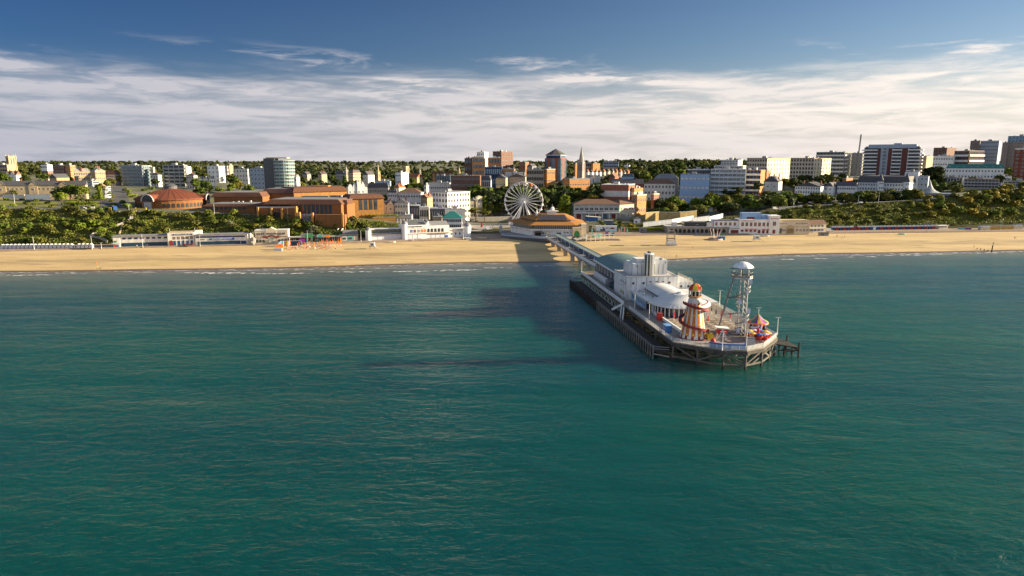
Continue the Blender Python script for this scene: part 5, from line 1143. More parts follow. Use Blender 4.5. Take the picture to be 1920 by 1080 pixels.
# ---- landmarks built one by one
def at_px(u, v, Y): p = aty(u, v, Y); return p
def church(name, label, u, Y, v_top, v_tow, wpx, m, spire=True, pinn=False, vb=None, th=35):
    p = aty(u, v_tow, Y); g = gz(p[0], Y); w = wpx/F*Y; H = p[2]-g; zt = aty(u, v_top, Y)[2]-g
    t = thing(name, label, 'church', (p[0], Y, g), -radians(th)); h = w/2/1.3
    mb = MB(); mb.box(-h, -h, -3, h, h, H)
    for sx in (-1, 1):
        for sy in (-1, 1): mb.box(sx*h-.45, sy*h-.45, -3, sx*h+.45, sy*h+.45, H*.9)
    part('tower', mb, m, t)
    mb = MB()
    if spire: mb.cyl(0, 0, H+.02, zt, h*1.0, .08, 8, ph=pi/8)
    if spire: part('spire', mb, m, t)
    for sx in (-1, 1):
        for sy in (-1, 1): mb = MB(); mb.cyl(sx*h, sy*h, H*.9, H+(zt-H if pinn else (zt-H)*.2), h*.22, .05, 6); part('pinnacle', mb, m, t)
    for sd in (0, 1):
        for q in (-.35, .35):
            mb = MB(); mb.box(q*h-h*.16, -h-.06, H*.62, q*h+h*.16, -h+.1, H*.90); o = part('louvre', mb, dgrey, t)
            if sd: o.rotation_euler = (0, 0, pi/2)
    FOOT.append((p[0]+h, Y-h, 1, 0, 0, 1, 2*h, 2*h)); return t, h, H
church('church_tower', 'square tan church tower with four pinnacles on the far left skyline', 20, 1100, 288, 292.5, 15, sandst, False, True)
church('church', 'dark stone church tower with short spire beside the turreted town hall', 649, 1150, 310, 319, 7, stone)
church('church', 'thin tan church spire before the pine woods', 709, 1050, 306, 323, 6.5, sandst)
t, h, H = church('church', 'square tan church tower with long red roofed nave before the woods', 761, 1150, 310, 311.5, 10.5, sandst, False)
mb = MB(); mb.box(h, -h, -3, h+24, h+6, H*.42); part('nave', mb, tan, t); mb = MB(); mb.hip(h, -h, h+24, h+6, H*.42, 6, .4, gable=True); part('roof', mb, redroof, t)
church('church', 'small distant grey spire in the woods', 787, 1300, 312, 319, 3.2, stone)
church('church', 'stepped conical stone spire behind the brown office block', 861, 950, 312, 325, 7, sandst)
church('church', 'tall slender stone church spire right of the octagonal office', 1090, 1050, 274, 303, 13, stone)
def round_tower():
    p = aty(532, 301, 760); g = gz(p[0], 760); H = p[2]-g; t = thing('glass_tower', 'round glass tower of balcony rings with a grey slab beside it', 'tower', (p[0], 760, g), radians(2))
    R = 11.3; n = 28; fl = 10
    mb = MB(); mb.cyl(0, 0, -2, H, R-.9, R-.9, n); part('glazing', mb, mat('tower_glass', (.10, .16, .17), .12, .3, .3, .5), t)
    for j in range(fl+1):
        z = H*j/fl; mb = MB(); mb.cyl(0, 0, z-.16, z+.16, R, R, n); s = part('floor_slab', mb, offwhite, t)
        if j < fl:
            mb = MB(); mb.cyl(0, 0, z+.16, z+1.25, R-.1, R-.1, n, cap=False); obj('balcony_glass', mb.mesh('balcony_glass', [mat('green_balcony_glass', (.25, .33, .31), .2, .12, .4, .5)]), s)
    for i in range(14):
        a = 2*pi*i/14; mb = MB(); mb.box((R-.5)*cos(a)-.2, (R-.5)*sin(a)-.2, 0, (R-.5)*cos(a)+.2, (R-.5)*sin(a)+.2, H); part('column', mb, greyw, t)
    hs = aty(506, 297, 770)[2]-g; mb = MB(); mb.box(-R-9.5, -4, -2, -R+2.5, 14, hs); part('slab_block', mb, dgrey, t)
    mb = MB(); mb.box(-R-7.5, -2, hs, 4, 10, hs+1.1); part('roof_plant', mb, sandst, t)
    FOOT.append((p[0]+R, 748, 1, 0, 0, 1, 35, 26))
round_tower()
def octagon_office():
    p = aty(1042, 290.5, 1200); g = gz(p[0], 1200); H = p[2]-g; t = thing('office', 'octagonal red and blue glass office with dark pyramid roof on the skyline', 'office', (p[0], 1200, g))
    R = 19.5; mb = MB(); mb.cyl(0, 0, -2, H-5.5, R, R, 8, ph=.39); mb.cyl(0, 0, H-5.5, H-1, R-2, R-2, 8, 1, ph=.39); part('wall', mb, [brick, navy], t)
    mb = MB(); mb.cyl(0, 0, H-1.2, H, R-.5, R-.5, 8, ph=.39); part('cornice', mb, white, t)
    zt = aty(1042, 279, 1200)[2]-g; mb = MB(); mb.cyl(0, 0, H, H+(zt-H)*.78, R, 5.0, 8, ph=.39); mb.cyl(0, 0, H+(zt-H)*.78, zt, 4.4, .4, 8, ph=.39); part('roof', mb, slate, t)
    for i in range(8):
        a = .39+2*pi*(i+.5)/8; r = R*cos(pi/8)+.1
        for q in (-.28, .28):
            mb = MB(); c = Vector((r*cos(a), r*sin(a), 0)); e = Vector((-sin(a), cos(a), 0))
            x = c+e*q*R; mb.bar(x+Vector((0, 0, H*.1)), x+Vector((0, 0, H-6.2)), 3.4, 3.4) if False else mb.add([x-e*2.6+Vector((0, 0, 1)), x+e*2.6+Vector((0, 0, 1)), x+e*2.6+Vector((0, 0, H-6.5)), x-e*2.6+Vector((0, 0, H-6.5))], [(0, 1, 2, 3)]); part('window', mb, glassb, t)
    FOOT.append((p[0]+R, 1180, 1, 0, 0, 1, 2*R, 2*R))
octagon_office()
def tall_flats():
    p = aty(1625, 271, 800); g = gz(p[0], 800)-3; q = aty(1703, 271, 800-8); H = p[2]-g
    th = radians(33); W = 58.0; t = thing('flats', 'tall brown and white block of flats with white balconies, biggest on the east side', 'flats', (p[0], 806, g), -th); D = 20
    mb = MB(); mb.box(2, 0, -3, W-2, D, H-2); part('wall', mb, greyw, t)
    for x0, x1 in ((15.1, 18), (25.6, 29.3), (39.2, 44.8)): mb = MB(); mb.box(x0, -.25, -3, x1, .02, H-4.3); part('brick_strip', mb, mat('brown_red_brick', (.135, .05, .04), .85, .12), t)
    mb = MB(); mb.box(5, -.6, H-4.2, W-5, D-2, H); part('penthouse', mb, bstone, t)
    fl = 12; fh = (H-4)/fl
    for j in range(fl):
        z = 1+j*fh
        for x0, x1 in ((-1.5, 15), (29.5, 39), (45, W+1.5)):
            mb = MB(); mb.box(x0, -1.9, z, x1, -.02, z+.22); 
            if x0 < 0 or x1 > W: mb.box(x0 if x0 < 0 else x1-1.6, -1.9, z, (x0 if x0 < 0 else x1-1.6)+1.6, D+.5, z+.22)
            b = part('balcony', mb, white, t); mb = MB(); mb.box(x0, -1.95, z+.22, x1, -1.85, z+1.15)
            if x1 > W: mb.box(x1-.1, -1.9, z+.22, x1, D+.5, z+1.15)
            obj('balcony_front', mb.mesh('balcony_front', [white]), b)
        for x0, x1, m in ((.8, 15, glass), (20.5, 23.5, glassb), (30, 38.6, glass), (46, W-1, glass)):
            mb = MB(); mb.box(x0, -.1, z+.5, x1, .06, z+fh-.35); part('window', mb, m, t)
    mb = MB(); mb.box(18.1, -.5, 0, 19, .05, H-4.2); mb.box(24.6, -.5, 0, 25.5, .05, H-4.2); part('pilaster', mb, bstone, t)
    mb = MB(); mb.box(30, 6, H, 38, 12, H+1.4); part('lift_house', mb, bstone, t)
    FOOT.append((p[0]+W*cos(th), 806-W*sin(th), cos(th), -sin(th), sin(th), cos(th), W+2, D+2))
tall_flats()
p = aty(1608.5, 287, 985); t = thing('crane', 'thin lattice crane mast standing behind the grey tower', 'crane', (p[0], 985, gz(p[0], 985)))
zt = aty(1611, 252, 985)[2]-t.location[2]; mb = MB()
for dx, dy in ((-.8, -.8), (.8, -.8), (.8, .8), (-.8, .8)): mb.bar((dx, dy, 0), (dx*.6+2.2, dy*.6, zt), .35, .35)
for i in range(24):
    z = zt*i/24; z2 = zt*(i+1)/24; mb.bar((-.8+2.2*i/24, -.8, z), (.7+2.2*(i+1)/24, -.8, z2), .2, .2)
part('mast', mb, mgrey, t); mb = MB(); mb.box(-1.4, -1.4, 0, 1.4, 1.4, 1.5); part('base', mb, concrete, t)
def cone_towers():
    for lab, u, Y, vw, vt_ in (('slim white tower with dark cone roof in the middle of the mansard hotel', 1651, 690.5, 340, 325), ('slim white tower with dark cone roof at the right corner of the mansard hotel', 1700, 676.5, 341, 323.5)):
        p = aty(u, vw, Y-2.5); g = gz(p[0], Y); t = thing('hotel_tower', lab, 'tower', (p[0], Y-2.5, g)); H = p[2]-g
        mb = MB(); mb.cyl(0, 0, -2, H, 3.1, 3.1, 8, ph=.39); part('wall', mb, white, t); zt = aty(u, vt_, Y-2.5)[2]-g
        mb = MB(); mb.cyl(0, 0, H, zt, 3.5, .1, 8, ph=.39); part('roof', mb, slate, t)
        for z in (H*.25, H*.55, H*.85):
            for a in (-1.0, -1.57, -2.1):
                o = obj('window', winmesh(.9, 1.4, white, glass), t, (2.95*cos(a), 2.95*sin(a), z), a+pi/2)
cone_towers()
def tent():
    p = ong(1754, 372, 600); g = p[2]; t = thing('tent_pavilion', 'white pavilion with a swooping tent roof rising to one tall peak', 'pavilion', (p[0], 642, gz(p[0], 642)), radians(-24))
    z0 = t.location[2]; s = 642/F
    mb = MB(); mb.box(-13, -2, -2, 13.5, 14, 4.2); part('wall', mb, offwhite, t)
    mb = MB(); mb.box(-12.5, -2.12, 1.2, 13, -1.9, 3.2); part('window', mb, glass, t)
    mb = MB(); mb.box(-14, -3, 4.2, 14.4, 15, 4.7); part('roof', mb, bstone, t)
    mb = MB(); n = 20; zt = aty(1734, 337, 642)[2]-z0; px, py = -9.5, 5; R = 12.0
    pr = [(1, 0), (.75, .06), (.5, .17), (.3, .34), (.16, .58), (.07, .82), (0.015, 1)]
    vs = []
    for r, h in pr:
        for i in range(n):
            a = 2*pi*i/n; k = 1 if cos(a) < 0 else 1.0+.95*cos(a); vs.append((px*(1)+r*R*.5*k*cos(a), py+r*R*.8*sin(a), 4.75+(zt-4.75)*h))
    mb.add(vs, [(j*n+i, j*n+(i+1) % n, (j+1)*n+(i+1) % n, (j+1)*n+i) for j in range(len(pr)-1) for i in range(n)]); part('tent_roof', mb, mat('tent_fabric', (.36, .36, .35), .6, .12, .3), t)
    FOOT.append((p[0]+20, 632, 1, 0, 0, 1, 40, 24))
tent()

# ---- the big terracotta hall on the cliff
def box_part(t, name, m, x0, x1, y0, y1, z0, z1):
    mb = MB(); mb.box(x0, y0, z0, x1, y1, z1); return part(name, mb, m, t)
def eave(t, x0, x1, y0, y1, z0, h, ins, m=terratile):
    """sloping tiled fascia running round a flat roof"""
    mb = MB(); a = [(x0-1.0, y0-1.0), (x1+1.0, y0-1.0), (x1+1.0, y1+1.0), (x0-1.0, y1+1.0)]; b = [(x0+ins, y0+ins), (x1-ins, y0+ins), (x1-ins, y1-ins), (x0+ins, y1-ins)]
    mb.add([(x, y, z0) for x, y in a]+[(x, y, z0+h) for x, y in b], [(3, 2, 1, 0), (4, 5, 6, 7), (0, 1, 5, 4), (1, 2, 6, 5), (2, 3, 7, 6), (3, 0, 4, 7)])
    n = int((x1-x0)/1.6)
    for i in range(n+1):
        f = i/n; mb.bar((x0-1+(x1-x0+2)*f, y0-1.02, z0+.05), (x0+ins+(x1-x0-2*ins)*f, y0+ins-.02, z0+h), .25, .12)
    o = part('roof', mb, m, t); mb = MB(); mb.box(x0+ins+.1, y0+ins+.1, z0+h-.1, x1-ins-.1, y1-ins-.1, z0+h+.06); obj('roof_deck', mb.mesh('roof_deck', [greyroof]), o); return o
def convention():
    A = aty(375, 405, 528); z = gz(A[0], 528)-1; th = radians(-2)
    t = thing('conference_centre', 'huge terracotta brick conference centre with tiled eaves stepping along the cliff top', 'conference centre', (A[0], 528, z), th)
    def X(u, Y): return (kof(u, 380)*Y-A[0])*cos(th)+(Y-528)*sin(th)
    def Z(v, Y): return aty(560, v, Y)[2]-z
    # front range: low west wing, middle link, tall glazed hall
    xs = [X(382, 524), X(474, 520), X(545, 518), X(637, 514)]
    box_part(t, 'wall', terra, xs[0], xs[1], -3, 24, -6, Z(387, 525)); eave(t, xs[0], xs[1], -3, 24, Z(387, 525), 1.9, 1.6)
    box_part(t, 'wall', terra, xs[1]+.01, xs[2], 2, 30, -6, Z(384, 530)); eave(t, xs[1]+1.2, xs[2], 2, 30, Z(384, 530), 2.0, 1.6)
    zb = Z(383, 520); box_part(t, 'wall', terra, xs[2]-.5, xs[3], -7, 34, -9, zb); eave(t, X(500, 522), xs[3], -7, 34, zb, 3.6, 3.0)
    box_part(t, 'wall', terra, X(637, 520), X(653, 528), 0, 30, -9, zb-.4); eave(t, X(640, 520), X(652, 528), 1, 28, zb-.4, 3.2, 2.2)
    for i in range(9):                                           # nine tall panes
        x0 = X(552+8*i, 518); x1 = X(558+8*i, 518); mb = MB(); mb.box(x0, -7.12, Z(400.5, 520), x1, -6.9, zb-.25); part('window', mb, mat('dark_hall_glass', (.02, .028, .035), .1, .3, .25, .6), t)
    mb = MB(); mb.box(X(549, 518), -8.2, Z(402.5, 520)-.4, X(624, 518), -7.0, Z(401, 520)); part('sill', mb, greyw, t)
    for i in range(9): mb = MB(); mb.box(X(386+8.6*i, 525), -3.12, Z(393, 525), X(392+8.6*i, 525), -2.9, Z(388, 525)); part('window', mb, glass, t)
    for i in range(6): mb = MB(); mb.box(X(481+9*i, 530), 1.88, Z(389, 530), X(487+9*i, 530), 2.1, Z(385, 530)); part('window', mb, glass, t)
    # terrace walls stepping down to the road
    box_part(t, 'terrace_wall', terra, X(330, 520), X(476, 512), -11, -6, -9, Z(399, 516)-1.5)
    box_part(t, 'terrace_wall', terra, X(477, 510), X(551, 507), -13, -3, -12, Z(390, 512)); box_part(t, 'terrace_rail', greyw, X(477, 510), X(551, 507), -13.2, -12.8, Z(390, 512), Z(390, 512)+1.0)
    mb = MB(); mb.box(X(504, 509), -13.15, -8, X(520, 509), -12.9, Z(398, 512)); part('doorway', mb, black, t)
    mb = MB(); mb.box(X(503, 509)-.6, -15, Z(398, 512), X(521, 509)+.6, -12.9, Z(394, 512)+.3); part('porch_roof', mb, terratile, t)
    box_part(t, 'terrace_wall', terra, X(584, 505), X(640, 503), -14, -8, -14, Z(403, 508))
    mb = MB()
    for i in range(5): mb.bar((X(558+6*i, 507), -13, -6), (X(555+6*i, 507), -7.4, Z(401, 514)), .5, .5)
    part('ramp_rail', mb, greyw, t); box_part(t, 'steps', dgrey, X(556, 506), X(582, 506), -12.5, -7.1, -14, Z(406, 510))
    for u, v0 in ((477, 389), (503, 390), (523, 391), (550, 387), (556, 398), (581, 399), (638, 399)): box_part(t, 'pier_post', mat('ochre_tile', (.50, .25, .06), .8, .1), X(u, 508), X(u, 508)+1.3, -15.2, -13.2, -10, Z(v0, 510))
    # upper halls
    z1 = Z(369, 555); box_part(t, 'upper_hall', terra, X(406, 560), X(494, 556), 28, 70, 0, z1); eave(t, X(402, 560), X(492, 556), 28, 70, z1, 3.4, 2.6)
    z2 = Z(362, 575); box_part(t, 'upper_hall', terra, X(500, 580), X(553, 575), 46, 96, 0, z2); eave(t, X(498, 580), X(553, 575), 46, 96, z2, 3.6, 2.6, mat('dark_tile', (.12, .06, .05), .8, .15))
    # the long hall swings round so that its front catches the low sun
    w = aty(551, 366, 572); hl = aty(648, 360, 605); L = (Vector((hl[0], 605, 0))-Vector((w[0], 572, 0))).length
    e = obj('upper_hall', None, t); M_ = Matrix.Translation(t.location) @ Matrix.Rotation(th, 4, 'Z'); e.location = M_.inverted() @ Vector((w[0], 572, z)); ang = atan2(-26, hl[0]-w[0]); e.rotation_euler = (0, 0, atan2(30, hl[0]-w[0])-th)
    zt = aty(553, 361, 572)[2]-z
    mb = MB(); mb.box(0, 0, 0, L, 30, zt); obj('hall_wall', mb.mesh('hall_wall', [mat('sunlit_brick', (.30, .14, .036), .85, .15, .5)]), e)  # terracotta lightened towards gold: low sun painted into the wall colour
    mb = MB(); mb.add([(-1.2, -1.2, zt), (L+1.2, -1.2, zt), (L+1.2, 31, zt), (-1.2, 31, zt), (1.6, 2.4, zt+4), (L-1.6, 2.4, zt+4), (L-1.6, 28, zt+4), (1.6, 28, zt+4)], [(3, 2, 1, 0), (4, 5, 6, 7), (0, 1, 5, 4), (1, 2, 6, 5), (2, 3, 7, 6), (3, 0, 4, 7)])
    for i in range(40): f = i/39; mb.bar((-1.2+(L+2.4)*f, -1.22, zt+.05), (1.6+(L-3.2)*f, 2.38, zt+4), .25, .12)
    obj('hall_roof', mb.mesh('hall_roof', [terratile]), e)
    # rear pavilion facing the sun with four tall windows
    w = aty(656, 372, 545); r = aty(708, 369, 553); L = (Vector((r[0], 553, 0))-Vector((w[0], 545, 0))).length
    e2 = obj('east_hall', None, t); e2.location = M_.inverted() @ Vector((w[0], 545, z)); e2.rotation_euler = (0, 0, radians(24)-th)
    zt = aty(660, 373, 545)[2]-z; L = 27
    mb = MB(); mb.box(0, 0, -12, L, 26, zt); obj('hall_wall', mb.mesh('hall_wall', [MATS['sunlit_brick']]), e2)
    mb = MB(); mb.add([(-1, -1.2, zt), (L+1.2, -1.2, zt), (L+1.2, 27, zt), (-1, 27, zt), (1, 2, zt+3), (L-1.4, 2, zt+3), (L-1.4, 25, zt+3), (1, 25, zt+3)], [(3, 2, 1, 0), (4, 5, 6, 7), (0, 1, 5, 4), (1, 2, 6, 5), (2, 3, 7, 6), (3, 0, 4, 7)])
    obj('hall_roof', mb.mesh('hall_roof', [terratile]), e2)
    for i in range(4): mb = MB(); mb.box(7+4*i, -.12, zt-9, 9.8+4*i, .1, zt-.8); obj('window', mb.mesh('window', [glass]), e2)
    for u, v, Y, s, h in ((520, 361, 590, 9, 1), (600, 348, 600, 14, 6), (628, 367, 560, 10, 1.6), (590, 368, 556, 22, .8)):
        p = aty(u, v, Y); mb = MB(); q = M_.inverted() @ Vector((p[0], Y, p[2])); mb.box(q[0]-s/2, q[1], q[2]-h-3, q[0]+s/2, q[1]+8, q[2]); part('roof_housing', mb, obrick if h > 3 else dgrey, t)
    for u, v in ((437, 378), (455, 377), (470, 376), (512, 376.5), (640, 366), (633, 369), (447, 377)):
        p = aty(u, v, 548); q = M_.inverted() @ Vector((p[0], 548, p[2])); mb = MB(); mb.box(q[0]-.6, q[1]-.6, q[2]-3.0, q[0]+.6, q[1]+.6, q[2]); part('roof_vent', mb, offwhite, t)
    FOOT.append((aty(640, 400, 515)[0], 515, 1, 0, 0, 1, 118, 95)); FOOT.append((aty(714, 400, 545)[0], 545, 1, 0, 0, 1, 40, 60))
convention()
def round_hall():
    p = aty(322, 374, 556); g = gz(p[0], 556); t = thing('round_hall', 'low round hall with shallow red cone roof, arched windows and dark lantern', 'hall', (p[0], 556, g-.5), radians(10)); z = g-.5
    R = 26.5; n = 32; zw = aty(322, 375, 530)[2]-z; za = aty(322, 353.5, 556)[2]-z
    mb = MB(); mb.cyl(0, 0, -3, zw, R, R, n); part('wall', mb, terra, t)
    mb = MB(); mb.lathe([(R+1, zw-.4), (R+.6, zw+.5), (R*.62, zw+(za-zw)*.55), (R*.3, zw+(za-zw)*.88), (4.4, za)], n=n)
    for i in range(n): 
        a = 2*pi*i/n; mb.bar(((R+.6)*cos(a), (R+.6)*sin(a), zw+.52), (R*.62*cos(a), R*.62*sin(a), zw+(za-zw)*.55+.05), .3, .15); mb.bar((R*.62*cos(a), R*.62*sin(a), zw+(za-zw)*.55+.05), (R*.3*cos(a), R*.3*sin(a), zw+(za-zw)*.88+.05), .3, .15)
    rf = part('roof', mb, mat('red_roof', (.155, .045, .022), .8, .18, .6), t)
    mb = MB(); mb.cyl(0, 0, za-.5, za+2.2, 4.8, 4.8, 16); mb.cyl(0, 0, za+2.2, za+3.6, 5.4, 2.2, 16); obj('lantern', mb.mesh('lantern', [dgrey]), rf)
    for a, s in ((-1.92, 1.0), (-.12, .8)):                       # arched porches breaking the eaves
        mb = MB(); q = []; r = 5.2*s
        for i in range(13): b = pi*i/12; q.append((r*cos(b), r*sin(b)))
        c = Vector((cos(a), sin(a), 0)); e = Vector((-sin(a), cos(a), 0))
        f = lambda x, zz, d: tuple(c*(R+d)+e*x+Vector((0, 0, zw-1+zz)))
        mb.add([f(x, zz, 2.0) for x, zz in q]+[f(x, zz, -12) for x, zz in q], [(i, i+1, 14+i, 13+i) for i in range(12)], 0)
        mb.add([f(x*1.0, zz, 1.9) for x, zz in q], [tuple(range(13))], 1); mb.add([f(-r, -zw, 2.0), f(r, -zw, 2.0), f(r, 0, 2.0), f(-r, 0, 2.0)], [(0, 1, 2, 3)], 2)
        po = part('porch', mb, [mat('red_roof'), glass, terra] if False else [MATS['red_roof'], glass, terra], t)
        mb = MB()
        for (x0, z0), (x1, z1) in zip(q, q[1:]): mb.bar(f(x0, z0, 2.2), f(x1, z1, 2.2), .55, .55)
        obj('arch_trim', mb.mesh('arch_trim', [offwhite]), po)
        mb = MB(); mb.add([f(-r*.62, -zw+.5, 2.06), f(r*.62, -zw+.5, 2.06), f(r*.62, -.6, 2.06), f(-r*.62, -.6, 2.06)], [(0, 1, 2, 3)]); obj('door', mb.mesh('door', [greyw]), po)
    for i in range(22):
        a = -2.75+i*.125
        if abs(a+1.92) < .3 or abs(a+.12) < .25: continue
        c = Vector((cos(a), sin(a), 0)); e = Vector((-sin(a), cos(a), 0)); mb = MB(); q = [(-1.1, .4), (1.1, .4), (1.1, 2.6)]+[(1.1*cos(pi*j/6), 2.6+1.1*sin(pi*j/6)) for j in range(1, 6)]+[(-1.1, 2.6)]
        mb.add([tuple(c*(R+.07)+e*x+Vector((0, 0, zz))) for x, zz in q], [tuple(range(len(q)))]); part('window', mb, black, t)
    FOOT.append((p[0]+R+2, 528, 1, 0, 0, 1, 2*R+4, 2*R+4))
round_hall()
def pavilion_theatre():
    p = aty(1145, 386, 620); g = gz(p[0], 620); t = thing('pavilion', 'long cream pavilion with brown tiled roof and balcony facing the beach', 'pavilion', (aty(1076, 382, 622)[0], 622, g), radians(0)); x1 = aty(1162, 382, 622)[0]-t.location[0]
    H = aty(1100, 383, 622)[2]-g
    mb = MB(); mb.box(0, 0, -3, x1, 22, H); part('wall', mb, greyw, t)
    mb = MB(); mb.hip(0, 0, x1, 22, H, 4.2, 1.3); part('roof', mb, brownroof, t)
    for i in range(9): obj('window', winmesh(3.0, 1.9, offwhite, glass), t, (2.8+i*(x1-5)/8.2, 0, H*.68))
    mb = MB(); mb.box(-.4, -2.4, H*.40, x1, -.02, H*.46); part('balcony', mb, offwhite, t)
    for i in range(7):
        x = 1+i*(x1-3)/6.2; mb = MB(); mb.box(x-.4, -2.3, -2, x+.4, -1.5, H*.40); part('column', mb, offwhite, t)
    for i in range(5): mb = MB(); mb.box(2.6+i*8, -.15, .2, 6.4+i*8, .05, H*.34); part('window', mb, glassb if i % 2 else dred, t)
    lettering('PAVILION', 1.5, dgrey, t, (x1*.47, -.2, H*.50), 0, 15)
    a = radians(38); e = obj('east_wing', None, t); e.location = (x1, 0, 0); e.rotation_euler = (0, 0, a)
    L = 27; mb = MB(); mb.box(0.02, .02, -3, L, 18, H-.1); obj('wall', mb.mesh('wall', [cream]), e); mb = MB(); mb.hip(0, 0, L, 18, H, 4.0, 1.2); obj('roof', mb.mesh('roof', [brownroof]), e)
    for i in range(7): obj('window', winmesh(1.5, 1.9, offwhite, dred), e, (2.4+i*3.7, 0, H*.68))
    for i in range(5): obj('window', winmesh(1.2, 1.2, offwhite, glass), e, (3+i*4.6, 0, H*.22))
    mb = MB()
    for i in range(12): mb.box(x1+1+i*.8, -6+.1*i, -2, x1+2+i*.8, -3, H*.44-i*.42)
    part('steps', mb, concrete, t)
    FOOT.append((t.location[0]+95, 618, 1, 0, 0, 1, 97, 40))
    kx = aty(1104, 400, 612); tt = thing('kiosk', 'bright blue kiosk with slanting white roof before the cream pavilion', 'kiosk', (kx[0], 610, gz(kx[0], 610)))
    mb = MB(); mb.box(-2, 0, 0, 9.5, 4, 3.4); part('body', mb, blue, tt); mb = MB(); mb.add([(-2.6, -.6, 4.6), (11, -.6, 3.5), (11, 4.6, 3.5), (-2.6, 4.6, 4.6), (-2.6, -.6, 4.9), (11, -.6, 3.8), (11, 4.6, 3.8), (-2.6, 4.6, 4.9)], [(3, 2, 1, 0), (4, 5, 6, 7), (0, 1, 5, 4), (1, 2, 6, 5), (2, 3, 7, 6), (3, 0, 4, 7)]); part('roof', mb, white, tt)
    mb = MB(); mb.box(8, -.12, .2, 10.4, 1, 3.2); part('door', mb, white, tt)
pavilion_theatre()
def ornate_hotel():
    p = aty(652, 350, 690); g = gz(p[0], 690); t = thing('hotel', 'bright white ornate hotel with curly gables and central tower behind the brown hall', 'hotel', (p[0], 690, g), radians(20)); H = aty(660, 351, 690)[2]-g; W = 19.5
    mb = MB(); mb.box(0, 0, -3, W, 14, H); part('wall', mb, white, t); mb = MB(); mb.hip(0, 1.0, W, 14, H, 4, .2); part('roof', mb, slate, t)
    for x, w, h in ((2.5, 4.6, 3.4), (6.8, 3.6, 4.2), (15, 4.4, 5.4)):
        mb = MB(); mb.add([(x-w/2, -.3, 0), (x+w/2, -.3, 0), (x+w/2, -.3, H), (x+w*.3, -.3, H+h*.55), (x, -.3, H+h), (x-w*.3, -.3, H+h*.55), (x-w/2, -.3, H)], [(0, 1, 2, 3, 4, 5, 6)]); mb.add([(x-w/2, -.3, H), (x, -.3, H+h), (x+w/2, -.3, H), (x-w/2, 4, H), (x, 4, H+h), (x+w/2, 4, H)], [(0, 1, 4, 3), (1, 2, 5, 4)]); part('gable', mb, white, t)
    zt = aty(675, 341, 690)[2]-g; mb = MB(); mb.box(9.2, -1, -3, 13, 5, zt); mb.box(9.0, -1.2, zt, 9.8, -.4, zt+1.2); mb.box(12.4, -1.2, zt, 13.2, -.4, zt+1.2); mb.box(10.8, -1.2, zt, 11.4, -.4, zt+.9); part('tower', mb, white, t)
    for x in (2.5, 6.8, 11, 15):
        for z in (H*.3, H*.7): obj('window', winmesh(1.0, 1.5, white, glass), t, (x, -1.02 if x == 11 else -.32, z))
    FOOT.append((p[0]+24, 690, 1, 0, 0, 1, 26, 20))
    p = aty(640, 358, 700)
ornate_hotel()
# ================================================================== THE SEAFRONT
def sea(name, label, cat, uL, vL, uR, vR, z=4.05):
    a, b = atz(uL, vL, z), atz(uR, vR, z); L = (b-a).length
    t = thing(name, label, cat, a, atan2(b[1]-a[1], b[0]-a[0])); FOOT.append((b[0], b[1], (b-a)[0]/L, (b-a)[1]/L, -(b-a)[1]/L, (b-a)[0]/L, L, 10))
    return t, L, a[1]/F                                        # metres per pixel of height
def hut_mesh():
    w, d, h, r = 2.05, 2.2, 2.0, .75
    mb = MB(); mb.add([(-w/2, 0, 0), (w/2, 0, 0), (w/2, 0, h), (0, 0, h+r), (-w/2, 0, h), (-w/2, d, 0), (w/2, d, 0), (w/2, d, h), (0, d, h+r), (-w/2, d, h)], [(0, 1, 2, 3, 4), (9, 8, 7, 6, 5), (1, 6, 7, 2), (0, 4, 9, 5)])
    rb = MB()
    for s in (-1, 1): rb.add([(0, -.25, h+r+.1), (s*(w/2+.2), -.25, h-.05), (s*(w/2+.2), d+.1, h-.05), (0, d+.1, h+r+.1), (0, -.25, h+r-.05), (s*(w/2+.2), -.25, h-.2), (s*(w/2+.2), d+.1, h-.2), (0, d+.1, h+r-.05)], [(0, 1, 2, 3)[::-s], (0, 4, 5, 1), (4, 7, 6, 5)])
    db = MB(); db.box(-.62, -.06, .05, .62, .02, 1.95); gb = MB(); gb.add([(-w/2+.1, -.04, h+.02), (w/2-.1, -.04, h+.02), (0, -.04, h+r-.06)], [(0, 1, 2)])
    return mb, rb, db, gb
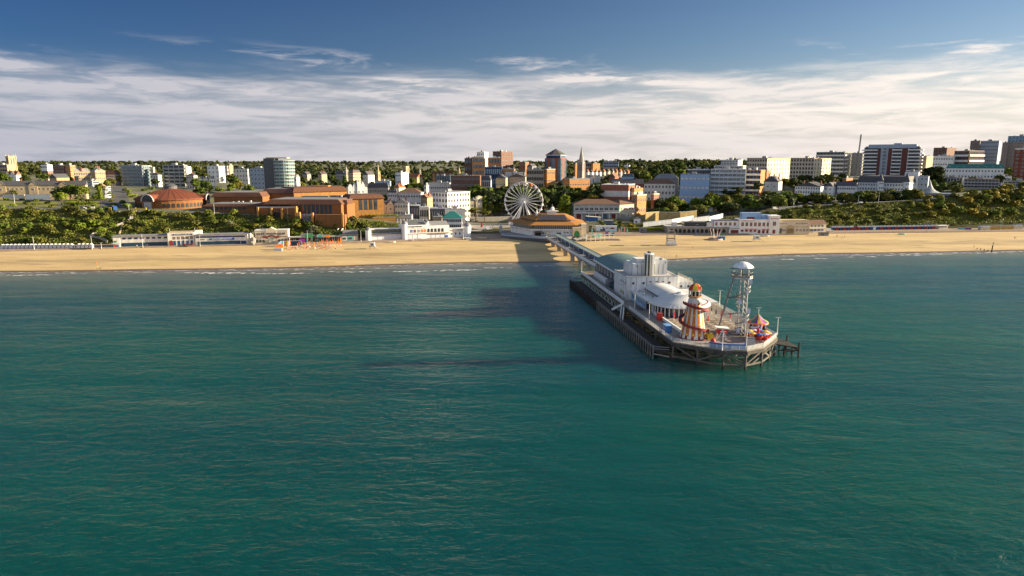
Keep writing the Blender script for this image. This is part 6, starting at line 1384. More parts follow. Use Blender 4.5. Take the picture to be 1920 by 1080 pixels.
def huts():
    b, r, d, g = hut_mesh()
    def proto(wm, rm, dm, gm): return [('wall', b.mesh('wall', [wm])), ('roof', r.mesh('roof', [rm])), ('door', d.mesh('door', [dm])), ('gable_board', g.mesh('gable_board', [gm]))]
    cache = {}
    def row(us, v0, v1, u0, u1, kinds, label, group, s=1.0):
        for i, u in enumerate(us):
            v = v0+(v1-v0)*(u-u0)/(u1-u0); p = atz(u, v, 4.05); kd = kinds(i)
            lb, key, ms = kd
            if key not in cache: cache[key] = proto(*ms)
            grp = group if lb is None else None
            t = thing('beach_hut', lb or label[key], 'beach hut', p, radians(6), (group+', '+key) if lb is None else None); t.scale = (s, s, s)
            for n_, m_ in cache[key]: obj(n_, m_, t)
    lg = mat('hut_grey_blue', (.40, .44, .50), .7, .06)
    row([4+7.6*i for i in range(18)]+[147+7.7*i for i in range(4)], 466.6, 465.0, 0, 174, lambda i: (None, 'pale', (lg, offwhite, mat('hut_door', (.46, .50, .55), .7, .05), lg)), {'pale': 'pale grey blue beach hut in the closed row below the west cliff'}, 'beach huts below the west cliff', 1.02)
    def k2(i):
        if i == 11: return ('pale blue beach hut among the red and navy ones below the east cliff', 'paleblue', (mat('hut_sky', (.42, .58, .62), .7, .06), white, white, white))
        if i == 6: return ('dark red beach hut with a red gable among white gabled ones', 'darkred', (dred, redroof, dred, dred))
        return (None, 'red', (red, white, dred, white)) if i % 2 else (None, 'navy', (navy, white, mat('hut_navy_door', (.03, .06, .16), .6, .1), white))
    row([1563+6.95*i for i in range(28)], 432.2, 429.6, 1560, 1758, k2, {'red': 'red beach hut with white gable in the row below the east cliff', 'navy': 'navy blue beach hut with white gable in the row below the east cliff'}, 'beach huts below the east cliff', 1.25)
    def k3(i): return (None, 'cream', (cream, white, mat('hut_cream_door', (.62, .55, .38), .7, .06), cream)) if i in (0, 1, 2, 10, 11, 12) else (None, 'mustard', (mat('mustard_paint', (.52, .34, .09), .7, .08), cream, mat('mustard_door', (.45, .28, .07), .7), mat('mustard_paint2', (.58, .40, .14), .7)))
    row([1841+6.2*i for i in range(13)], 431.5, 429.3, 1835, 1916, k3, {'cream': 'cream beach hut at one end of the mustard row', 'mustard': 'mustard yellow beach hut in the row at the far right'}, 'beach huts at the far right', 1.25)
    for i in range(8):
        p = atz(1799+3*i, 430.2, 4.05); t = thing('locker', ['teal', 'purple'][i > 3]+' beach locker in the low row between the hut rows', 'locker', p, radians(6), 'lockers between the hut rows, '+['teal', 'purple'][i > 3])
        mb = MB(); mb.box(-.6, 0, 0, .6, 1.2, 1.3); part('body', mb, teal if i < 4 else purple, t); mb = MB(); mb.box(-.68, -.1, 1.3, .68, 1.3, 1.42); part('lid', mb, mgrey, t)
huts()
def amusements():
    t, L, k = sea('amusement_arcade', 'long low cream amusement arcade, west wing with dark blue shutters and flat roof', 'arcade', 213.5, 463, 316, 460)
    H = 20.5*k; mb = MB(); mb.box(3, 0, -1, L, 9, H-.6); mb.box(0, -.6, -1, 4, 6, H-.8); part('wall', mb, offwhite, t); mb = MB(); mb.box(-.6, -1.0, H-.6, L, 9.5, H-.1); part('roof', mb, mgrey, t)
    for i in range(9): mb = MB(); mb.box(5.5+i*3.6, -.08, H*.66, 7.6+i*3.6, .05, H*.82); part('window', mb, navy, t)
    mb = MB(); mb.box(4.5, -.12, .1, L-.5, .05, H*.34); part('shutter', mb, mat('teal_blue_shutter', (.015, .05, .085), .5, .15, 1.5, stretch=(2, 1, .2)), t)
    for x, z, m in ((.3, .1, red), (1.6, .1, blue), (.6, 2.9, green)): mb = MB(); mb.box(x, -.72, z, x+1.6, -.55, z+1.3); part('sign', mb, m, t)
    mb = MB(); mb.box(-.8, -1.4, 2.4, 5, -.55, 2.6); part('awning', mb, white, t)
    t, L, k = sea('amusement_arcade', 'cream centre block of the arcade with five brown windows over five blue doors', 'arcade', 316, 460.6, 366, 459)
    H = 24*k; mb = MB(); mb.box(0.02, -.5, -1, L, 9, H); part('wall', mb, offwhite, t); mb = MB(); mb.box(1, -.35, H, L-1.5, 8, H+.5); part('roof', mb, sandst, t)
    for i in range(5):
        x = 4.1+i*2.65; o = obj('window', winmesh(1.6, 1.9, offwhite, mat('brown_pane', (.16, .10, .05), .5, .2)), t, (x, -.52, H*.59))
        mb = MB(); mb.box(x-.75, -.64, .1, x+.75, -.45, H*.37); part('door', mb, mat('blue_door', (.01, .06, .15), .5, .2), t)
    mb = MB(); mb.box(3.2, -.7, H*.80, 15.4, -.45, H*.91); s = part('sign', mb, navy, t); lettering('HAPPYLAND', .75, white, t, (9.3, -.74, H*.855), 0, 10)
    mb = MB(); q = [(1.3*cos(pi*i/8), 2.3+1.3*sin(pi*i/8)) for i in range(9)]; mb.add([(1.9+x, -.6, z) for x, z in [(1.3, 0)]+q+[(-1.3, 0)]], [tuple(range(11))]); part('door', mb, dred, t, 'dark red arched door')
    for x in (1.6, 17.1):
        mb = MB(); mb.tube((x, -.3, H*.6), (x, -.3, H+3), .09, 6); part('flagpole', mb, white, t)
    mb = MB(); mb.box(L+.4, 2, H*.55, L+4.4, 6, H+1.0); part('roof_block', mb, white, t)
    p = atz(355, 459.8, 4.05)
    for i in range(3):
        mb = MB(); q = t.matrix_basis.inverted() @ Vector((p[0]-3+2.6*i, p[1]-.6, 4.05)); tt = thing('kiddie_ride', 'small red and white ride car standing before the blue arcade doors', 'ride car', (p[0]-3+2.6*i, p[1]-.8, 4.05), 0, 'ride cars before the arcade doors'); mb.box(-1, -.5, .2, 1, .5, .8); mb.box(-.6, -.45, .8, .3, .45, 1.2); part('body', mb, dred, tt); mb = MB(); mb.tube((-.6, -.55, .25), (-.6, .55, .25), .25, 8); mb.tube((.6, -.55, .25), (.6, .55, .25), .25, 8); part('axle', mb, black, tt)
    t, L, k = sea('amusement_arcade', 'long low cream amusement arcade, east wing with blue sign band', 'arcade', 367, 459.4, 465, 457)
    H = 20*k; mb = MB(); mb.box(0, 0, -1, L, 9, H-.6); part('wall', mb, offwhite, t); mb = MB(); mb.box(-.3, -.7, H-.6, L+.3, 9.5, H-.1); part('roof', mb, mgrey, t)
    mb = MB(); mb.box(.6, -.1, H*.66, L-1.6, .04, H*.80); part('window_band', mb, navy, t); mb = MB(); mb.box(1.5, -.12, .1, L-4.8, .05, H*.32); part('shutter', mb, MATS['teal_blue_shutter'], t)
    mb = MB(); mb.box(9, -.2, H*.42, 25, .02, H*.60); part('sign', mb, blue, t); lettering('AMUSEMENTS', 1.05, white, t, (17, -.26, H*.51), 0, 13)
    mb = MB(); mb.box(L-4.5, -.14, .1, L-1, .05, H*.3); part('panel', mb, navy, t); mb = MB(); mb.box(3, -.12, H*.46, 6, .02, H*.54); part('nameboard', mb, bbrick, t)
    # rockwork column and cream pavilion
    t = thing('rockwork', 'tall white and grey rockwork figure between the arcade and the cream hall', 'rockwork', atz(472, 457, 4.05)); mb = MB()
    for x, y, z, r, h in ((-1.4, 0, 2, 1.2, 2.6), (.2, .5, 3.4, 1.3, 3.6), (1.6, .2, 2.2, 1.2, 2.6), (-.2, -.3, 6.2, .8, 1.6), (.4, .2, 1, 2, 1.4)): mb.ball(x, y, z, r, r*.9, h, 8, 6)
    part('rock', mb, mat('rock_render', (.34, .31, .26), .9, .35, .8), t); mb = MB(); mb.ball(-.4, -.9, 6.6, .55, .5, .8, 8, 5); mb.tube((-.4, -.9, 4.2), (-.4, -.9, 6.3), .4, 7); part('figure', mb, white, t)
    t, L, k = sea('cafe_hall', 'cream seafront hall with central pediment and dark red arch', 'cafe', 479, 456, 541, 454.6)
    H = 24*k; mb = MB(); mb.box(0, 0, -1, L, 9, H); part('wall', mb, cream, t); mb = MB(); mb.add([(L*.33, -.3, H), (L*.65, -.3, H), (L*.49, -.3, H+2.0), (L*.33, 5, H), (L*.65, 5, H), (L*.49, 5, H+2.0)], [(0, 1, 2), (5, 4, 3), (0, 2, 5, 3), (2, 1, 4, 5)]); mb.box(L*.33, -.3, H*.5, L*.65, 0.02, H); part('pediment', mb, cream, t)
    mb = MB(); mb.box(-.2, -.2, H-.45, L*.33, 9.2, H+.15); mb.box(L*.65, -.2, H-.45, L+.2, 9.2, H+.15); part('cornice', mb, offwhite, t)
    for i, x in enumerate((.07, .13, .2, .26, .37, .43, .49, .55, .61, .70, .76, .84, .90)): mb = MB(); mb.box(L*x-.42, -.42, H*.66, L*x+.42, .05, H*.80); part('window', mb, dgrey, t)
    mb = MB(); c = (L*.49, H*.33); 
    for i in range(12): a, b = pi*i/12, pi*(i+1)/12; mb.add([(c[0]+3.9*cos(a), -.5, c[1]+2.6*sin(a)), (c[0]+3.9*cos(b), -.5, c[1]+2.6*sin(b)), (c[0]+2.9*cos(b), -.5, c[1]+1.7*sin(b)), (c[0]+2.9*cos(a), -.5, c[1]+1.7*sin(a))], [(0, 3, 2, 1)])
    mb.box(c[0]-5.4, -.45, H*.40, c[0]-3.4, -.3, H*.54); mb.box(c[0]+3.4, -.45, H*.40, c[0]+5.4, -.3, H*.54); mb.box(0, -.15, H*.47, L*.33, .02, H*.50); mb.box(L*.66, -.15, H*.47, L, .02, H*.5); part('arch', mb, dred, t)
    for x in (.06, .15, .25, .73, .82, .92): mb = MB(); q = [(.8*cos(pi*i/6), 1.6+.8*sin(pi*i/6)) for i in range(7)]; mb.add([(L*x+a, -.1, z) for a, z in [(.8, .4)]+q+[(-.8, .4)]], [tuple(range(9))]); part('window', mb, glass, t)
    mb = MB(); mb.box(c[0]-1.5, -.42, .1, c[0]+1.5, -.2, 2.5); part('door', mb, greyw, t)
amusements()
def beach_bar():
    t, L, k = sea('beach_bar', 'long low open fronted beach bar with flat canopy on posts behind orange parasols', 'beach bar', 544, 455, 637, 452.6)
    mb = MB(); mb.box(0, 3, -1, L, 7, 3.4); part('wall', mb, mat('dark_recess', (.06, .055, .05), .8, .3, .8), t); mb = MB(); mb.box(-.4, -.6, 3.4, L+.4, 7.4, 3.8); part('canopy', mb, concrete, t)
    for i in range(26): mb = MB(); mb.box(1+i*(L-2)/25-.1, -.1, 0, 1+i*(L-2)/25+.1, .1, 3.4); part('post', mb, greyw if i % 3 else bbrick, t)
    mb = MB(); mb.box(6, -.3, .2, 10, 0.2, 2.6); part('mural', mb, purple, t)
    for u, v, w, h, m, lb in ((571, 444.5, 6, 2.6, greyw, 'white container on the beach bar roof'), (577, 444.5, 5.2, 2.5, green, 'dark green container on the beach bar roof'), (598, 444, 3, 1.9, teal, 'teal storage box on the beach bar roof'), (605, 444, 1.4, 1.7, cream, 'cream storage box on the beach bar roof'), (613, 444, 2.6, 1.7, orange, 'orange storage box on the beach bar roof'), (588, 444, 2.5, 1.4, dgrey, 'dark grey storage box on the beach bar roof')):
        p = atz(u, v+2.0, 7.85); tt = thing('storage_box', lb, 'storage box', (p[0], p[1]+2.5, 7.85), t.rotation_euler[2]); mb = MB(); mb.box(-w/2, 0, 0, w/2, 2.4, h); part('body', mb, m, tt)
        mb = MB(); mb.box(-w/2-.1, -.1, h, w/2+.1, 2.5, h+.12); part('lid', mb, mgrey, tt)
    t, L, k = sea('shelter', 'dark low building with shop windows at the foot of the slanting ramp', 'shop', 638, 452, 672, 451)
    mb = MB(); mb.box(0, 0, -1, L, 6, 4.2); mb.box(2, 3, 4.2, L, 8, 7); part('wall', mb, mgrey, t); mb = MB(); mb.box(-.4, -.8, 4.2, L+.2, 6.2, 4.6); part('roof', mb, dgrey, t)
    for x, w, m in ((1, 3.6, offwhite), (5, 3.8, teal), (9.3, 2.8, cream)): mb = MB(); mb.box(x, -.15, .3, x+w, .05, 3.2); wn = part('window', mb, m, t); mb = MB(); mb.box(x+.5, -.2, .9, x+w-.5, -.1, 2.6); obj('pane', mb.mesh('pane', [glass if m is not cream else cream]), wn)
    # the ramp climbing the bank
    a, b = ong(637, 434), ong(664, 414); t = thing('ramp', 'slanting ramp with white sides climbing the grassy bank', 'ramp', (0, 0, 0)); mb = MB(); mb.bar(a+Vector((0, 0, .5)), b+Vector((0, 0, .6)), 3, .4); part('deck', mb, tan, t)
    for s in (-1.5, 1.5): mb = MB(); mb.bar(a+Vector((s, 0, 1.3)), b+Vector((s, 0, 1.4)), .18, 1.0); part('parapet', mb, offwhite, t)
    # parasols, deckchairs and boards of the bar
    pl = list(range(0)); R2 = random.Random(5)
    first = parasol('parasol', 'closed orange parasol standing in the beach bar on the sand', 0, 0, 0, orange, 3.9, 'closed orange parasols of the beach bar'); n = 0
    spots = [(561, 463.5), (566, 462), (572, 464.5), (581, 462), (589, 463), (596, 463.5), (600, 461.5), (607, 461), (610, 463.5), (613.5, 461), (617, 462.5), (620, 460.5), (622, 463.5), (626, 461.5), (629, 462), (632.5, 460), (635, 462.5), (558, 466), (545, 462), (539, 464), (634.5, 458), (604, 459), (613, 458.5), (624, 458.5)]
    for u, v in spots:
        p = ong(u, v)
        if n == 0: first.location = p
        else: dup(first, p, R2.uniform(0, 6))
        n += 1
    tf = parasol('parasol', 'tall bright orange flag shaped parasol at the right end of the beach bar', 0, 0, 0, orange, 4.6); tf.location = ong(638.5, 460); tf.scale = (2.4, 1.6, 1.25)
    # deckchairs
    fr = MB(); fr.bar((-.4, -.6, 0), (-.4, .5, .95), .06, .06); fr.bar((.4, -.6, 0), (.4, .5, .95), .06, .06); fr.bar((-.4, .5, 0), (-.4, -.4, .5), .06, .06); fr.bar((.4, .5, 0), (.4, -.4, .5), .06, .06); fr = fr.mesh('frame', [MATS['pale_wood']])
    def sling(m): s = MB(); s.add([(-.36, -.45, .35), (.36, -.45, .35), (.36, 0, .32), (-.36, 0, .32), (.36, .5, .98), (-.36, .5, .98)], [(0, 1, 2, 3), (3, 2, 4, 5)]); return s.mesh('sling', [m])
    prot = {}
    for key, m in (('orange', orange), ('white', white), ('red', red)):
        t0 = None
        for i in range(20):
            p = ong(R2.uniform(524, 632), R2.uniform(462.5, 468))
            if t0 is None:
                t0 = thing('deckchair', key+' deckchair on the sand before the beach bar', 'deckchair', p, R2.uniform(0, 6), key+' deckchairs of the beach bar'); obj('frame', fr, t0); obj('sling', sling(m), t0)
            else: dup(t0, p, R2.uniform(0, 6))
    for u, v, w, h, m, lb in ((521, 471, 5.2, 1.8, mat('lilac_white', (.52, .52, .58), .6), 'low white box wall at the sea end of the beach bar'), (552, 461, 8, 3.4, navy, 'navy blue screen wall in the middle of the beach bar')):
        p = ong(u, v); tt = thing('screen', lb, 'screen', p, .1); mb = MB(); mb.box(-w/2, 0, 0, w/2, .5 if h > 2 else 1.6, h); part('panel', mb, m, tt); mb = MB(); mb.box(-w/2-.1, -.1, h, w/2+.1, .7, h+.12); part('rail', mb, white, tt)
    for u, v, m, lb in ((530, 463.5, teal, 'teal surf board leaning at the beach bar'), (533.5, 463, orange, 'orange surf board leaning at the beach bar'), (537, 463, yellow, 'yellow surf board leaning at the beach bar'), (540.5, 463, cream, 'cream surf board leaning at the beach bar')):
        p = ong(u, v); mb = MB(); mb.ball(0, 0, 2.2, .8, .2, 2.2, 8, 6); o = obj('surf_board', mb.mesh('surf_board', [m]), None, p); o.rotation_euler = (-.2, .1, .2); tag(o, lb, 'surf board')
    for u, v, lb in ((524, 468, 'orange canvas awning at the left end of the beach bar'), (529, 461.5, 'pale blue awning behind the orange one at the beach bar')):
        p = ong(u, v); tt = thing('awning', lb, 'awning', p, .1); mb = MB(); mb.add([(-2.6, -1.5, 1.6), (2.6, -1.5, 1.6), (2.2, 1.6, 3.4), (-1.5, 1.6, 3.4)], [(0, 1, 2, 3)]); mb.add([(2.6, -1.5, 1.6), (2.9, -1.2, .2), (2.6, 1.4, 1.4), (2.2, 1.6, 3.4)], [(0, 1, 2, 3)]); part('canvas', mb, orange if u < 527 else MATS['pale_blue_paint'], tt)
        mb = MB(); [mb.tube((x, y, 0), (x, y, z), .06, 5) for x, y, z in ((-2.5, -1.4, 1.6), (2.5, -1.4, 1.6), (2.1, 1.5, 3.4), (-1.4, 1.5, 3.4))]; part('pole', mb, greyw, tt)
    for u, v, lb in ((574, 456.5, 'tall blue and white feather flag left of the bar mast'), (584, 456, 'tall pale feather flag right of the bar mast')): feather(lb, ong(u, v), MATS['pale_blue_paint'] if u > 580 else mat('flag_blue', (.22, .36, .58), .7), 5.2)
def feather(lb, p, m, h=4.2):
    t = thing('feather_flag', lb, 'flag', p); mb = MB(); mb.tube((0, 0, 0), (0, 0, h), .05, 5); part('pole', mb, greyw, t)
    mb = MB(); mb.add([(0.05, 0, h*.2), (.75, .06, h*.28), (1.0, .1, h*.7), (.7, .05, h*.95), (.05, 0, h), (0.05, .06, h*.2), (.75, .12, h*.28), (1.0, .16, h*.7), (.7, .11, h*.95), (.05, .06, h)], [(0, 1, 2, 3, 4), (9, 8, 7, 6, 5), (0, 5, 6, 1), (1, 6, 7, 2), (2, 7, 8, 3)]); part('cloth', mb, m, t)
beach_bar()
def aquarium():
    t, L, k = sea('aquarium', 'white seafront aquarium with grey domed corner turrets and arched windows', 'aquarium', 685, 451, 884, 443.5); LP = L/199.0
    X = lambda u: (u-685)*LP
    lowm = mat('white_hoarding', (.66, .66, .70), .6, .06)
    mb = MB(); mb.box(X(697), 2, -1, X(753), 12, 10.5*k*.98); mb.box(X(697), 4, 3, X(753), 12, 20*k); mb.box(X(752), -1, -1, X(797), 13, 26*k); mb.box(X(797)+.01, 0, -1, X(841), 13, 24*k); mb.box(X(841)+.01, 1.5, -1, X(876), 13, 15.5*k); part('wall', mb, white, t)
    mb = MB(); mb.box(X(697), 3.95, 12*k, X(752), 4.2, 19*k); part('window', mb, mat('terrace_glass', (.13, .13, .11), .2, .3, .5), t)
    mb = MB(); mb.box(X(696), .2, 10.4*k, X(753), 4.1, 11.2*k); part('terrace', mb, dgrey, t)
    for i in range(6): mb = MB(); mb.box(X(699+9*i), 1.85, .2, X(706.8+9*i), 2.1, 9.3*k); part('hoarding_panel', mb, lowm, t)
    for i in range(10): 
        if i != 4: mb = MB(); mb.box(X(754+8.7*i), -1.2 if i < 5 else -.2, .2, X(761+8.7*i), (-.9 if i < 5 else .1), 9.0*k); part('hoarding_panel', mb, lowm, t)
    mb = MB(); mb.box(X(751), -1.5, 9.6*k, X(842), 0.2, 10.3*k); mb.box(X(842), .6, 13.5*k, X(884), 2.5, 14.6*k); part('ledge', mb, tan, t)
    mb = MB(); mb.add([(X(766), 0, 24.5*k), (X(796), 0, 24.5*k), (X(796), 9, 35*k), (X(766), 9, 35*k), (X(797), 1, 24*k), (X(841), 1, 24*k), (X(841), 9, 31*k), (X(797), 9, 31*k)], [(0, 1, 2, 3), (4, 5, 6, 7)])
    for i in range(20): mb.bar((X(767+1.5*i), -.02, 24.6*k), (X(767+1.5*i), 9, 35.1*k), .2, .15)
    part('roof', mb, mat('lead_roof', (.26, .25, .24), .6, .12, 1), t)
    mb = MB(); mb.box(X(752), -1.3, 20.5*k, X(797), -1.02, 25.5*k); part('sign', mb, white, t); lettering('OCEANARIUM', 1.3, navy, t, (X(775), -1.4, 23.4*k), 0, 11)
    for i, (u, m) in enumerate(((757, blue), (769, blue), (775.5, dred), (782.5, mgrey), (789, orange), (794.5, orange))): o = obj('window', winmesh(3.2 if i == 0 else 1.7, 2.2, white, m), t, (X(u), -1.02, 15*k))
    for i in range(5):
        q = [(.95*cos(pi*j/8), .9+.95*sin(pi*j/8)) for j in range(9)]; mb = MB(); mb.add([(X(801+6.7*i)+a, -.06, 14*k+z) for a, z in [(.95, -1)]+q+[(-.95, -1)]], [tuple(range(11))]); part('window', mb, glass, t)
    for i in range(4): obj('window', winmesh(1.2, 1.6, white, glass), t, (X(846+8*i), 1.5, 6.5*k))
    mb = MB(); mb.box(X(832), -.3, .3, X(838), -.05, 5*k); part('poster', mb, blue, t)
    for u, y, r, h, d, in ((691, 1.5, 5.2*LP, 19*k, 5.5*LP), (757, .2, 5*LP, 29*k, 5.2*LP), (800, 3, 4*LP, 30*k, 4*LP), (877, 1.5, 7*LP, 20.5*k, 6.5*LP)):
        mb = MB(); mb.cyl(X(u), y, -1, h, r, r, 18); tu = part('turret', mb, white, t)
        mb = MB(); mb.ball(X(u), y, h, r*1.04, r*1.04, d*1.05, 18, 7, top=True); obj('dome', mb.mesh('dome', [mat('dome_lead', (.20, .20, .215), .45, .12, .8)], True), tu)
    mb = MB(); mb.box(X(878), 1, 2, X(882), 1.4, 5); part('sign', mb, white, t)
    for i in range(10):
        p = ong(745+6*i, 417-.02*i); p = aty(745+6*i, 417, 541+i*.8); mb = MB(); tt = thing('pillar', 'short white pillar in the row behind the aquarium roof', 'pillar', (p[0], p[1], gz(p[0], p[1])), 0, 'white pillars behind the aquarium'); hh = max(1.5, aty(745+6*i, 411.5, p[1])[2]-gz(p[0], p[1])); mb.box(-.45, -.45, 0, .45, .45, hh); part('shaft', mb, offwhite, tt); mb = MB(); mb.box(-.6, -.6, hh, .6, .6, hh+.3); part('cap', mb, white, tt)
aquarium()
def approach():
    t = thing('pier_pavilion', 'white pier entrance pavilion with broad two tier orange tiled roof', 'pavilion', (0, 0, 0))
    base = [(-8, 513), (24.3, 489.5), (34.5, 490.7), (57, 512), (57, 552), (-10, 552)]
    mb = MB(); mb.prism(base, -1, 5.9); part('platform', mb, dgrey, t); mb = MB(); mb.prism([(x*1.0, y) for x, y in base], 5.9, 6.0); part('terrace', mb, mat('terrace_paving', (.22, .21, .205), .9, .12, .5), t)
    mb = MB(); railing(mb, [(-8, 513), (24.3, 489.7)], 6, 1.1, 3, (1, .6, .2), .12, .1); mb.bar((-8, 512.8, 5.6), (24.3, 489.3, 5.6), .4, 1.0); part('railing', mb, bstone, t)
    fp = [(-1, 533), (14, 505), (47, 504), (54, 514), (54, 546), (-1, 547)]
    mb = MB(); mb.prism(fp, 5.5, 10.0); part('wall', mb, white, t)
    up = [(1, 535), (15.5, 507.5), (46, 506.5), (52, 515), (52, 545), (1, 545)]
    mb = MB(); mb.prism(up, 9.9, 13.9); part('upper_wall', mb, mat('upper_glazing', (.20, .19, .17), .4, .3, 1), t)
    mb = MB(); 
    for (a, b) in zip(up[:4], up[1:5]):
        n = int(math.hypot(b[0]-a[0], b[1]-a[1])/1.6)
        for i in range(n+1): x, y = a[0]+(b[0]-a[0])*i/n, a[1]+(b[1]-a[1])*i/n; mb.box(x-.22, y-.3, 10, x+.22, y+.1, 13.9)
    part('mullion', mb, offwhite, t)
    mb = MB(); mb.prism([(-1.4, 532.6), (13.6, 504), (47.4, 503), (55, 513.6), (55, 546.5), (-1.4, 547.5)], 9.7, 10.0); 
    for a, b in (((-1.4, 532.6), (13.6, 504.1)), ((13.6, 504.1), (47.4, 503.1))): mb.bar((*a, 10.6), (*b, 10.6), .12, 1.0)
    part('balcony', mb, offwhite, t)
    rt = mat('orange_tile_roof', (.34, .15, .035), .8, .15, 1.0)
    c = [(-3, 534), (13, 502.5), (47, 501.5), (56.5, 512), (56.5, 549), (-3, 550)]; c2 = [(7, 534), (18, 511.5), (44, 511), (48, 516), (48, 543), (7, 543)]; c3 = [(20, 528), (22.5, 520), (39, 520), (41, 523), (41, 536), (20, 536)]
    def tier(lo, hi, z0, z1): m = MB(); n = len(lo); m.add([(*p, z0) for p in lo]+[(*p, z1) for p in hi], [(i, (i+1) % n, n+(i+1) % n, n+i) for i in range(n)]+[tuple(range(n))[::-1], tuple(range(n, 2*n))]); return m
    part('lower_roof', tier(c, c2, 13.9, 16.0), rt, t); mb = MB(); mb.prism([(x*.98+.5, y+.4) for x, y in c2], 16.0, 16.9); part('clerestory', mb, dgrey, t); ur = part('upper_roof', tier([(x-.6 if x < 30 else x+.6, y-.6 if y < 525 else y+.6) for x, y in c2], c3, 16.9, 20.4), rt, t)
    mb = MB()
    for j in range(3):
        for i in range(9):
            f0, f1 = j/3.2+.05, (j+.85)/3.2+.05; 
            def q(i_, f): a = 20+2.45*i_+1.6*f*(1-i_/4.5); return (a, 510.4+(9.6)*f-.06, 16.95+3.5*f+.12)
            mb.add([q(i, f0), q(i+.85, f0), q(i+.85, f1), q(i, f1)], [(0, 1, 2, 3)])
    obj('solar_panel', mb.mesh('solar_panel', [mat('solar_panel', (.05, .055, .075), .25, .2, 1, .5)]), ur)
    mb = MB(); mb.box(27, 524, 20.3, 34, 531, 22.6); mb.cyl(31, 527, 22.6, 24.4, 1.4, 1.4, 8); mb.ball(31, 527, 24.4, 1.4, 1.4, 1.6, 10, 5, top=True); part('cupola', mb, white, t); mb = MB(); mb.hip(25.5, 522.5, 35.5, 532, 22.6, 1.2, .2); mb.tube((31, 527, 25.8), (31, 527, 28), .1, 5); part('cupola_roof', mb, greyw, t)
    mb = MB(); mb.cyl(19, 524, 19.5, 24, 1.0, .15, 8); part('finial', mb, white, t)
    # corner turret with yellow and green arch
    mb = MB(); mb.box(44.5, 500.5, 5.9, 51, 508, 12.6); mb.box(51, 504, 5.9, 55, 512, 14.5); part('corner_turret', mb, cream, t); mb = MB(); q = [(2.0*cos(pi*i/8), 2.2+2.0*sin(pi*i/8)) for i in range(9)]; mb.add([(47.7+a, 500.44, 6+z) for a, z in [(2, 0)]+q+[(-2, 0)]], [tuple(range(11))]); part('doorway', mb, green, t)
    for (x0, z0), (x1, z1) in zip(q, q[1:]): pass
    mb = MB(); [mb.bar((47.7+a[0], 500.4, 6+a[1]), (47.7+b[0], 500.4, 6+b[1]), .5, .4) for a, b in zip(q, q[1:])]; part('arch_trim', mb, yellow, t)
    for x, w, h, z, m in ((17, 4.4, 2.2, 6, black), (22.5, 1.2, 1.0, 7.5, glass), (33, 3.2, 2.3, 6, black), (38.5, 1.0, .7, 8, glass), (40.5, 1.2, .7, 8, glass), (43.3, .6, .6, 8, glass)): mb = MB(); mb.box(x, 503.7, z, x+w, 504.9, z+h); part('window' if m is glass else 'doorway', mb, m, t)
    mb = MB(); mb.hip(16, 501.8, 22.5, 505, 8.6, 1.0, .3); part('porch_roof', mb, brownroof, t); mb = MB(); mb.box(25, 501, 6, 27.5, 504.1, 9.4); part('porch', mb, cream, t)
    FOOT.append((56, 500, 1, 0, 0, 1, 64, 52))
    p = atz(939, 439, 4.1); mb = MB(); mb.box(-1.1, -1.1, 0, 1.1, 1.1, 6.5); o = obj('pylon', mb.mesh('pylon', [greyw]), None, p); tag(o, 'plain grey pylon at the left corner of the pier entrance', 'pylon')
    p = atz(1101, 438, 5.0); mb = MB(); mb.box(-1.0, -1.0, 0, 1.0, 1.0, 9.5); o = obj('pylon', mb.mesh('pylon', [stone]), None, p); tag(o, 'tall stone pylon right of the pier entrance pavilion', 'pylon')
    # covered way leading east from the entrance
    t = thing('covered_way', 'pale green roofed walkway running right from the pier entrance', 'covered way', (54, 498, 0), .35); mb = MB(); mb.box(0, 0, 6.6, 24, 3, 6.9); part('roof', mb, MATS['shelter_roof'], t); mb = MB(); mb.box(0, 0, 3.4, 24, 3, 4.0); part('deck', mb, concrete, t)
    for i in range(7): mb = MB(); mb.box(.3+3.8*i, .1, 1, .6+3.8*i, .4, 6.6); part('post', mb, offwhite, t)
approach()
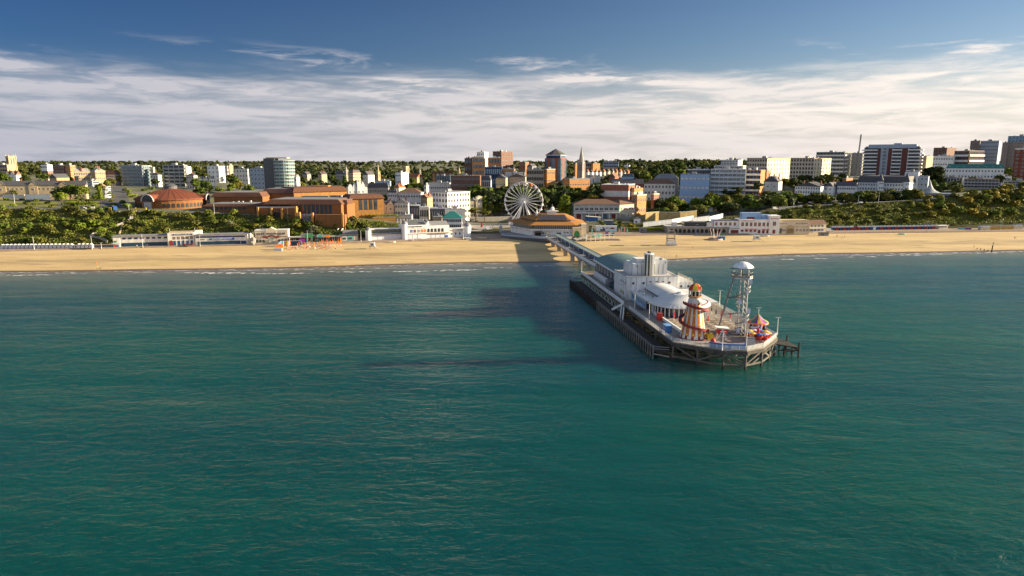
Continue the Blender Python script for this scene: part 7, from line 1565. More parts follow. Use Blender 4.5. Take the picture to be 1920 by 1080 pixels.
def wheel():
    Y = 600; c = aty(982, 377, Y); g = gz(c[0], Y); t = thing('observation_wheel', 'large white observation wheel with many spokes and small gondolas', 'wheel', (c[0], Y, g)); zc = c[2]-g; R = 16.6; n = 24
    wm = mat('wheel_white', (.76, .73, .69), .5, .05, .5)
    rm = MB()
    for y in (-1.1, 1.1):
        for i in range(72):
            a, b = 2*pi*i/72, 2*pi*(i+1)/72; rm.tube((R*cos(a), y, zc+R*sin(a)), (R*cos(b), y, zc+R*sin(b)), .24, 5)
    for i in range(n*2): a = 2*pi*i/(n*2); rm.tube((R*cos(a), -1.1, zc+R*sin(a)), (R*cos(a), 1.1, zc+R*sin(a)), .1, 4)
    part('rim', rm, wm, t)
    sp = MB()
    for y in (-1.1, 1.1): sp.tube((1.2, y*1.3, 0), (R, y, 0), .24, 5)
    for q in (.35, .6, .85): sp.tube((R*q, -1.15, 0), (R*q, 1.15, 0), .09, 4)
    sp = sp.mesh('spoke', [wm])
    gb = MB(); gb.ball(0, 0, -1.2, 1.25, 1.1, .9, 10, 5); gb.cyl(0, 0, -.1, .1, 1.0, 1.1, 10); gb.tube((0, 0, -.9), (0, 0, .1), .08, 5); gw = gb.mesh('gondola', [white]); gp = gb.mesh('gondola', [mat('lilac_gondola', (.48, .36, .46), .5)]); go = gb.mesh('gondola', [orange])
    for i in range(n):
        a = 2*pi*i/n; o = obj('spoke', sp, t, (0, 0, zc)); o.rotation_euler = (0, -a, 0)
        b = a+pi/n; obj('gondola', go if i == 4 else (gp if i % 3 == 0 else gw), t, ((R-.4)*cos(b), 0, zc+(R-.4)*sin(b)))
    mb = MB(); mb.tube((0, -1.9, zc), (0, 1.9, zc), .9, 12); mb.tube((0, -2.2, zc), (0, -1.9, zc), .45, 10, mi=1); part('hub', mb, [wm, dgrey], t)
    for y in (-2.3, 2.3):
        for x in (-8.2, -6.4, 6.6, 8.4):
            mb = MB(); mb.tube((x*.03, y*.9, zc), (x, y*1.25, .8), .42, 6); part('leg', mb, wm, t)
    mb = MB(); mb.tube((-8, -2.9, .8), (-14, -6, .8), .25, 5); mb.tube((0, -2.3, zc-1), (-13, -7, 1), .22, 5); part('stay', mb, wm, t)
    mb = MB(); mb.box(-13.5, -6.5, 0, 6, 5, 1.0); mb.box(-13.5, -6.5, 1, -9, -3, 2.8); part('platform', mb, mat('wheel_base', (.54, .50, .58), .6, .08, .6), t)
    mb = MB(); mb.box(-9, -6.3, 1.0, 3, -6.1, 2.4); part('barrier', mb, mat('lilac_barrier', (.42, .34, .46), .6), t)
    FOOT.append((c[0]+12, Y-8, 1, 0, 0, 1, 28, 16))
wheel()
def east_front():
    # arched promenade terrace
    t, L, k = sea('arched_terrace', 'long stone terrace with a row of dark arches under a white parapet', 'terrace', 1250, 436.5, 1366, 436.8); 
    mb = MB(); mb.box(0, 0, -1, L, 14, 11*k); part('wall', mb, stone, t); mb = MB(); mb.box(-.2, -.3, 11*k, L, 14, 12*k); part('parapet', mb, offwhite, t)
    n = 13; s = (L-4)/n
    for i in range(n):
        x = 2+s*(i+.5); q = [(1.25*cos(pi*j/8), 1.9+1.25*sin(pi*j/8)) for j in range(9)]; mb = MB(); mb.add([(x+a, -.05, z) for a, z in [(1.25, .1)]+q+[(-1.25, .1)]], [tuple(range(11))]); ar = part('arch_opening', mb, black, t)
        mb = MB(); [mb.bar((x+a[0]*1.1, -.1, .1+a[1]*1.05), (x+b[0]*1.1, -.1, .1+b[1]*1.05), .3, .3) for a, b in zip(q, q[1:])]; obj('arch_trim', mb.mesh('arch_trim', [sandst]), ar)
    t = thing('glass_bar', 'black glazed terrace bar standing on the arched terrace', 'bar', (aty(1284, 424, 542)[0], 544, t.location[2]+12*k)); w = 42*k*1.0; mb = MB(); mb.box(0, 0, 0, w*.96, 8, 7.5*k); part('wall', mb, MATS['dark_hall_glass'], t); mb = MB(); mb.box(-.4, -.4, 7.5*k, w, 8.4, 8.3*k); part('roof', mb, dgrey, t); mb = MB(); mb.box(w, 0, 0, w+5, 6, 7*k); mb.box(-9, 1, 0, -5.5, 5, 7.5*k); part('end_block', mb, offwhite, t)
    t, L, k = sea('restaurant', 'white wing with five brown windows over the end of the arches', 'restaurant', 1338, 436.9, 1386, 437.2); mb = MB(); mb.box(0, .8, 11.5*k, L, 12, 23*k); mb.box(L*.6, -.4, -1, L, 10, 11.4*k); part('wall', mb, white, t); mb = MB(); mb.box(-.3, .4, 23*k, L, 12.3, 23.8*k); part('roof', mb, mgrey, t)
    for i in range(5): obj('window', winmesh(1.7, 2.4, white, mat('brown_shutter', (.16, .065, .04), .6, .2)), t, (2.0+i*3.6, .8, 17*k))
    mb = MB(); mb.box(L*.66, -.55, .1, L*.96, -.3, 6*k); part('door', mb, dred, t); mb = MB(); mb.box(L*.6, -1.8, 8.8*k, L, -.4, 9.6*k); part('canopy', mb, mat('verdigris', (.28, .32, .27), .6), t)
    t, L, k = sea('restaurant', 'large white seafront restaurant with tall brown windows and red awnings', 'restaurant', 1384, 437.2, 1440, 437.6); H = 24.5*k; mb = MB(); mb.box(0.02, -.6, -1, L, 13, H); part('wall', mb, white, t); mb = MB(); mb.box(-.2, -.9, H, L, 13.2, H+.6); part('cornice', mb, white, t)
    bs = MATS['brown_shutter']
    for i in range(7): x = 2.9+i*3.28; obj('window', winmesh(1.9, 3.0, white, bs), t, (x, -.62, H*.69)); mb = MB(); mb.box(x-.95, -.75, .1 if i in (4, 5, 6) else 1.3, x+.95, -.5, H*.28); part('door' if i > 3 else 'window', mb, dred, t)
    for i in (1, 2, 3, 5, 6): x = 2.9+i*3.28; mb = MB(); mb.add([(x-1.3, -.62, H*.36), (x+1.3, -.62, H*.36), (x+1.3, -1.8, H*.25), (x-1.3, -1.8, H*.25)], [(0, 1, 2, 3)]); part('awning', mb, mat('pink_red_awning', (.62, .22, .18), .7), t)
    lettering("HARRY RAMSDEN'S", .75, red, t, (7.2, -.7, H*.94), 0, 9.5); mb = MB(); mb.box(3, 4, H+.6, 18, 10, H+5.6); part('rooftop_block', mb, bluew, t); mb = MB(); mb.box(7, 3.8, H+.6, 13, 4.0, H+2.2); part('roof_door', mb, dred, t)
    mb = MB(); mb.box(20, 5, H+.6, 26, 11, H+4); part('lift_house', mb, bluew, t)
    t, L, k = sea('restaurant', 'white corner tower of the seafront restaurant with red script', 'restaurant tower', 1440, 437.6, 1460, 437.8); H = 32*k; mb = MB(); mb.box(0.03, -1.2, -1, L, 13, H); part('wall', mb, white, t); mb = MB(); mb.box(-.4, -1.7, H, L+.5, 13.3, H+.5); part('cornice', mb, white, t); lettering("Harry Ramsden's", 1.2, red, t, (L/2, -1.3, H*.88), 0, 6.3); obj('window', winmesh(2.2, 3.2, white, bs), t, (L/2, -1.22, H*.58)); mb = MB(); mb.box(L/2-1, -1.35, .1, L/2+1, -1.1, 3); part('door', mb, dred, t)
    t, L, k = sea('beach_office', 'cream brick seafront building with central arched bay right of the white restaurant', 'seafront building', 1460, 437.6, 1516, 437.4); H = 24.5*k; mb = MB(); mb.box(0, 0, -1, L, 11, H); part('wall', mb, cream, t); mb = MB(); mb.box(-.1, -.25, H-.5, L+.2, 11.2, H+.1); mb.box(-.1, -.2, H*.48, L+.2, .02, H*.52); part('cornice', mb, sandst, t)
    for x in (.03, .08, .13, .18, .24, .56, .61, .66, .73, .78, .83, .88, .93): mb = MB(); mb.box(L*x-.35, -.1, H*.70, L*x+.35, .05, H*.80); part('window', mb, mgrey, t)
    for x in (.12, .20, .60, .72, .84, .94):
        q = [(1.0*cos(pi*j/8), 1.2+1.0*sin(pi*j/8)) for j in range(9)]; mb = MB(); mb.add([(L*x+a, -.06, 1.4+z) for a, z in [(1, .2)]+q+[(-1, .2)]], [tuple(range(11))]); part('window', mb, stone, t)
    q = [(2.9*cos(pi*j/10), 3.9+2.6*sin(pi*j/10)) for j in range(11)]; mb = MB(); mb.add([(L*.38+a, -.3, z) for a, z in [(2.9, 0)]+q+[(-2.9, 0)]], [tuple(range(13))]); mb.box(L*.38-2.9, -.3, 0, L*.38+2.9, 0, 3.9); part('arched_bay', mb, sandst, t)
    mb = MB(); mb.box(.4, -.3, .1, 2.2, 0, 4); part('arch_door', mb, dgrey, t)
    t, L, k = sea('chalet', 'cream chalet with brown tiled roof and balcony next to the beach hut row', 'chalet', 1517, 437.2, 1548, 436.5); H = 17*k; mb = MB(); mb.box(0, 0, -1, L, 9, H); part('wall', mb, cream, t); mb = MB(); mb.hip(0, 0, L, 9, H, 3, .5, gable=True); part('roof', mb, brownroof, t); mb = MB(); mb.box(0, -1.2, H*.5, L, -.02, H*.56); part('balcony', mb, offwhite, t)
    for i in range(4): obj('window', winmesh(1.5, 1.3, offwhite, glass), t, (2+3.2*i, 0, H*.78)); mb = MB(); mb.box(1+3.2*i, -.15, H*.24, 3+3.2*i, .05, H*.40); part('sign', mb, blue, t)
    t, L, k = sea('cafe_hut', 'low timber cafe hut at the right end of the beach hut row', 'cafe hut', 1760, 429.6, 1777, 429.2); mb = MB(); mb.box(0, 0, -1, L, 4, 2.8); part('wall', mb, cream, t); mb = MB(); mb.box(-.3, -.5, 2.8, L+.3, 4.3, 3.1); part('roof', mb, white, t); mb = MB(); mb.box(1, -.1, .9, L-1, .05, 2.3); part('hatch', mb, stone, t)
    # retaining walls and ramps
    for lb, pts, h, m in (('ochre stone retaining wall below the hill road, left stretch', [(1210, 413, 583), (1235, 411, 590)], 6.5, mat('ochre_stone', (.40, .29, .12), .9, .2, .4)), ('ochre stone retaining wall with dark doorway below the hill road', [(1235, 412, 588), (1275, 412.5, 585), (1306, 409, 590)], 6.5, MATS['ochre_stone']),
        ('long white sloping ramp wall above the arches', [(1206, 421, 560), (1260, 415, 566), (1300, 408, 576)], 1.6, white), ('white parapet of the upper terrace by the ochre wall', [(1298, 413, 560), (1330, 409, 564)], 1.8, white), ('white curving parapet left of the dark trees', [(1330, 410, 566), (1355, 404, 584)], 1.5, offwhite),
        ('low white wall beside the hill car park', [(1270, 400, 612), (1290, 398.5, 616)], 1.2, white), ('second low white wall beside the hill car park', [(1292, 399, 612), (1312, 396, 620)], 1.4, white),
        ('grey stone garden wall behind the wheel', [(880, 416, 625), (975, 414, 640)], 4.0, stone), ('low cliff top wall with pale coping above the shrubs', [(1460, 390.5, 604), (1520, 387.6, 610), (1600, 383.2, 616), (1680, 379, 621), (1730, 376.5, 624)], .9, greyw),
        ('white garden wall on the lawn below the tan terrace', [(48, 369.5, 552), (94, 368.5, 555)], 1.7, white), ('second white wall at the left of the lawn', [(5, 368, 556), (46, 367.5, 556)], .9, offwhite), ('pale stone wall along the cliff road under the hedge', [(116, 394, 512), (150, 393, 513), (178, 391.5, 516)], 1.5, offwhite), ('ochre wall below the tan villa', [(700, 413, 543), (742, 412, 546)], 2.2, orange if False else MATS['ochre_tile'])):
        P = [aty(u, v, Y) for u, v, Y in pts]; tt = thing('wall', lb, 'wall', (P[0][0], P[0][1], 0)); mb = MB(); o = P[0]
        for a, b in zip(P, P[1:]): mb.bar((a[0]-o[0], a[1]-o[1], a[2]-1+h/2), (b[0]-o[0], b[1]-o[1], b[2]-1+h/2), .5, 2+h)
        part('masonry', mb, m, tt); mb = MB()
        for a, b in zip(P, P[1:]): mb.bar((a[0]-o[0], a[1]-o[1], a[2]+h+.1), (b[0]-o[0], b[1]-o[1], b[2]+h+.1), .8, .22)
        part('coping', mb, offwhite if m is not white else white, tt)
east_front()
# ================================================================== TREES, SHRUBS, WOODS
G = np.random.default_rng(11)
def quads(cen, nor, size):
    """leaf cards: centres, facing directions, half sizes -> vertices of quads"""
    n = len(cen); nor = nor/np.linalg.norm(nor, axis=1, keepdims=True)
    a = np.cross(nor, G.normal(size=(n, 3))); a /= np.linalg.norm(a, axis=1, keepdims=True)+1e-9; b = np.cross(nor, a)
    s = size[:, None]; e = (.75+.5*G.random((n, 1)))
    return np.stack([cen-a*s-b*s*e*.4, cen+a*s*.3-b*s*e, cen+a*s+b*s*e*.5, cen-a*s*.4+b*s*e], 1).reshape(-1, 3)
def mesh_of(name, V, m):
    me = bpy.data.meshes.new(name); n = len(V)//4
    me.vertices.add(len(V)); me.vertices.foreach_set('co', V.astype(np.float32).ravel())
    me.loops.add(4*n); me.loops.foreach_set('vertex_index', np.arange(4*n, dtype=np.int32))
    me.polygons.add(n); me.polygons.foreach_set('loop_start', np.arange(0, 4*n, 4, dtype=np.int32)); me.polygons.foreach_set('loop_total', np.full(n, 4, dtype=np.int32))
    me.materials.append(m); me.update(); me.validate(); return me
def foliage(lobes, per, leaf, up=.25):
    out = []
    for x, y, z, r, q in lobes:
        d = G.normal(size=(per, 3)); d /= np.linalg.norm(d, axis=1, keepdims=True)
        d[:, 2] = np.where(d[:, 2] < -.5, -d[:, 2], d[:, 2])
        rad = r*(.62+.45*G.random((per, 1))); cen = np.array([x, y, z])+d*rad*np.array([1, 1, q])
        out.append(quads(cen, d+G.normal(size=(per, 3))*.55+np.array([0, 0, up]), leaf*(.6+.7*G.random(per))))
    return np.concatenate(out)
def lobes_in(n, z0, rx, rz, r0, r1, q=.85, hollow=.45):
    L = []
    for i in range(n):
        d = G.normal(size=3); d /= np.linalg.norm(d); f = hollow+(1-hollow)*G.random()**.5
        L.append((d[0]*rx*f, d[1]*rx*f, z0+d[2]*rz*f, r0+(r1-r0)*G.random(), q))
    return L
def trunk_mesh(h, r, limbs, lean=0):
    mb = MB(); mb.tube((0, 0, -1.2), (lean*.5, 0, h*.5), r, 6, r*.75); mb.tube((lean*.5, 0, h*.5), (lean, .2, h), r*.75, 6, r*.4)
    for i in range(limbs): a = i*2.4+.3; z = h*(.45+.12*(i % 4)); mb.tube((lean*z/h, 0, z), (lean*z/h+cos(a)*h*.28, sin(a)*h*.28, z+h*.24), r*.4, 5, r*.15)
    return mb.mesh('trunk', [bark])
SPEC = {}
lf = LEAF['mid']
for v in range(3):                                              # nominal height 12 m (broad), 18 m (pine), 3 m (shrub)
    SPEC['broad', v] = (mesh_of('crown', foliage(lobes_in(17, 7.6, 3.7, 3.1, 1.5, 2.3), 74, .62), lf), trunk_mesh(8, .38, 6))
    SPEC['pine', v] = (mesh_of('crown', foliage(lobes_in(13, 13.4, 3.6, 3.2, 1.3, 2.1, .55, .5), 60, .58, .6), lf), trunk_mesh(14, .36, 5, .8))
    SPEC['tall', v] = (mesh_of('crown', foliage([(0.9*cos(i*2.1)*(1.9-i*.05), .9*sin(i*2.1)*(1.9-i*.05), 4.2+i*.62, 1.9-i*.055, .9) for i in range(17)], 54, .6), lf), trunk_mesh(13, .34, 4))
    SPEC['shrub', v] = (mesh_of('foliage', foliage(lobes_in(8, 1.35, 1.3, .85, .75, 1.15, .85, .4), 46, .36), lf), None)
SH = {'broad': 12.0, 'pine': 18.0, 'tall': 15.5, 'shrub': 3.0}
COUNT = {'tree': 0, 'shrub': 0}
def plant(name, label, x, y, h, sp, leaf, group=None, w=1.0, sink=0.0):
    c, tr = SPEC[sp, rnd.randrange(3)]; s = h/SH[sp]; COUNT['shrub' if sp == 'shrub' else 'tree'] += 1
    t = thing(name, label, 'shrub' if sp == 'shrub' else 'tree', (x, y, gz(x, y)-sink), rnd.uniform(0, 6.28), group); t.scale = (s*w*rnd.uniform(.92, 1.1), s*w*rnd.uniform(.92, 1.1), s)
    o = obj('crown' if tr else 'foliage', c, t); o.material_slots[0].link = 'OBJECT'; o.material_slots[0].material = LEAF[leaf]
    if tr: obj('trunk', tr, t)
    else:
        if 'stem' not in MATS: mb = MB(); [mb.tube((0, 0, -.4), (.5*cos(a), .5*sin(a), 1.4), .07, 5) for a in (0, 2.1, 4.2)]; MATS['stem'] = mb.mesh('stem', [bark])
        obj('stem', MATS['stem'], t)
    return t
LN = {'bright': 'bright green', 'mid': 'mid green', 'dark': 'dark green', 'olive': 'olive brown', 'scrub': 'brownish', 'silver': 'silvery green', 'yellow': 'yellow green'}
def grove(where, u0, u1, y0, y1, n, h0, h1, kinds, name='tree', rel=False, gap=3.2, w=1.0, clear=1.5, sink=0.0):
    """n trees at random in a strip of ground; kinds: (species, leaf, share). rel: depth counted from cliff foot (0) to cliff top (1)"""
    done = []; tries = 0
    while len(done) < n and tries < n*40:
        tries += 1; u = rnd.uniform(u0, u1); k = kof(u, 395)
        if rel:
            Yp = prof(k)[0]; f = rnd.uniform(y0, y1); y = Yp[7]+(Yp[8]-Yp[7])*f
        else: y = rnd.uniform(y0, y1)
        x = k*y
        if any((x-a)**2+(y-b)**2 < gap*gap for a, b in done) or not clear_of_buildings(x, y, clear): continue
        done.append((x, y)); q = rnd.random(); acc = 0
        for sp, leaf, sh in kinds:
            acc += sh
            if q <= acc: break
        kind = {'pine': 'pine', 'tall': 'slender', 'broad': 'spreading', 'shrub': 'rounded'}[sp]
        lb = '%s %s %s %s' % (LN[leaf], kind, 'shrub' if sp == 'shrub' else 'tree', where)
        plant(name if name != 'tree' else ('pine_tree' if sp == 'pine' else 'broadleaf_tree'), lb, x, y, rnd.uniform(h0, h1), sp, leaf, lb, w, sink)
def solo(u, v, Y, h, sp, leaf, label, w=1.0):
    k = kof(u, v); plant('pine_tree' if sp == 'pine' else 'broadleaf_tree', label, k*Y, Y, h, sp, leaf, None, w)
# trees one can pick out
solo(1338, 385, 640, 15, 'broad', 'bright', 'bright green maple standing left of the big olive tree in the hillside gardens', 1.0)
solo(1263, 385, 632, 16.5, 'broad', 'bright', 'bright green tree at the top of the theatre drive', 1.1); solo(1258, 388, 622, 12, 'broad', 'olive', 'rusty olive tree in front of the bright tree by the theatre drive', 1.1)
solo(1305, 385, 640, 13, 'broad', 'bright', 'bright green tree before the pale blue cinema'); solo(1325, 385, 632, 13.5, 'broad', 'mid', 'large mid green tree left of the rusty tree in the hillside gardens', 1.2); solo(1357, 385, 640, 14.5, 'broad', 'olive', 'rusty brown tree in the hillside gardens below the stepped hotel', 1.05)
solo(1385, 385, 650, 10, 'broad', 'bright', 'small bright tree right of the rusty tree in the gardens'); solo(1402, 385, 650, 12.5, 'broad', 'bright', 'bright green tree below the red brick flats'); solo(1400, 395, 618, 13, 'broad', 'olive', 'olive tree nearest the flat roofed white restaurant', 1.1); solo(1420, 395, 612, 12, 'broad', 'olive', 'wide olive tree behind the white restaurant tower', 1.3)
solo(1452, 370, 662, 12, 'broad', 'mid', 'green tree in front of the white gothic house'); solo(1363, 355, 672, 17, 'pine', 'dark', 'dark pine before the left half of the stepped hotel', 1.3); solo(1382, 355, 672, 18, 'pine', 'dark', 'dark pine before the right half of the stepped hotel', 1.4); solo(1421, 355, 680, 20, 'pine', 'dark', 'tall dark cedar before the red brick flats', 1.3)
solo(1119, 380, 655, 27, 'pine', 'dark', 'tallest dark pine with bare trunk left of the striped fly tower', 1.1); solo(1112, 380, 650, 24, 'pine', 'olive', 'bare trunked pine just left of the tallest pine'); solo(1058, 395, 630, 24, 'tall', 'bright', 'tall pale green tree standing alone between wheel and cream pavilion', 1.35)
solo(914, 390, 650, 22, 'broad', 'bright', 'tall bright green tree right of the white hotel turret'); solo(932, 390, 655, 18, 'broad', 'bright', 'broad bright tree left of the wheel rim'); solo(892, 398, 622, 14, 'pine', 'olive', 'flat topped brown pine before the cream turret', 1.6); solo(908, 398, 618, 13, 'pine', 'olive', 'second flat topped brown pine at the left of the wheel', 1.5); solo(820, 352, 720, 15, 'broad', 'bright', 'bright round tree between the white hotels', 1.2); solo(722, 365, 650, 15, 'tall', 'mid', 'slim green tree against the grey stone hotel'); solo(646, 332, 1000, 17, 'tall', 'mid', 'slim green tree before the short church spire')
solo(110, 360, 556, 11.5, 'broad', 'dark', 'dark rounded tree at the right end of the long terrace', 1.1); solo(131, 355, 562, 15, 'broad', 'mid', 'big green tree before the tan terrace gable, left of a pair', 1.1); solo(150, 355, 560, 14.5, 'broad', 'mid', 'big green tree before the tan terrace gable, right of a pair', 1.1); solo(115, 375, 530, 11, 'broad', 'bright', 'bright green tree by the clipped hedge on the cliff lawn'); solo(27, 355, 566, 9, 'broad', 'olive', 'small olive tree in front of the left end of the tan terrace'); solo(6, 330, 690, 15, 'broad', 'mid', 'green tree cut by the left edge behind the terrace', 1.1)
solo(189, 372, 560, 10, 'tall', 'bright', 'slim ivy green tree beside the lane'); solo(187, 360, 590, 10, 'tall', 'bright', 'second slim ivy green tree beside the lane, farther up'); solo(1741, 320, 740, 24, 'tall', 'dark', 'tall dark cypress right of the cone capped hotel', 1.6); solo(1757, 320, 735, 25, 'tall', 'dark', 'big dark conifer left of the green dormered hotel', 1.9); solo(1793, 362, 640, 12, 'broad', 'olive', 'rusty tree right of the tent pavilion', 1.2); solo(1714, 372, 632, 11, 'broad', 'olive', 'brown leaved tree left of the tent pavilion', 1.3)
# groves
grove('in the gardens behind the observation wheel', 884, 1120, 640, 800, 84, 19, 27, [('pine', 'dark', .45), ('broad', 'dark', .25), ('broad', 'mid', .15), ('pine', 'olive', .15)], gap=7)
grove('among the hillside gardens of the east side', 1215, 1490, 600, 690, 42, 9.5, 15.5, [('broad', 'mid', .35), ('broad', 'dark', .3), ('broad', 'olive', .35)], gap=6, w=1.3, sink=2.2)
grove('in the row along the east cliff road', 1455, 1735, 632, 656, 44, 9, 13, [('broad', 'olive', .5), ('broad', 'dark', .25), ('broad', 'mid', .25)], gap=5, w=1.45, sink=2.6)
grove('below the cream grand hotel', 1445, 1640, 712, 800, 34, 11, 17, [('broad', 'dark', .6), ('pine', 'dark', .25), ('broad', 'olive', .15)], gap=7)
grove('between the east cliff hotels', 1690, 1935, 660, 900, 24, 9, 14, [('broad', 'dark', .4), ('broad', 'olive', .35), ('broad', 'mid', .25)], gap=7)
grove('on the dark wooded hill right of the spire', 1120, 1345, 800, 1150, 46, 14, 21, [('broad', 'dark', .5), ('broad', 'mid', .3), ('broad', 'bright', .2)], gap=10)
grove('among the houses left of the wheel', 560, 850, 690, 1150, 44, 10, 15, [('broad', 'mid', .5), ('broad', 'dark', .3), ('broad', 'olive', .2)], gap=10)
grove('among the west cliff villas', 0, 470, 600, 1080, 58, 9, 15, [('broad', 'mid', .5), ('broad', 'dark', .3), ('broad', 'olive', .2)], gap=9)
grove('on the bank behind the terracotta halls', 395, 505, 655, 740, 14, 6, 9, [('broad', 'bright', .5), ('broad', 'mid', .5)], gap=6)
grove('on the scrubby west cliff', -20, 690, .05, .97, 128, 2.6, 5.2, [('shrub', 'scrub', .36), ('shrub', 'mid', .26), ('shrub', 'olive', .2), ('shrub', 'silver', .06), ('shrub', 'yellow', .05), ('shrub', 'bright', .07)], 'shrub', True, 3.2, 1.25, .5)
grove('on the scrubby east cliff', 1440, 1760, .12, .97, 84, 2.2, 4.4, [('shrub', 'olive', .5), ('shrub', 'scrub', .35), ('shrub', 'mid', .15)], 'shrub', True, 3.0, 1.2, .5)
grove('on the steep slope at the far right', 1735, 1990, .25, 1.15, 60, 4.5, 8.0, [('shrub', 'olive', .55), ('shrub', 'mid', .25), ('shrub', 'yellow', .2)], 'shrub', True, 5.0, 1.1, .5)
grove('along the lawns and hedges above the west cliff', -10, 250, 500, 560, 20, 1.8, 3.2, [('shrub', 'mid', .5), ('shrub', 'olive', .3), ('shrub', 'bright', .2)], 'shrub', False, 4, 1.3)
grove('behind the round brick hall', 225, 400, 600, 720, 12, 2, 4, [('shrub', 'bright', .4), ('shrub', 'mid', .6)], 'shrub', False, 5, 1.5)
grove('on the bank between the lorry stage and the cream pavilion', 1115, 1250, 562, 606, 16, 2, 3.6, [('shrub', 'mid', .5), ('shrub', 'yellow', .25), ('shrub', 'olive', .25)], 'shrub', False, 4, 1.3)
grove('on the plateau between lawns and lane', 60, 260, 505, 640, 26, 2.2, 4.2, [('shrub', 'mid', .4), ('shrub', 'bright', .3), ('shrub', 'olive', .3)], 'shrub', False, 5, 1.4)
def hedge(label, u0, u1, v, Y, h, leaf, d=2.5):
    n = int((u1-u0)/F*Y/.25); a, b = aty(u0, v, Y), aty(u1, v, Y); L = b[0]-a[0]
    cen = np.stack([G.random(n*8)*L, G.random(n*8)*d, h*(.1+.9*G.random(n*8)**.6)], 1); V = quads(cen, G.normal(size=(n*8, 3))+np.array([0, -.4, .6]), .32*(.6+.6*G.random(n*8)))
    o = obj('hedge', mesh_of('hedge', V, LEAF[leaf]), None, (a[0], Y, gz(a[0], Y))); tag(o, label, 'hedge')
hedge('long clipped bright green hedge along the cliff road', 117, 180, 390, 522, 3.2, 'bright'); hedge('clipped green hedge below the hillside car park', 1262, 1340, 394, 622, 2.0, 'mid'); hedge('green hedge above the terrace of the tan villas', 672, 745, 408, 548, 2.4, 'bright', 5); hedge('flowering green bank of shrubs right of the pier entrance', 1165, 1255, 425, 556, 2.2, 'bright', 5); hedge('dark green shrubs behind the long white restaurant', 1365, 1400, 412, 558, 4.5, 'dark', 6)
def woods():
    V = [[], []]
    tmpl = [foliage(lobes_in(6, .58, .32, .26, .16, .32, .9, .3), 14, .12) for _ in range(8)]
    for U0, U1, Y0, Y1, n, h0, h1 in ((-700, 2600, 1300, 2600, 2500, 11, 16), (-700, 2600, 2600, 6500, 2200, 16, 24), (490, 1135, 1190, 1700, 520, 13, 18), (1120, 1420, 1000, 1400, 300, 13, 19), (-60, 500, 1150, 1500, 160, 10, 14), (560, 1130, 960, 1190, 120, 9, 13)):
        for i in range(n):
            u = U0+(U1-U0)*G.random(); y = Y0+(Y1-Y0)*G.random()**1.3; x = kof(u, 310)*y
            if y < 1420 and not clear_of_buildings(x, y, 4): continue
            h = (h0-3)+(h1-h0+4)*G.random()**1.4; w = h*(.7+.7*G.random()); T = tmpl[i % 8].copy(); a = G.random()*6.28; c, s_ = cos(a), sin(a)
            T = T @ np.array([[c, s_, 0], [-s_, c, 0], [0, 0, 1]]); V[int(G.random() < .5+.35*sin(x*.006+1)*sin(y*.004))].append(T*np.array([w, w, h])+np.array([x, y, gz(x, y)-h*.12]))
    for q, lk in zip(V, ('wood', 'pinewood')): o = obj('woodland', mesh_of('woodland', np.concatenate(q), LEAF[lk])); o['kind'] = 'stuff'
woods()
def scrub(n, u0, u1, f0, f1, leaf, size):
    us = u0+(u1-u0)*G.random(n); fs = f0+(f1-f0)*G.random(n); cen = []
    for u, f in zip(us, fs):
        k = kof(u, 395); Yp, Zp = prof(k); y = Yp[7]+(Yp[8]-Yp[7])*f
        hump = .5+.5*sin(k*y*.21+y*.3)*sin(k*y*.13-y*.17)
        if clear_of_buildings(k*y, y, .3): cen.append((k*y, y, gz(k*y, y)+.15+hump*1.3*G.random()))
    cen = np.array(cen); V = quads(cen, G.normal(size=(len(cen), 3))*.7+np.array([.1, -.35, .8]), size*(.5+.8*G.random(len(cen))))
    o = obj('scrub', mesh_of('scrub', V, LEAF[leaf])); o['kind'] = 'stuff'
scrub(15000, -60, 720, 0, 1.02, 'scrub', .55); scrub(9000, -60, 760, 0, .9, 'mid', .5); scrub(20000, 1430, 1990, .1, 1.02, 'scrub', .6); scrub(8000, 1300, 1990, .2, 1.05, 'olive', .5)
# ================================================================== VEHICLES, PEOPLE AND BEACH THINGS
def car_parts(kind):
    L, W, H = {'car': (4.3, 1.8, 1.45), 'van': (5.6, 2.0, 2.4), 'bus': (11.5, 2.5, 3.3)}[kind]
    if kind == 'car': pr = [(-L/2, .35), (-L/2, .85), (-L*.44, .95), (-L*.30, H-.02), (L*.10, H), (L*.27, .92), (L*.47, .80), (L/2, .35)]; gl = [(-L*.40, .95), (-L*.29, H-.10), (L*.09, H-.09), (L*.24, .95)]
    elif kind == 'van': pr = [(-L/2, .4), (-L/2, H-.1), (-L*.46, H), (L*.22, H), (L*.36, 1.3), (L*.49, 1.1), (L/2, .4)]; gl = [(L*.12, 1.3), (L*.12, H-.3), (L*.22, H-.25), (L*.34, 1.3)]
    else: pr = [(-L/2, .4), (-L/2, H-.1), (-L*.48, H), (L*.48, H), (L/2, H-.4), (L/2, .4)]; gl = [(-L*.46, 1.5), (-L*.46, H-.5), (L*.47, H-.5), (L*.47, 1.5)]
    b = MB(); n = len(pr); b.add([(x, -W/2, z) for x, z in pr]+[(x, W/2, z) for x, z in pr], [tuple(range(n)), tuple(range(n, 2*n))[::-1]]+[(i, n+i, n+(i+1) % n, (i+1) % n) for i in range(n)])
    g = MB(); n = len(gl); g.add([(x, -W/2-.03, z) for x, z in gl]+[(x, W/2+.03, z) for x, z in gl], [tuple(range(n)), tuple(range(n, 2*n))[::-1]]+[(i, n+i, n+(i+1) % n, (i+1) % n) for i in range(n)])
    w = MB(); w.tube((0, -.12, 0), (0, .12, 0), .34, 12); return b, g, w, L, W
CARS = {}
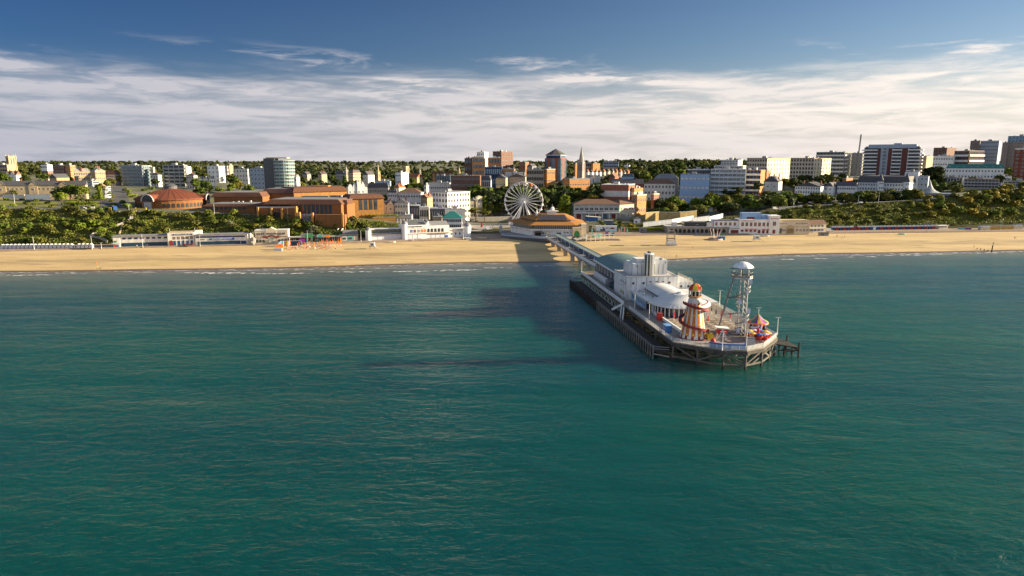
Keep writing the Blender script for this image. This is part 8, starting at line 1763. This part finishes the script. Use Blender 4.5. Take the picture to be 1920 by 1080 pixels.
def vehicle(kind, colour, label, p, rz, group=None):
    if kind not in CARS: CARS[kind] = car_parts(kind); CARS[kind, 'g'] = CARS[kind][1].mesh('windows', [glass]); CARS[kind, 'w'] = CARS[kind][2].mesh('wheel', [rubber])
    b, _, _, L, W = CARS[kind]; t = thing({'car': 'parked_car', 'van': 'parked_van', 'bus': 'parked_coach'}[kind], label, {'car': 'car', 'van': 'van', 'bus': 'coach'}[kind], p, rz, group)
    if (kind, colour.name) not in CARS: CARS[kind, colour.name] = b.mesh('body', [colour])
    obj('body', CARS[kind, colour.name], t); obj('window', CARS[kind, 'g'], t)
    for x in (-L*.32, L*.33):
        for y in (-W/2, W/2): obj('wheel', CARS[kind, 'w'], t, (x, y, .34))
paint = lambda n, c: mat('car_paint_'+n, c, .25, .03, .5, .5)
PW_, PB, PS_, PBL, PR = paint('white', (.72, .72, .72)), paint('black', (.02, .02, .025)), paint('silver', (.40, .41, .43)), paint('blue', (.04, .10, .30)), paint('red', (.40, .03, .03))
for kd, c, u, v, rz, lb in [('car', PW_, 721, 399, .4, 'white car parked beside the tan villas, uphill one'), ('car', PB, 729, 400.5, .4, 'black car parked beside the tan villas, downhill one'), ('car', PS_, 713, 398, .4, 'silver car parked under the terracotta east hall'), ('car', PB, 708, 401, .5, 'dark car nearest the terracotta east hall'),
    ('car', PS_, 892, 405, .2, 'silver blue car under the flat topped pines'), ('car', PB, 899, 404, .2, 'black car under the flat topped pines'), ('car', PW_, 911, 432, .1, 'white car by the planters left of the wheel'), ('van', PW_, 917, 431, .2, 'white van by the planters left of the wheel'), ('car', PW_, 936, 422, .1, 'white car on the paving before the wheel'),
    ('car', PB, 1364, 395.5, .3, 'black car on the hillside car park'), ('car', PS_, 1353, 392, .2, 'silver car on the hillside car park'), ('van', PW_, 1224, 386, .2, 'white van on the theatre drive'), ('van', PW_, 1453, 393, .3, 'white van among the olive trees behind the seafront tower'),
    ('car', PW_, 1503, 388, .35, 'white car at the low end of the east cliff road'), ('car', PBL, 1516, 383, .35, 'blue car under the trees of the east cliff road'), ('car', PS_, 1524, 383, .35, 'silver car under the trees of the east cliff road'), ('car', PB, 1534, 382.5, .35, 'black car under the trees of the east cliff road'), ('car', PW_, 1546, 382, .35, 'white car under the trees of the east cliff road'), ('car', PBL, 1572, 383, .35, 'bright blue car alone on the east cliff road'), ('car', PW_, 1614, 381, .35, 'white car beside the lamp post on the east cliff road'),
    ('car', PB, 1494, 436.6, .05, 'black car before the cream seafront building'), ('van', PW_, 1517, 436.8, .1, 'white van before the cream chalet'), ('van', PW_, 1555, 434.2, .05, 'white van at the left end of the east beach hut row'), ('car', PS_, 1542, 434.5, .05, 'silver car between the container and the white van'),
    ('bus', PR, 1417, 374, .5, 'red coach among the trees below the gothic house'), ('bus', PBL, 215, 395, 2.2, 'dark blue coach at the foot of the lane'), ('car', PB, 164, 391, .1, 'black car beside the pale wall on the cliff road'), ('car', PS_, 156, 392, .1, 'grey car beside the pale wall on the cliff road'), ('car', PS_, 135, 394, .1, 'dark silver car farthest left on the cliff road'), ('car', PB, 169, 397, .1, 'black car on the near side of the cliff road'), ('car', PW_, 619, 411, 0, 'white car on the road below the conference hall'), ('car', PS_, 626, 412, 0, 'silver car on the road below the conference hall')]:
    p = ong(u, v); p[2] += .14; vehicle(kd, c, lb, p, rz)
for i, v in enumerate((356, 364, 372)):
    p = ong(203, v); p[2] += .14; vehicle('bus', PW_, ['white roofed coach highest up the lane', 'white roofed coach in the middle of the lane', 'white roofed coach lowest in the lane'][i], p, 1.9)
ribbon('road', [tuple(ong(214, 396)[:2]), tuple(ong(213, 370)[:2]), tuple(ong(212, 350)[:2])], 22, asphalt, .1)
ribbon('path', [tuple(ong(250, 404)[:2]), tuple(ong(243, 413)[:2])], 3, paving, .4)
# zigzag path down the west cliff, on its own retaining walls
def zigzag():
    P = [ong(u, v) for u, v in ((247, 405), (246, 413), (228, 421), (206, 427), (188, 430), (180, 437), (172, 444), (188, 446.5), (204, 454))]; mb = MB()
    for a, b in zip(P, P[1:]): mb.bar(a+Vector((0, -.3, .9)), b+Vector((0, -.3, .9)), 2.4, .5)
    struct('path', mb, concrete); t = thing('path_wall', 'pale retaining wall of the zigzag path on the west cliff', 'wall', (0, 0, 0)); mb = MB()
    for a, b in zip(P, P[1:]): mb.bar(a+Vector((0, -1.6, .6)), b+Vector((0, -1.6, .6)), .3, 1.4)
    part('masonry', mb, stone, t); a, b = ong(232, 420), ong(224, 441); mb = MB(); mb.bar(a+Vector((0, 0, 1)), b+Vector((0, 0, 1)), .9, .3); o = obj('steps', mb.mesh('steps', [sandst])); tag(o, 'narrow pale steps dropping from the zigzag path', 'steps')
zigzag()
def person_mesh(walk, top, arm=0.0):
    bm = bmesh.new(); V = lambda *p: bm.verts.new(p); e = lambda a, b: bm.edges.new((a, b)); st = .22 if walk else .05
    pel = V(0, 0, .95); ch = V(0, .02, 1.32); nk = V(0, .0, 1.50); hd = V(0, -.02, 1.62); tp = V(0, 0, 1.72); e(pel, ch); e(ch, nk); e(nk, hd); e(hd, tp); R = {pel: .15, ch: .17, nk: .06, hd: .10, tp: .08}
    for s in (-1, 1):
        h = V(s*.10, 0, .88); k = V(s*.11, -s*st*.6-.04, .48); f = V(s*.11, s*-st+.04*s, .06); t_ = V(s*.11, -s*st-.14, .03); e(pel, h); e(h, k); e(k, f); e(f, t_); R.update({h: .10, k: .065, f: .05, t_: .04})
        sh = V(s*.20, 0, 1.40); el = V(s*.27, s*st*.5, 1.14); w = V(s*.25+(s > 0)*arm*.3, s*st*.9-.05-arm*.1, .90+(s > 0)*arm); e(ch, sh); e(sh, el); e(el, w); R.update({sh: .065, el: .045, w: .038})
    bm.verts.index_update(); me = bpy.data.meshes.new('person'); rad = [R[v] for v in bm.verts]; bm.to_mesh(me); bm.free()
    o = bpy.data.objects.new('tmp', me); COL.objects.link(o); md = o.modifiers.new('s', 'SKIN'); sv = me.skin_vertices[0].data
    for i, r in enumerate(rad): sv[i].radius = (r, r)
    sv[0].use_root = True; o.modifiers.new('d', 'SUBSURF').levels = 1
    out = bpy.data.meshes.new_from_object(o.evaluated_get(bpy.context.evaluated_depsgraph_get())); bpy.data.objects.remove(o); out.name = 'person'
    out.materials.clear(); [out.materials.append(m) for m in (cloth, top, skin)]
    for p in out.polygons: z = p.center.z; p.material_index = 2 if z > 1.5 or (z < 1.05 and abs(p.center.x) > .19) else (1 if z > .98 else 0); p.use_smooth = True
    return out
hair = MB(); hair.ball(0, .03, 1.66, .105, .11, .11, 8, 5); hair = hair.mesh('hair', [mat('dark_hair', (.03, .02, .015), .7)])
for u, v, wk, top, rz, lb in [(183, 504.5, 1, yellow, .4, 'person in yellow top walking a dog along the wet sand at the left'), (1268, 483, 0, cloth, 0, 'person standing alone on the sand beyond the pier'), (1467, 479, 1, cloth, 1.2, 'person running at the water edge right of the pier'), (1299, 466, 0, clothr, .5, 'person standing higher on the sand right of the pier'), (1826, 464, 0, cloth, .2, 'person standing beside the broken groyne'), (1902, 448, 0, cloth, 0, 'dark dressed person at the far right of the beach, left of a pair'), (1904.5, 448, 1, clothr, .3, 'red dressed person at the far right of the beach, right of a pair'), (257, 463.5, 0, white, .3, 'person in white before the arcade shutters'), (276, 462.5, 1, pink, -.5, 'person in pink passing the arcade shutters'), (506, 457.5, 0, yellow, .2, 'person in bright yellow before the cream hall'), (1569, 444, 0, orange, .1, 'person in orange by the volleyball posts')]:
    p = ong(u, v) if v > 440 else atz(u, v, 4.05); t = tag(obj('person', person_mesh(wk, top), None, p, rz), lb, 'person'); obj('hair', hair, t)
p = ong(188, 504.3); mb = MB(); mb.ball(0, 0, .42, .42, .15, .17, 8, 5); mb.ball(.5, 0, .6, .14, .1, .12, 7, 5); mb.tube((.35, 0, .45), (.48, 0, .58), .09, 6); mb.tube((-.4, 0, .48), (-.65, 0, .7), .04, 5, .02)
for x, y in ((.28, .08), (.28, -.08), (-.3, .08), (-.3, -.08)): mb.tube((x, y, .4), (x+(.05 if x < 0 else 0), y, .2), .06, 5, .04); mb.tube((x+(.05 if x < 0 else 0), y, .2), (x, y, 0), .04, 5, .035)
tag(obj('dog', mb.mesh('dog', [mat('brown_fur', (.06, .04, .025), .9)]), None, p, .3), 'brown dog on the wet sand beside the walker', 'dog')
p = ong(181.5, 497); mb = MB(); mb.ball(0, 0, 1.4, .35, n=10); mb.tube((0, 0, 0), (0, 0, 1.2), .06, 6); tag(obj('marker_buoy', mb.mesh('marker_buoy', [orange]), None, p), 'orange marker ball on a short stake on the left beach', 'marker')
def lifeguard(label, p, rz, frame_only=False, w=3.4):
    t = thing('lifeguard_hut', label, 'lifeguard hut', p, rz); pl = [MB(), MB()]
    for x in (-w/2, w/2):
        for y in (-1.4, 1.4): mb = MB(); mb.tube((x, y, -.3), (x*.85, y*.85, 1.7), .12, 6); part('leg', mb, greyw, t)
    mb = MB(); mb.box(-w/2-.4, -1.9, 1.6, w/2+.4, 1.9, 1.8); part('platform', mb, greyw, t); mb = MB(); mb.box(-w/2+.3, -1.2, 1.8, w/2-.3, 1.3, 4.1); part('cabin', mb, white, t); mb = MB(); mb.box(-w/2, -1.6, 4.1, w/2, 1.6, 4.3); part('roof', mb, offwhite, t); mb = MB(); railing(mb, [(-w/2-.3, -1.8), (w/2+.3, -1.8), (w/2+.3, 1.8)], 1.8, .9, 1.4); mb.bar((w/2+.3, -1.2, 1.7), (w/2+3.4, -1.6, .1), .8, .15); part('railing', mb, greyw, t); mb = MB(); mb.box(-.8, -1.27, 2.6, .9, -1.15, 3.5); part('window', mb, dgrey, t)
lifeguard('white lifeguard hut on stilts on the sand before the aquarium', ong(698.5, 466.5), .05); lifeguard('white lifeguard hut with ramp on the sand before the white restaurant', ong(1418, 452.5), .05, w=4.4)
t = thing('rescue_tower', 'tall open framed lifeguard tower with grey base right of the pier', 'lifeguard tower', ong(1257.5, 459.5), -.05); 
for x in (-2.6, 2.6):
    for y in (-1.5, 2): mb = MB(); mb.tube((x*1.15, y*1.2, 0), (x*.9, y, 10.2), .2, 6); part('leg', mb, dgrey, t)
mb = MB(); mb.add([(-3.6, -3.4, .2), (3.9, -3.4, .2), (3.4, 2, 2.6), (-3.1, 2, 2.6), (-3.6, -3.4, .9), (3.9, -3.4, .9), (3.4, 2, 3.2), (-3.1, 2, 3.2)], [(3, 2, 1, 0), (4, 5, 6, 7), (0, 1, 5, 4), (1, 2, 6, 5), (2, 3, 7, 6), (3, 0, 4, 7)]); part('skid_base', mb, greyw, t)
mb = MB(); mb.box(-2.7, -1.6, 4.4, 2.7, 2.1, 4.8); mb.box(-2.5, -1.4, 9.2, 2.5, 2, 9.5); part('platform', mb, dgrey, t); mb = MB(); mb.box(-2.4, -1, 9.5, -.2, 1.5, 10.6); mb.box(.4, -.8, 9.5, 2.2, 1.2, 10.3); part('cabin', mb, mgrey, t); mb = MB(); mb.bar((-2.6, -1.5, 6.6), (2.6, -1.5, 6.6), .2, .25); mb.bar((-2.6, -1.5, 5.6), (2.6, -1.5, 5.6), .12, .15); part('rail', mb, greyw, t)
t = thing('trampoline_ride', 'bungee trampoline ride with leaning white poles on the right beach', 'fairground ride', ong(1341, 449.5)); 
for i in range(8): a = 2*pi*i/8; mb = MB(); mb.tube((2.2*cos(a), 1.6*sin(a), .5), (4.4*cos(a+.2), 3*sin(a+.2), 8.2), .13, 5, .08); part('pole', mb, white if i % 3 else pink, t)
mb = MB(); mb.cyl(0, 0, 0, 1.0, 5.4, 5.2, 18); part('base', mb, mat('ride_cloth', (.46, .30, .26), .7, .35, 1), t)
for i in range(4): a = pi/4+i*pi/2; mb = MB(); mb.cyl(3*cos(a), 3*sin(a), 1.02, 1.3, 1.7, 1.7, 12); part('trampoline', mb, dgrey, t)
for nm, lb, u, v, L, W, H, m, m2 in (('hut', 'bright teal blue sales hut in front of the trampoline ride', 1353, 450, 5.2, 2.5, 2.3, mat('bright_teal', (.02, .30, .42), .5, .1), blue), ('mobile_stage', 'long white lorry stage with black arrow mark right of the pier entrance', 1137, 434.5, 17, 3, 4.4, mat('pale_trailer', (.52, .60, .66), .6, .1), white), ('kiosk', 'pale boarded kiosk left of the white lorry stage', 1114, 433, 3.0, 2.4, 4, cream, stone), ('glass_kiosk', 'dark glazed kiosk with pale frame behind the lorry stage', 1142, 424, 7.5, 5, 4.6, glassb, greyw), ('hut', 'small white house shaped hut below the ochre wall', 1195, 419, 5, 5, 4, white, slate), ('container', 'white container beside the cream chalet', 1537, 438, 7.5, 2.6, 3, white, greyw), ('bin_store', 'grey slatted bin store on the sand edge below the container', 1545, 442.3, 7.5, 2, 2.4, mgrey, black), ('stall', 'dark market stall among the beach shelters right of the pier', 1206, 434.5, 6, 3, 2.6, mat('lilac_grey', (.25, .22, .24), .7), dgrey), ('kiosk', 'white ice cream kiosk at the left end of the pier approach sand', 875, 449.5, 5, 2, 1.3, white, white), ('kiosk', 'white round ended booth on the hillside path', 1330, 397, 6, 4, 3.2, offwhite, greyw), ('hut', 'brown roofed hut on the hillside car park', 1348, 390, 8, 5, 4, tan, slate)):
    p = ong(u, v); t = thing(nm, lb, nm.replace('_', ' '), p, .03); mb = MB(); mb.box(-L/2, 0, -.4, L/2, W, H); part('body', mb, m, t); mb = MB(); (mb.hip(-L/2, 0, L/2, W, H, 1.4, .3) if m2 is slate else mb.box(-L/2-.2, -.3, H, L/2+.2, W+.2, H+.25)); part('roof', mb, m2, t); mb = MB(); mb.box(-L*.3, -.08, .6, -L*.05, .03, min(2.2, H*.7)); part('hatch', mb, dgrey, t)
    if nm == 'mobile_stage': mb = MB(); mb.add([(-3.6, -.1, 1), (-2.6, -.1, 1), (-1.5, -.1, 2.4), (-2.6, -.1, 3.8), (-3.6, -.1, 3.8), (-2.4, -.1, 2.4)], [(0, 1, 2, 5), (5, 2, 3, 4)]); part('arrow_mark', mb, black, t); mb = MB(); mb.ball(4.5, -.02, 2.6, 2.2, .12, .7, 12, 6); mb.box(-.8, -.1, 2.6, 1.6, 0, 3.1); part('red_mark', mb, dred, t)
for i, (u, v, m, lb) in enumerate([(1109, 442, teal, 'teal feather flag at the left of the beach cafe boards'), (1145, 442, teal, 'teal feather flag in the middle of the beach cafe'), (1160, 441, pink, 'pink feather flag at the right of the beach cafe'), (1164, 437.5, teal, 'teal feather flag standing behind the pink one'), (1170, 439, pink, 'pink feather flag between two teal ones'), (1175, 441.5, teal, 'teal feather flag farthest right by the sand'), (1094, 440, pink, 'pink feather flag on the covered way')]): feather(lb, ong(u, v), m, 5.6)
for i, (u, v, m) in enumerate([(1112, 446, teal), (1117, 446, white), (1122, 445.5, teal), (1127, 445, white), (1132, 443.5, pink), (1138, 443, purple), (1150, 442.5, dgrey)]):
    p = ong(u, v); t = thing('beach_booth', '%s painted board booth, %s from the left in the beach cafe right of the pier' % (m.name.split('_')[0], ['first', 'second', 'third', 'fourth', 'fifth', 'sixth', 'last'][i]), 'booth', p, .05); mb = MB(); mb.box(-1, 0, 0, 1, 1.6, 2.4+.3*(i % 3)); part('body', mb, m, t); mb = MB(); mb.box(-.5, -.06, 1, .5, .03, 1.8); part('hatch', mb, stone, t)
for i in range(5):
    p = ong(1083+6*i, 449-.7*i); t = thing('sandbag_arch', 'ochre timber frame stacked on the sand under the covered way', 'timber frame', p, .1, 'ochre frames under the covered way'); mb = MB(); [mb.bar((x, 0, 0), (x*.8, 0, 2.6), .35, .35) for x in (-1.3, 0, 1.3)]; mb.bar((-1.3, 0, 2.5), (1.3, 0, 2.5), .4, .5); part('frame', mb, MATS['ochre_tile'], t)
t = thing('beach_terrace', 'low timber seating terrace on the sand right of the pier', 'terrace', ong(1128, 451), .02); mb = MB(); mb.box(-16, 0, 0, 14, 8, .5); part('deck', mb, mat('grey_boards', (.22, .175, .14), .85, .25, 1), t)
for i in range(22): mb = MB(); x, y = -14+1.25*i, 1+(i*3 % 7); mb.box(x-.7, y-.35, .5, x+.7, y+.35, .95); part('bench', mb, sandst, t)
for u, v, L, m, lb in ((1434, 443.5, 7.5, offwhite, 'white boat on the sand right of the lifeguard hut'), (1691, 439.8, 6.5, teal, 'small teal boat on the sand before the east hut row'), (734, 455, 6, white, 'white boat on the sand before the aquarium'), (905, 446.8, 6, cream, 'pale skiff on the paved edge left of the pier entrance')):
    p = ong(u, v); t = thing('rowing_boat', lb, 'boat', p, .1); mb = MB(); n = 10; vs = [(L*(i/n-.5), s*.95*(1-abs(2*i/n-1)**2.5)+.02*s, z) for i in range(n+1) for s, z in ((-.6, .1), (-1, .9), (1, .9), (.6, .1))]; mb.add(vs, [(4*i+j, 4*i+4+j, 4*i+5+j, 4*i+1+j) for i in range(n) for j in range(3)]+[(4*i+3, 4*i+7, 4*i+4, 4*i) for i in range(n)]); part('hull', mb, m, t); mb = MB(); mb.box(-L*.2, -.9, .9, -L*.1, .9, 1.0); mb.box(L*.1, -.9, .9, L*.2, .9, 1.0); part('thwart', mb, MATS['pale_wood'], t)
for i, (u, v, h) in enumerate(((1832, 467.5, .9), (1838.5, 469, 1.2), (1845, 470.5, 1.4), (1852, 472, 1.5))): mb = MB(); mb.cyl(0, 0, -1, h, .28, .25, 7); tag(obj('groyne_post', mb.mesh('groyne_post', [dtimber]), None, ong(u, v)), 'low dark timber post of the broken groyne at the water edge', 'post', 'posts of the broken groyne')
p = ong(1858.5, 474); mb = MB(); mb.tube((0, 0, -1), (.5, 0, 5), .35, 7); mb.tube((.5, 0, 5), (.9, .3, 6.4), .12, 6); mb.ball(.9, .3, 6.5, .4, n=8); tag(obj('groyne_marker', mb.mesh('groyne_marker', [dtimber]), None, p), 'tall dark marker pile at the sea end of the broken groyne', 'marker pile')
for u, v in ((1569.5, 444.5), (1578.5, 448), (1583.5, 445.5)): mb = MB(); mb.cyl(0, 0, 0, 2.6, .1, .08, 6); mb.box(-.15, -.15, 0, .15, .15, .5); tag(obj('volleyball_post', mb.mesh('volleyball_post', [tan]), None, ong(u, v)), 'short brown volleyball post on the right beach', 'post', 'volleyball posts')
LPS = [(28.5, 386.5, 9, 'white lamp post on the west cliff road'), (64.5, 467.5, 8, 'white mast with dark base before the left beach huts'), (173, 467, 9, 'white mast at the right end of the left beach huts'), (190.5, 466, 4, 'short white post between hut row and arcade'), (268, 463.5, 9, 'white lamp post before the west wing of the arcade'), (375.5, 461, 8, 'white lamp post before the east wing of the arcade'), (476, 459, 9, 'white lamp post by the rockwork figure'), (577.5, 460, 10, 'cream mast in the middle of the beach bar'), (677, 452.5, 8, 'white lamp post left of the aquarium turret'), (774.5, 450.5, 9, 'white lamp post before the aquarium front'), (869, 449, 8, 'white lamp post before the right aquarium turret'), (243, 403, 8, 'white lamp post at the top of the zigzag path'), (1487.5, 391, 8, 'lamp post at the low end of the east cliff road'), (1566, 385, 9, 'lamp post by the blue car on the east cliff road'), (1609, 382, 7, 'lamp post by the white car on the east cliff road'), (1647, 380, 9, 'lamp post below the mansard hotel trees'), (1602, 438.5, 8, 'blue lamp post before the red gabled hut'), (1738, 433.5, 8, 'blue lamp post at the right end of the east hut row'), (1875.5, 431.5, 8, 'teal lamp post before the mustard huts'), (1306, 440, 8, 'blue lamp post before the dark arches'), (1059, 403, 22, 'tall slender mast by the lone pale tree'), (923.5, 437, 6, 'dark post on the paving left of the pier entrance'), (1412, 377, 8, 'lamp post by the red coach'), (1273, 383, 9, 'lamp post by the theatre drive'), (540, 413, 9, 'lamp post on the road below the conference hall'), (402.5, 405, 9, 'lamp post before the conference centre terrace')]
for u, v, h, lb in LPS: lamp(lb, ong(u, v) if not 429 < v < 468 or v > 458 else atz(u, v, 4.0), h, m=blue if lb.startswith('blue') else (teal if lb.startswith('teal') else (mgrey if 'dark' in lb[:5] else white)))
for u, w, lb in ((264.5, 19, 'yellow height barrier frame before the round brick hall'), (207, 3.5, 'small yellow height barrier at the foot of the lane')):
    p = ong(u, 398 if u > 220 else 397); t = thing('height_barrier', lb, 'barrier', p, .05); L = w/F*p[1]; mb = MB(); [mb.box(x-.25, -.25, 0, x+.25, .25, 3.4) for x in (-L/2, L/2)]; part('upright', mb, yellow, t) if False else None
    for x in (-L/2, L/2): q = MB(); q.box(x-.25, -.25, 0, x+.25, .25, 3.4); part('upright', q, yellow, t)
    q = MB(); q.box(-L/2, -.2, 2.2, L/2, .2, 2.9); part('beam', q, yellow, t)
p = ong(27, 366); t = thing('gazebo', 'thatched round gazebo before the left end of the tan terrace', 'gazebo', p); mb = MB(); mb.cyl(0, 0, 2.4, 6.2, 5.0, .4, 12); part('roof', mb, stone, t)
for i in range(6): mb = MB(); mb.tube((3.6*cos(i*1.05), 3.6*sin(i*1.05), -.5), (3.6*cos(i*1.05), 3.6*sin(i*1.05), 2.6), .15, 6); part('post', mb, timber, t)
p = aty(903, 426, 575); t = thing('sail_sign', 'small red sail shaped sign left of the wheel', 'sign', (p[0], 575, gz(p[0], 575))); mb = MB(); mb.add([(-.9, 0, .5), (.9, 0, .5), (.2, 0, 6), (-.9, .2, .5), (.9, .2, .5), (.2, .2, 6)], [(0, 1, 2), (5, 4, 3), (0, 2, 5, 3), (2, 1, 4, 5)]); part('sail', mb, red, t); mb = MB(); mb.box(-1.2, -.6, -.3, 1.2, .8, .5); part('base', mb, offwhite, t)
ribbon('paving', [(-45, 536), (-30, 585), (10, 590), (60, 588)], 30, paving, .15)
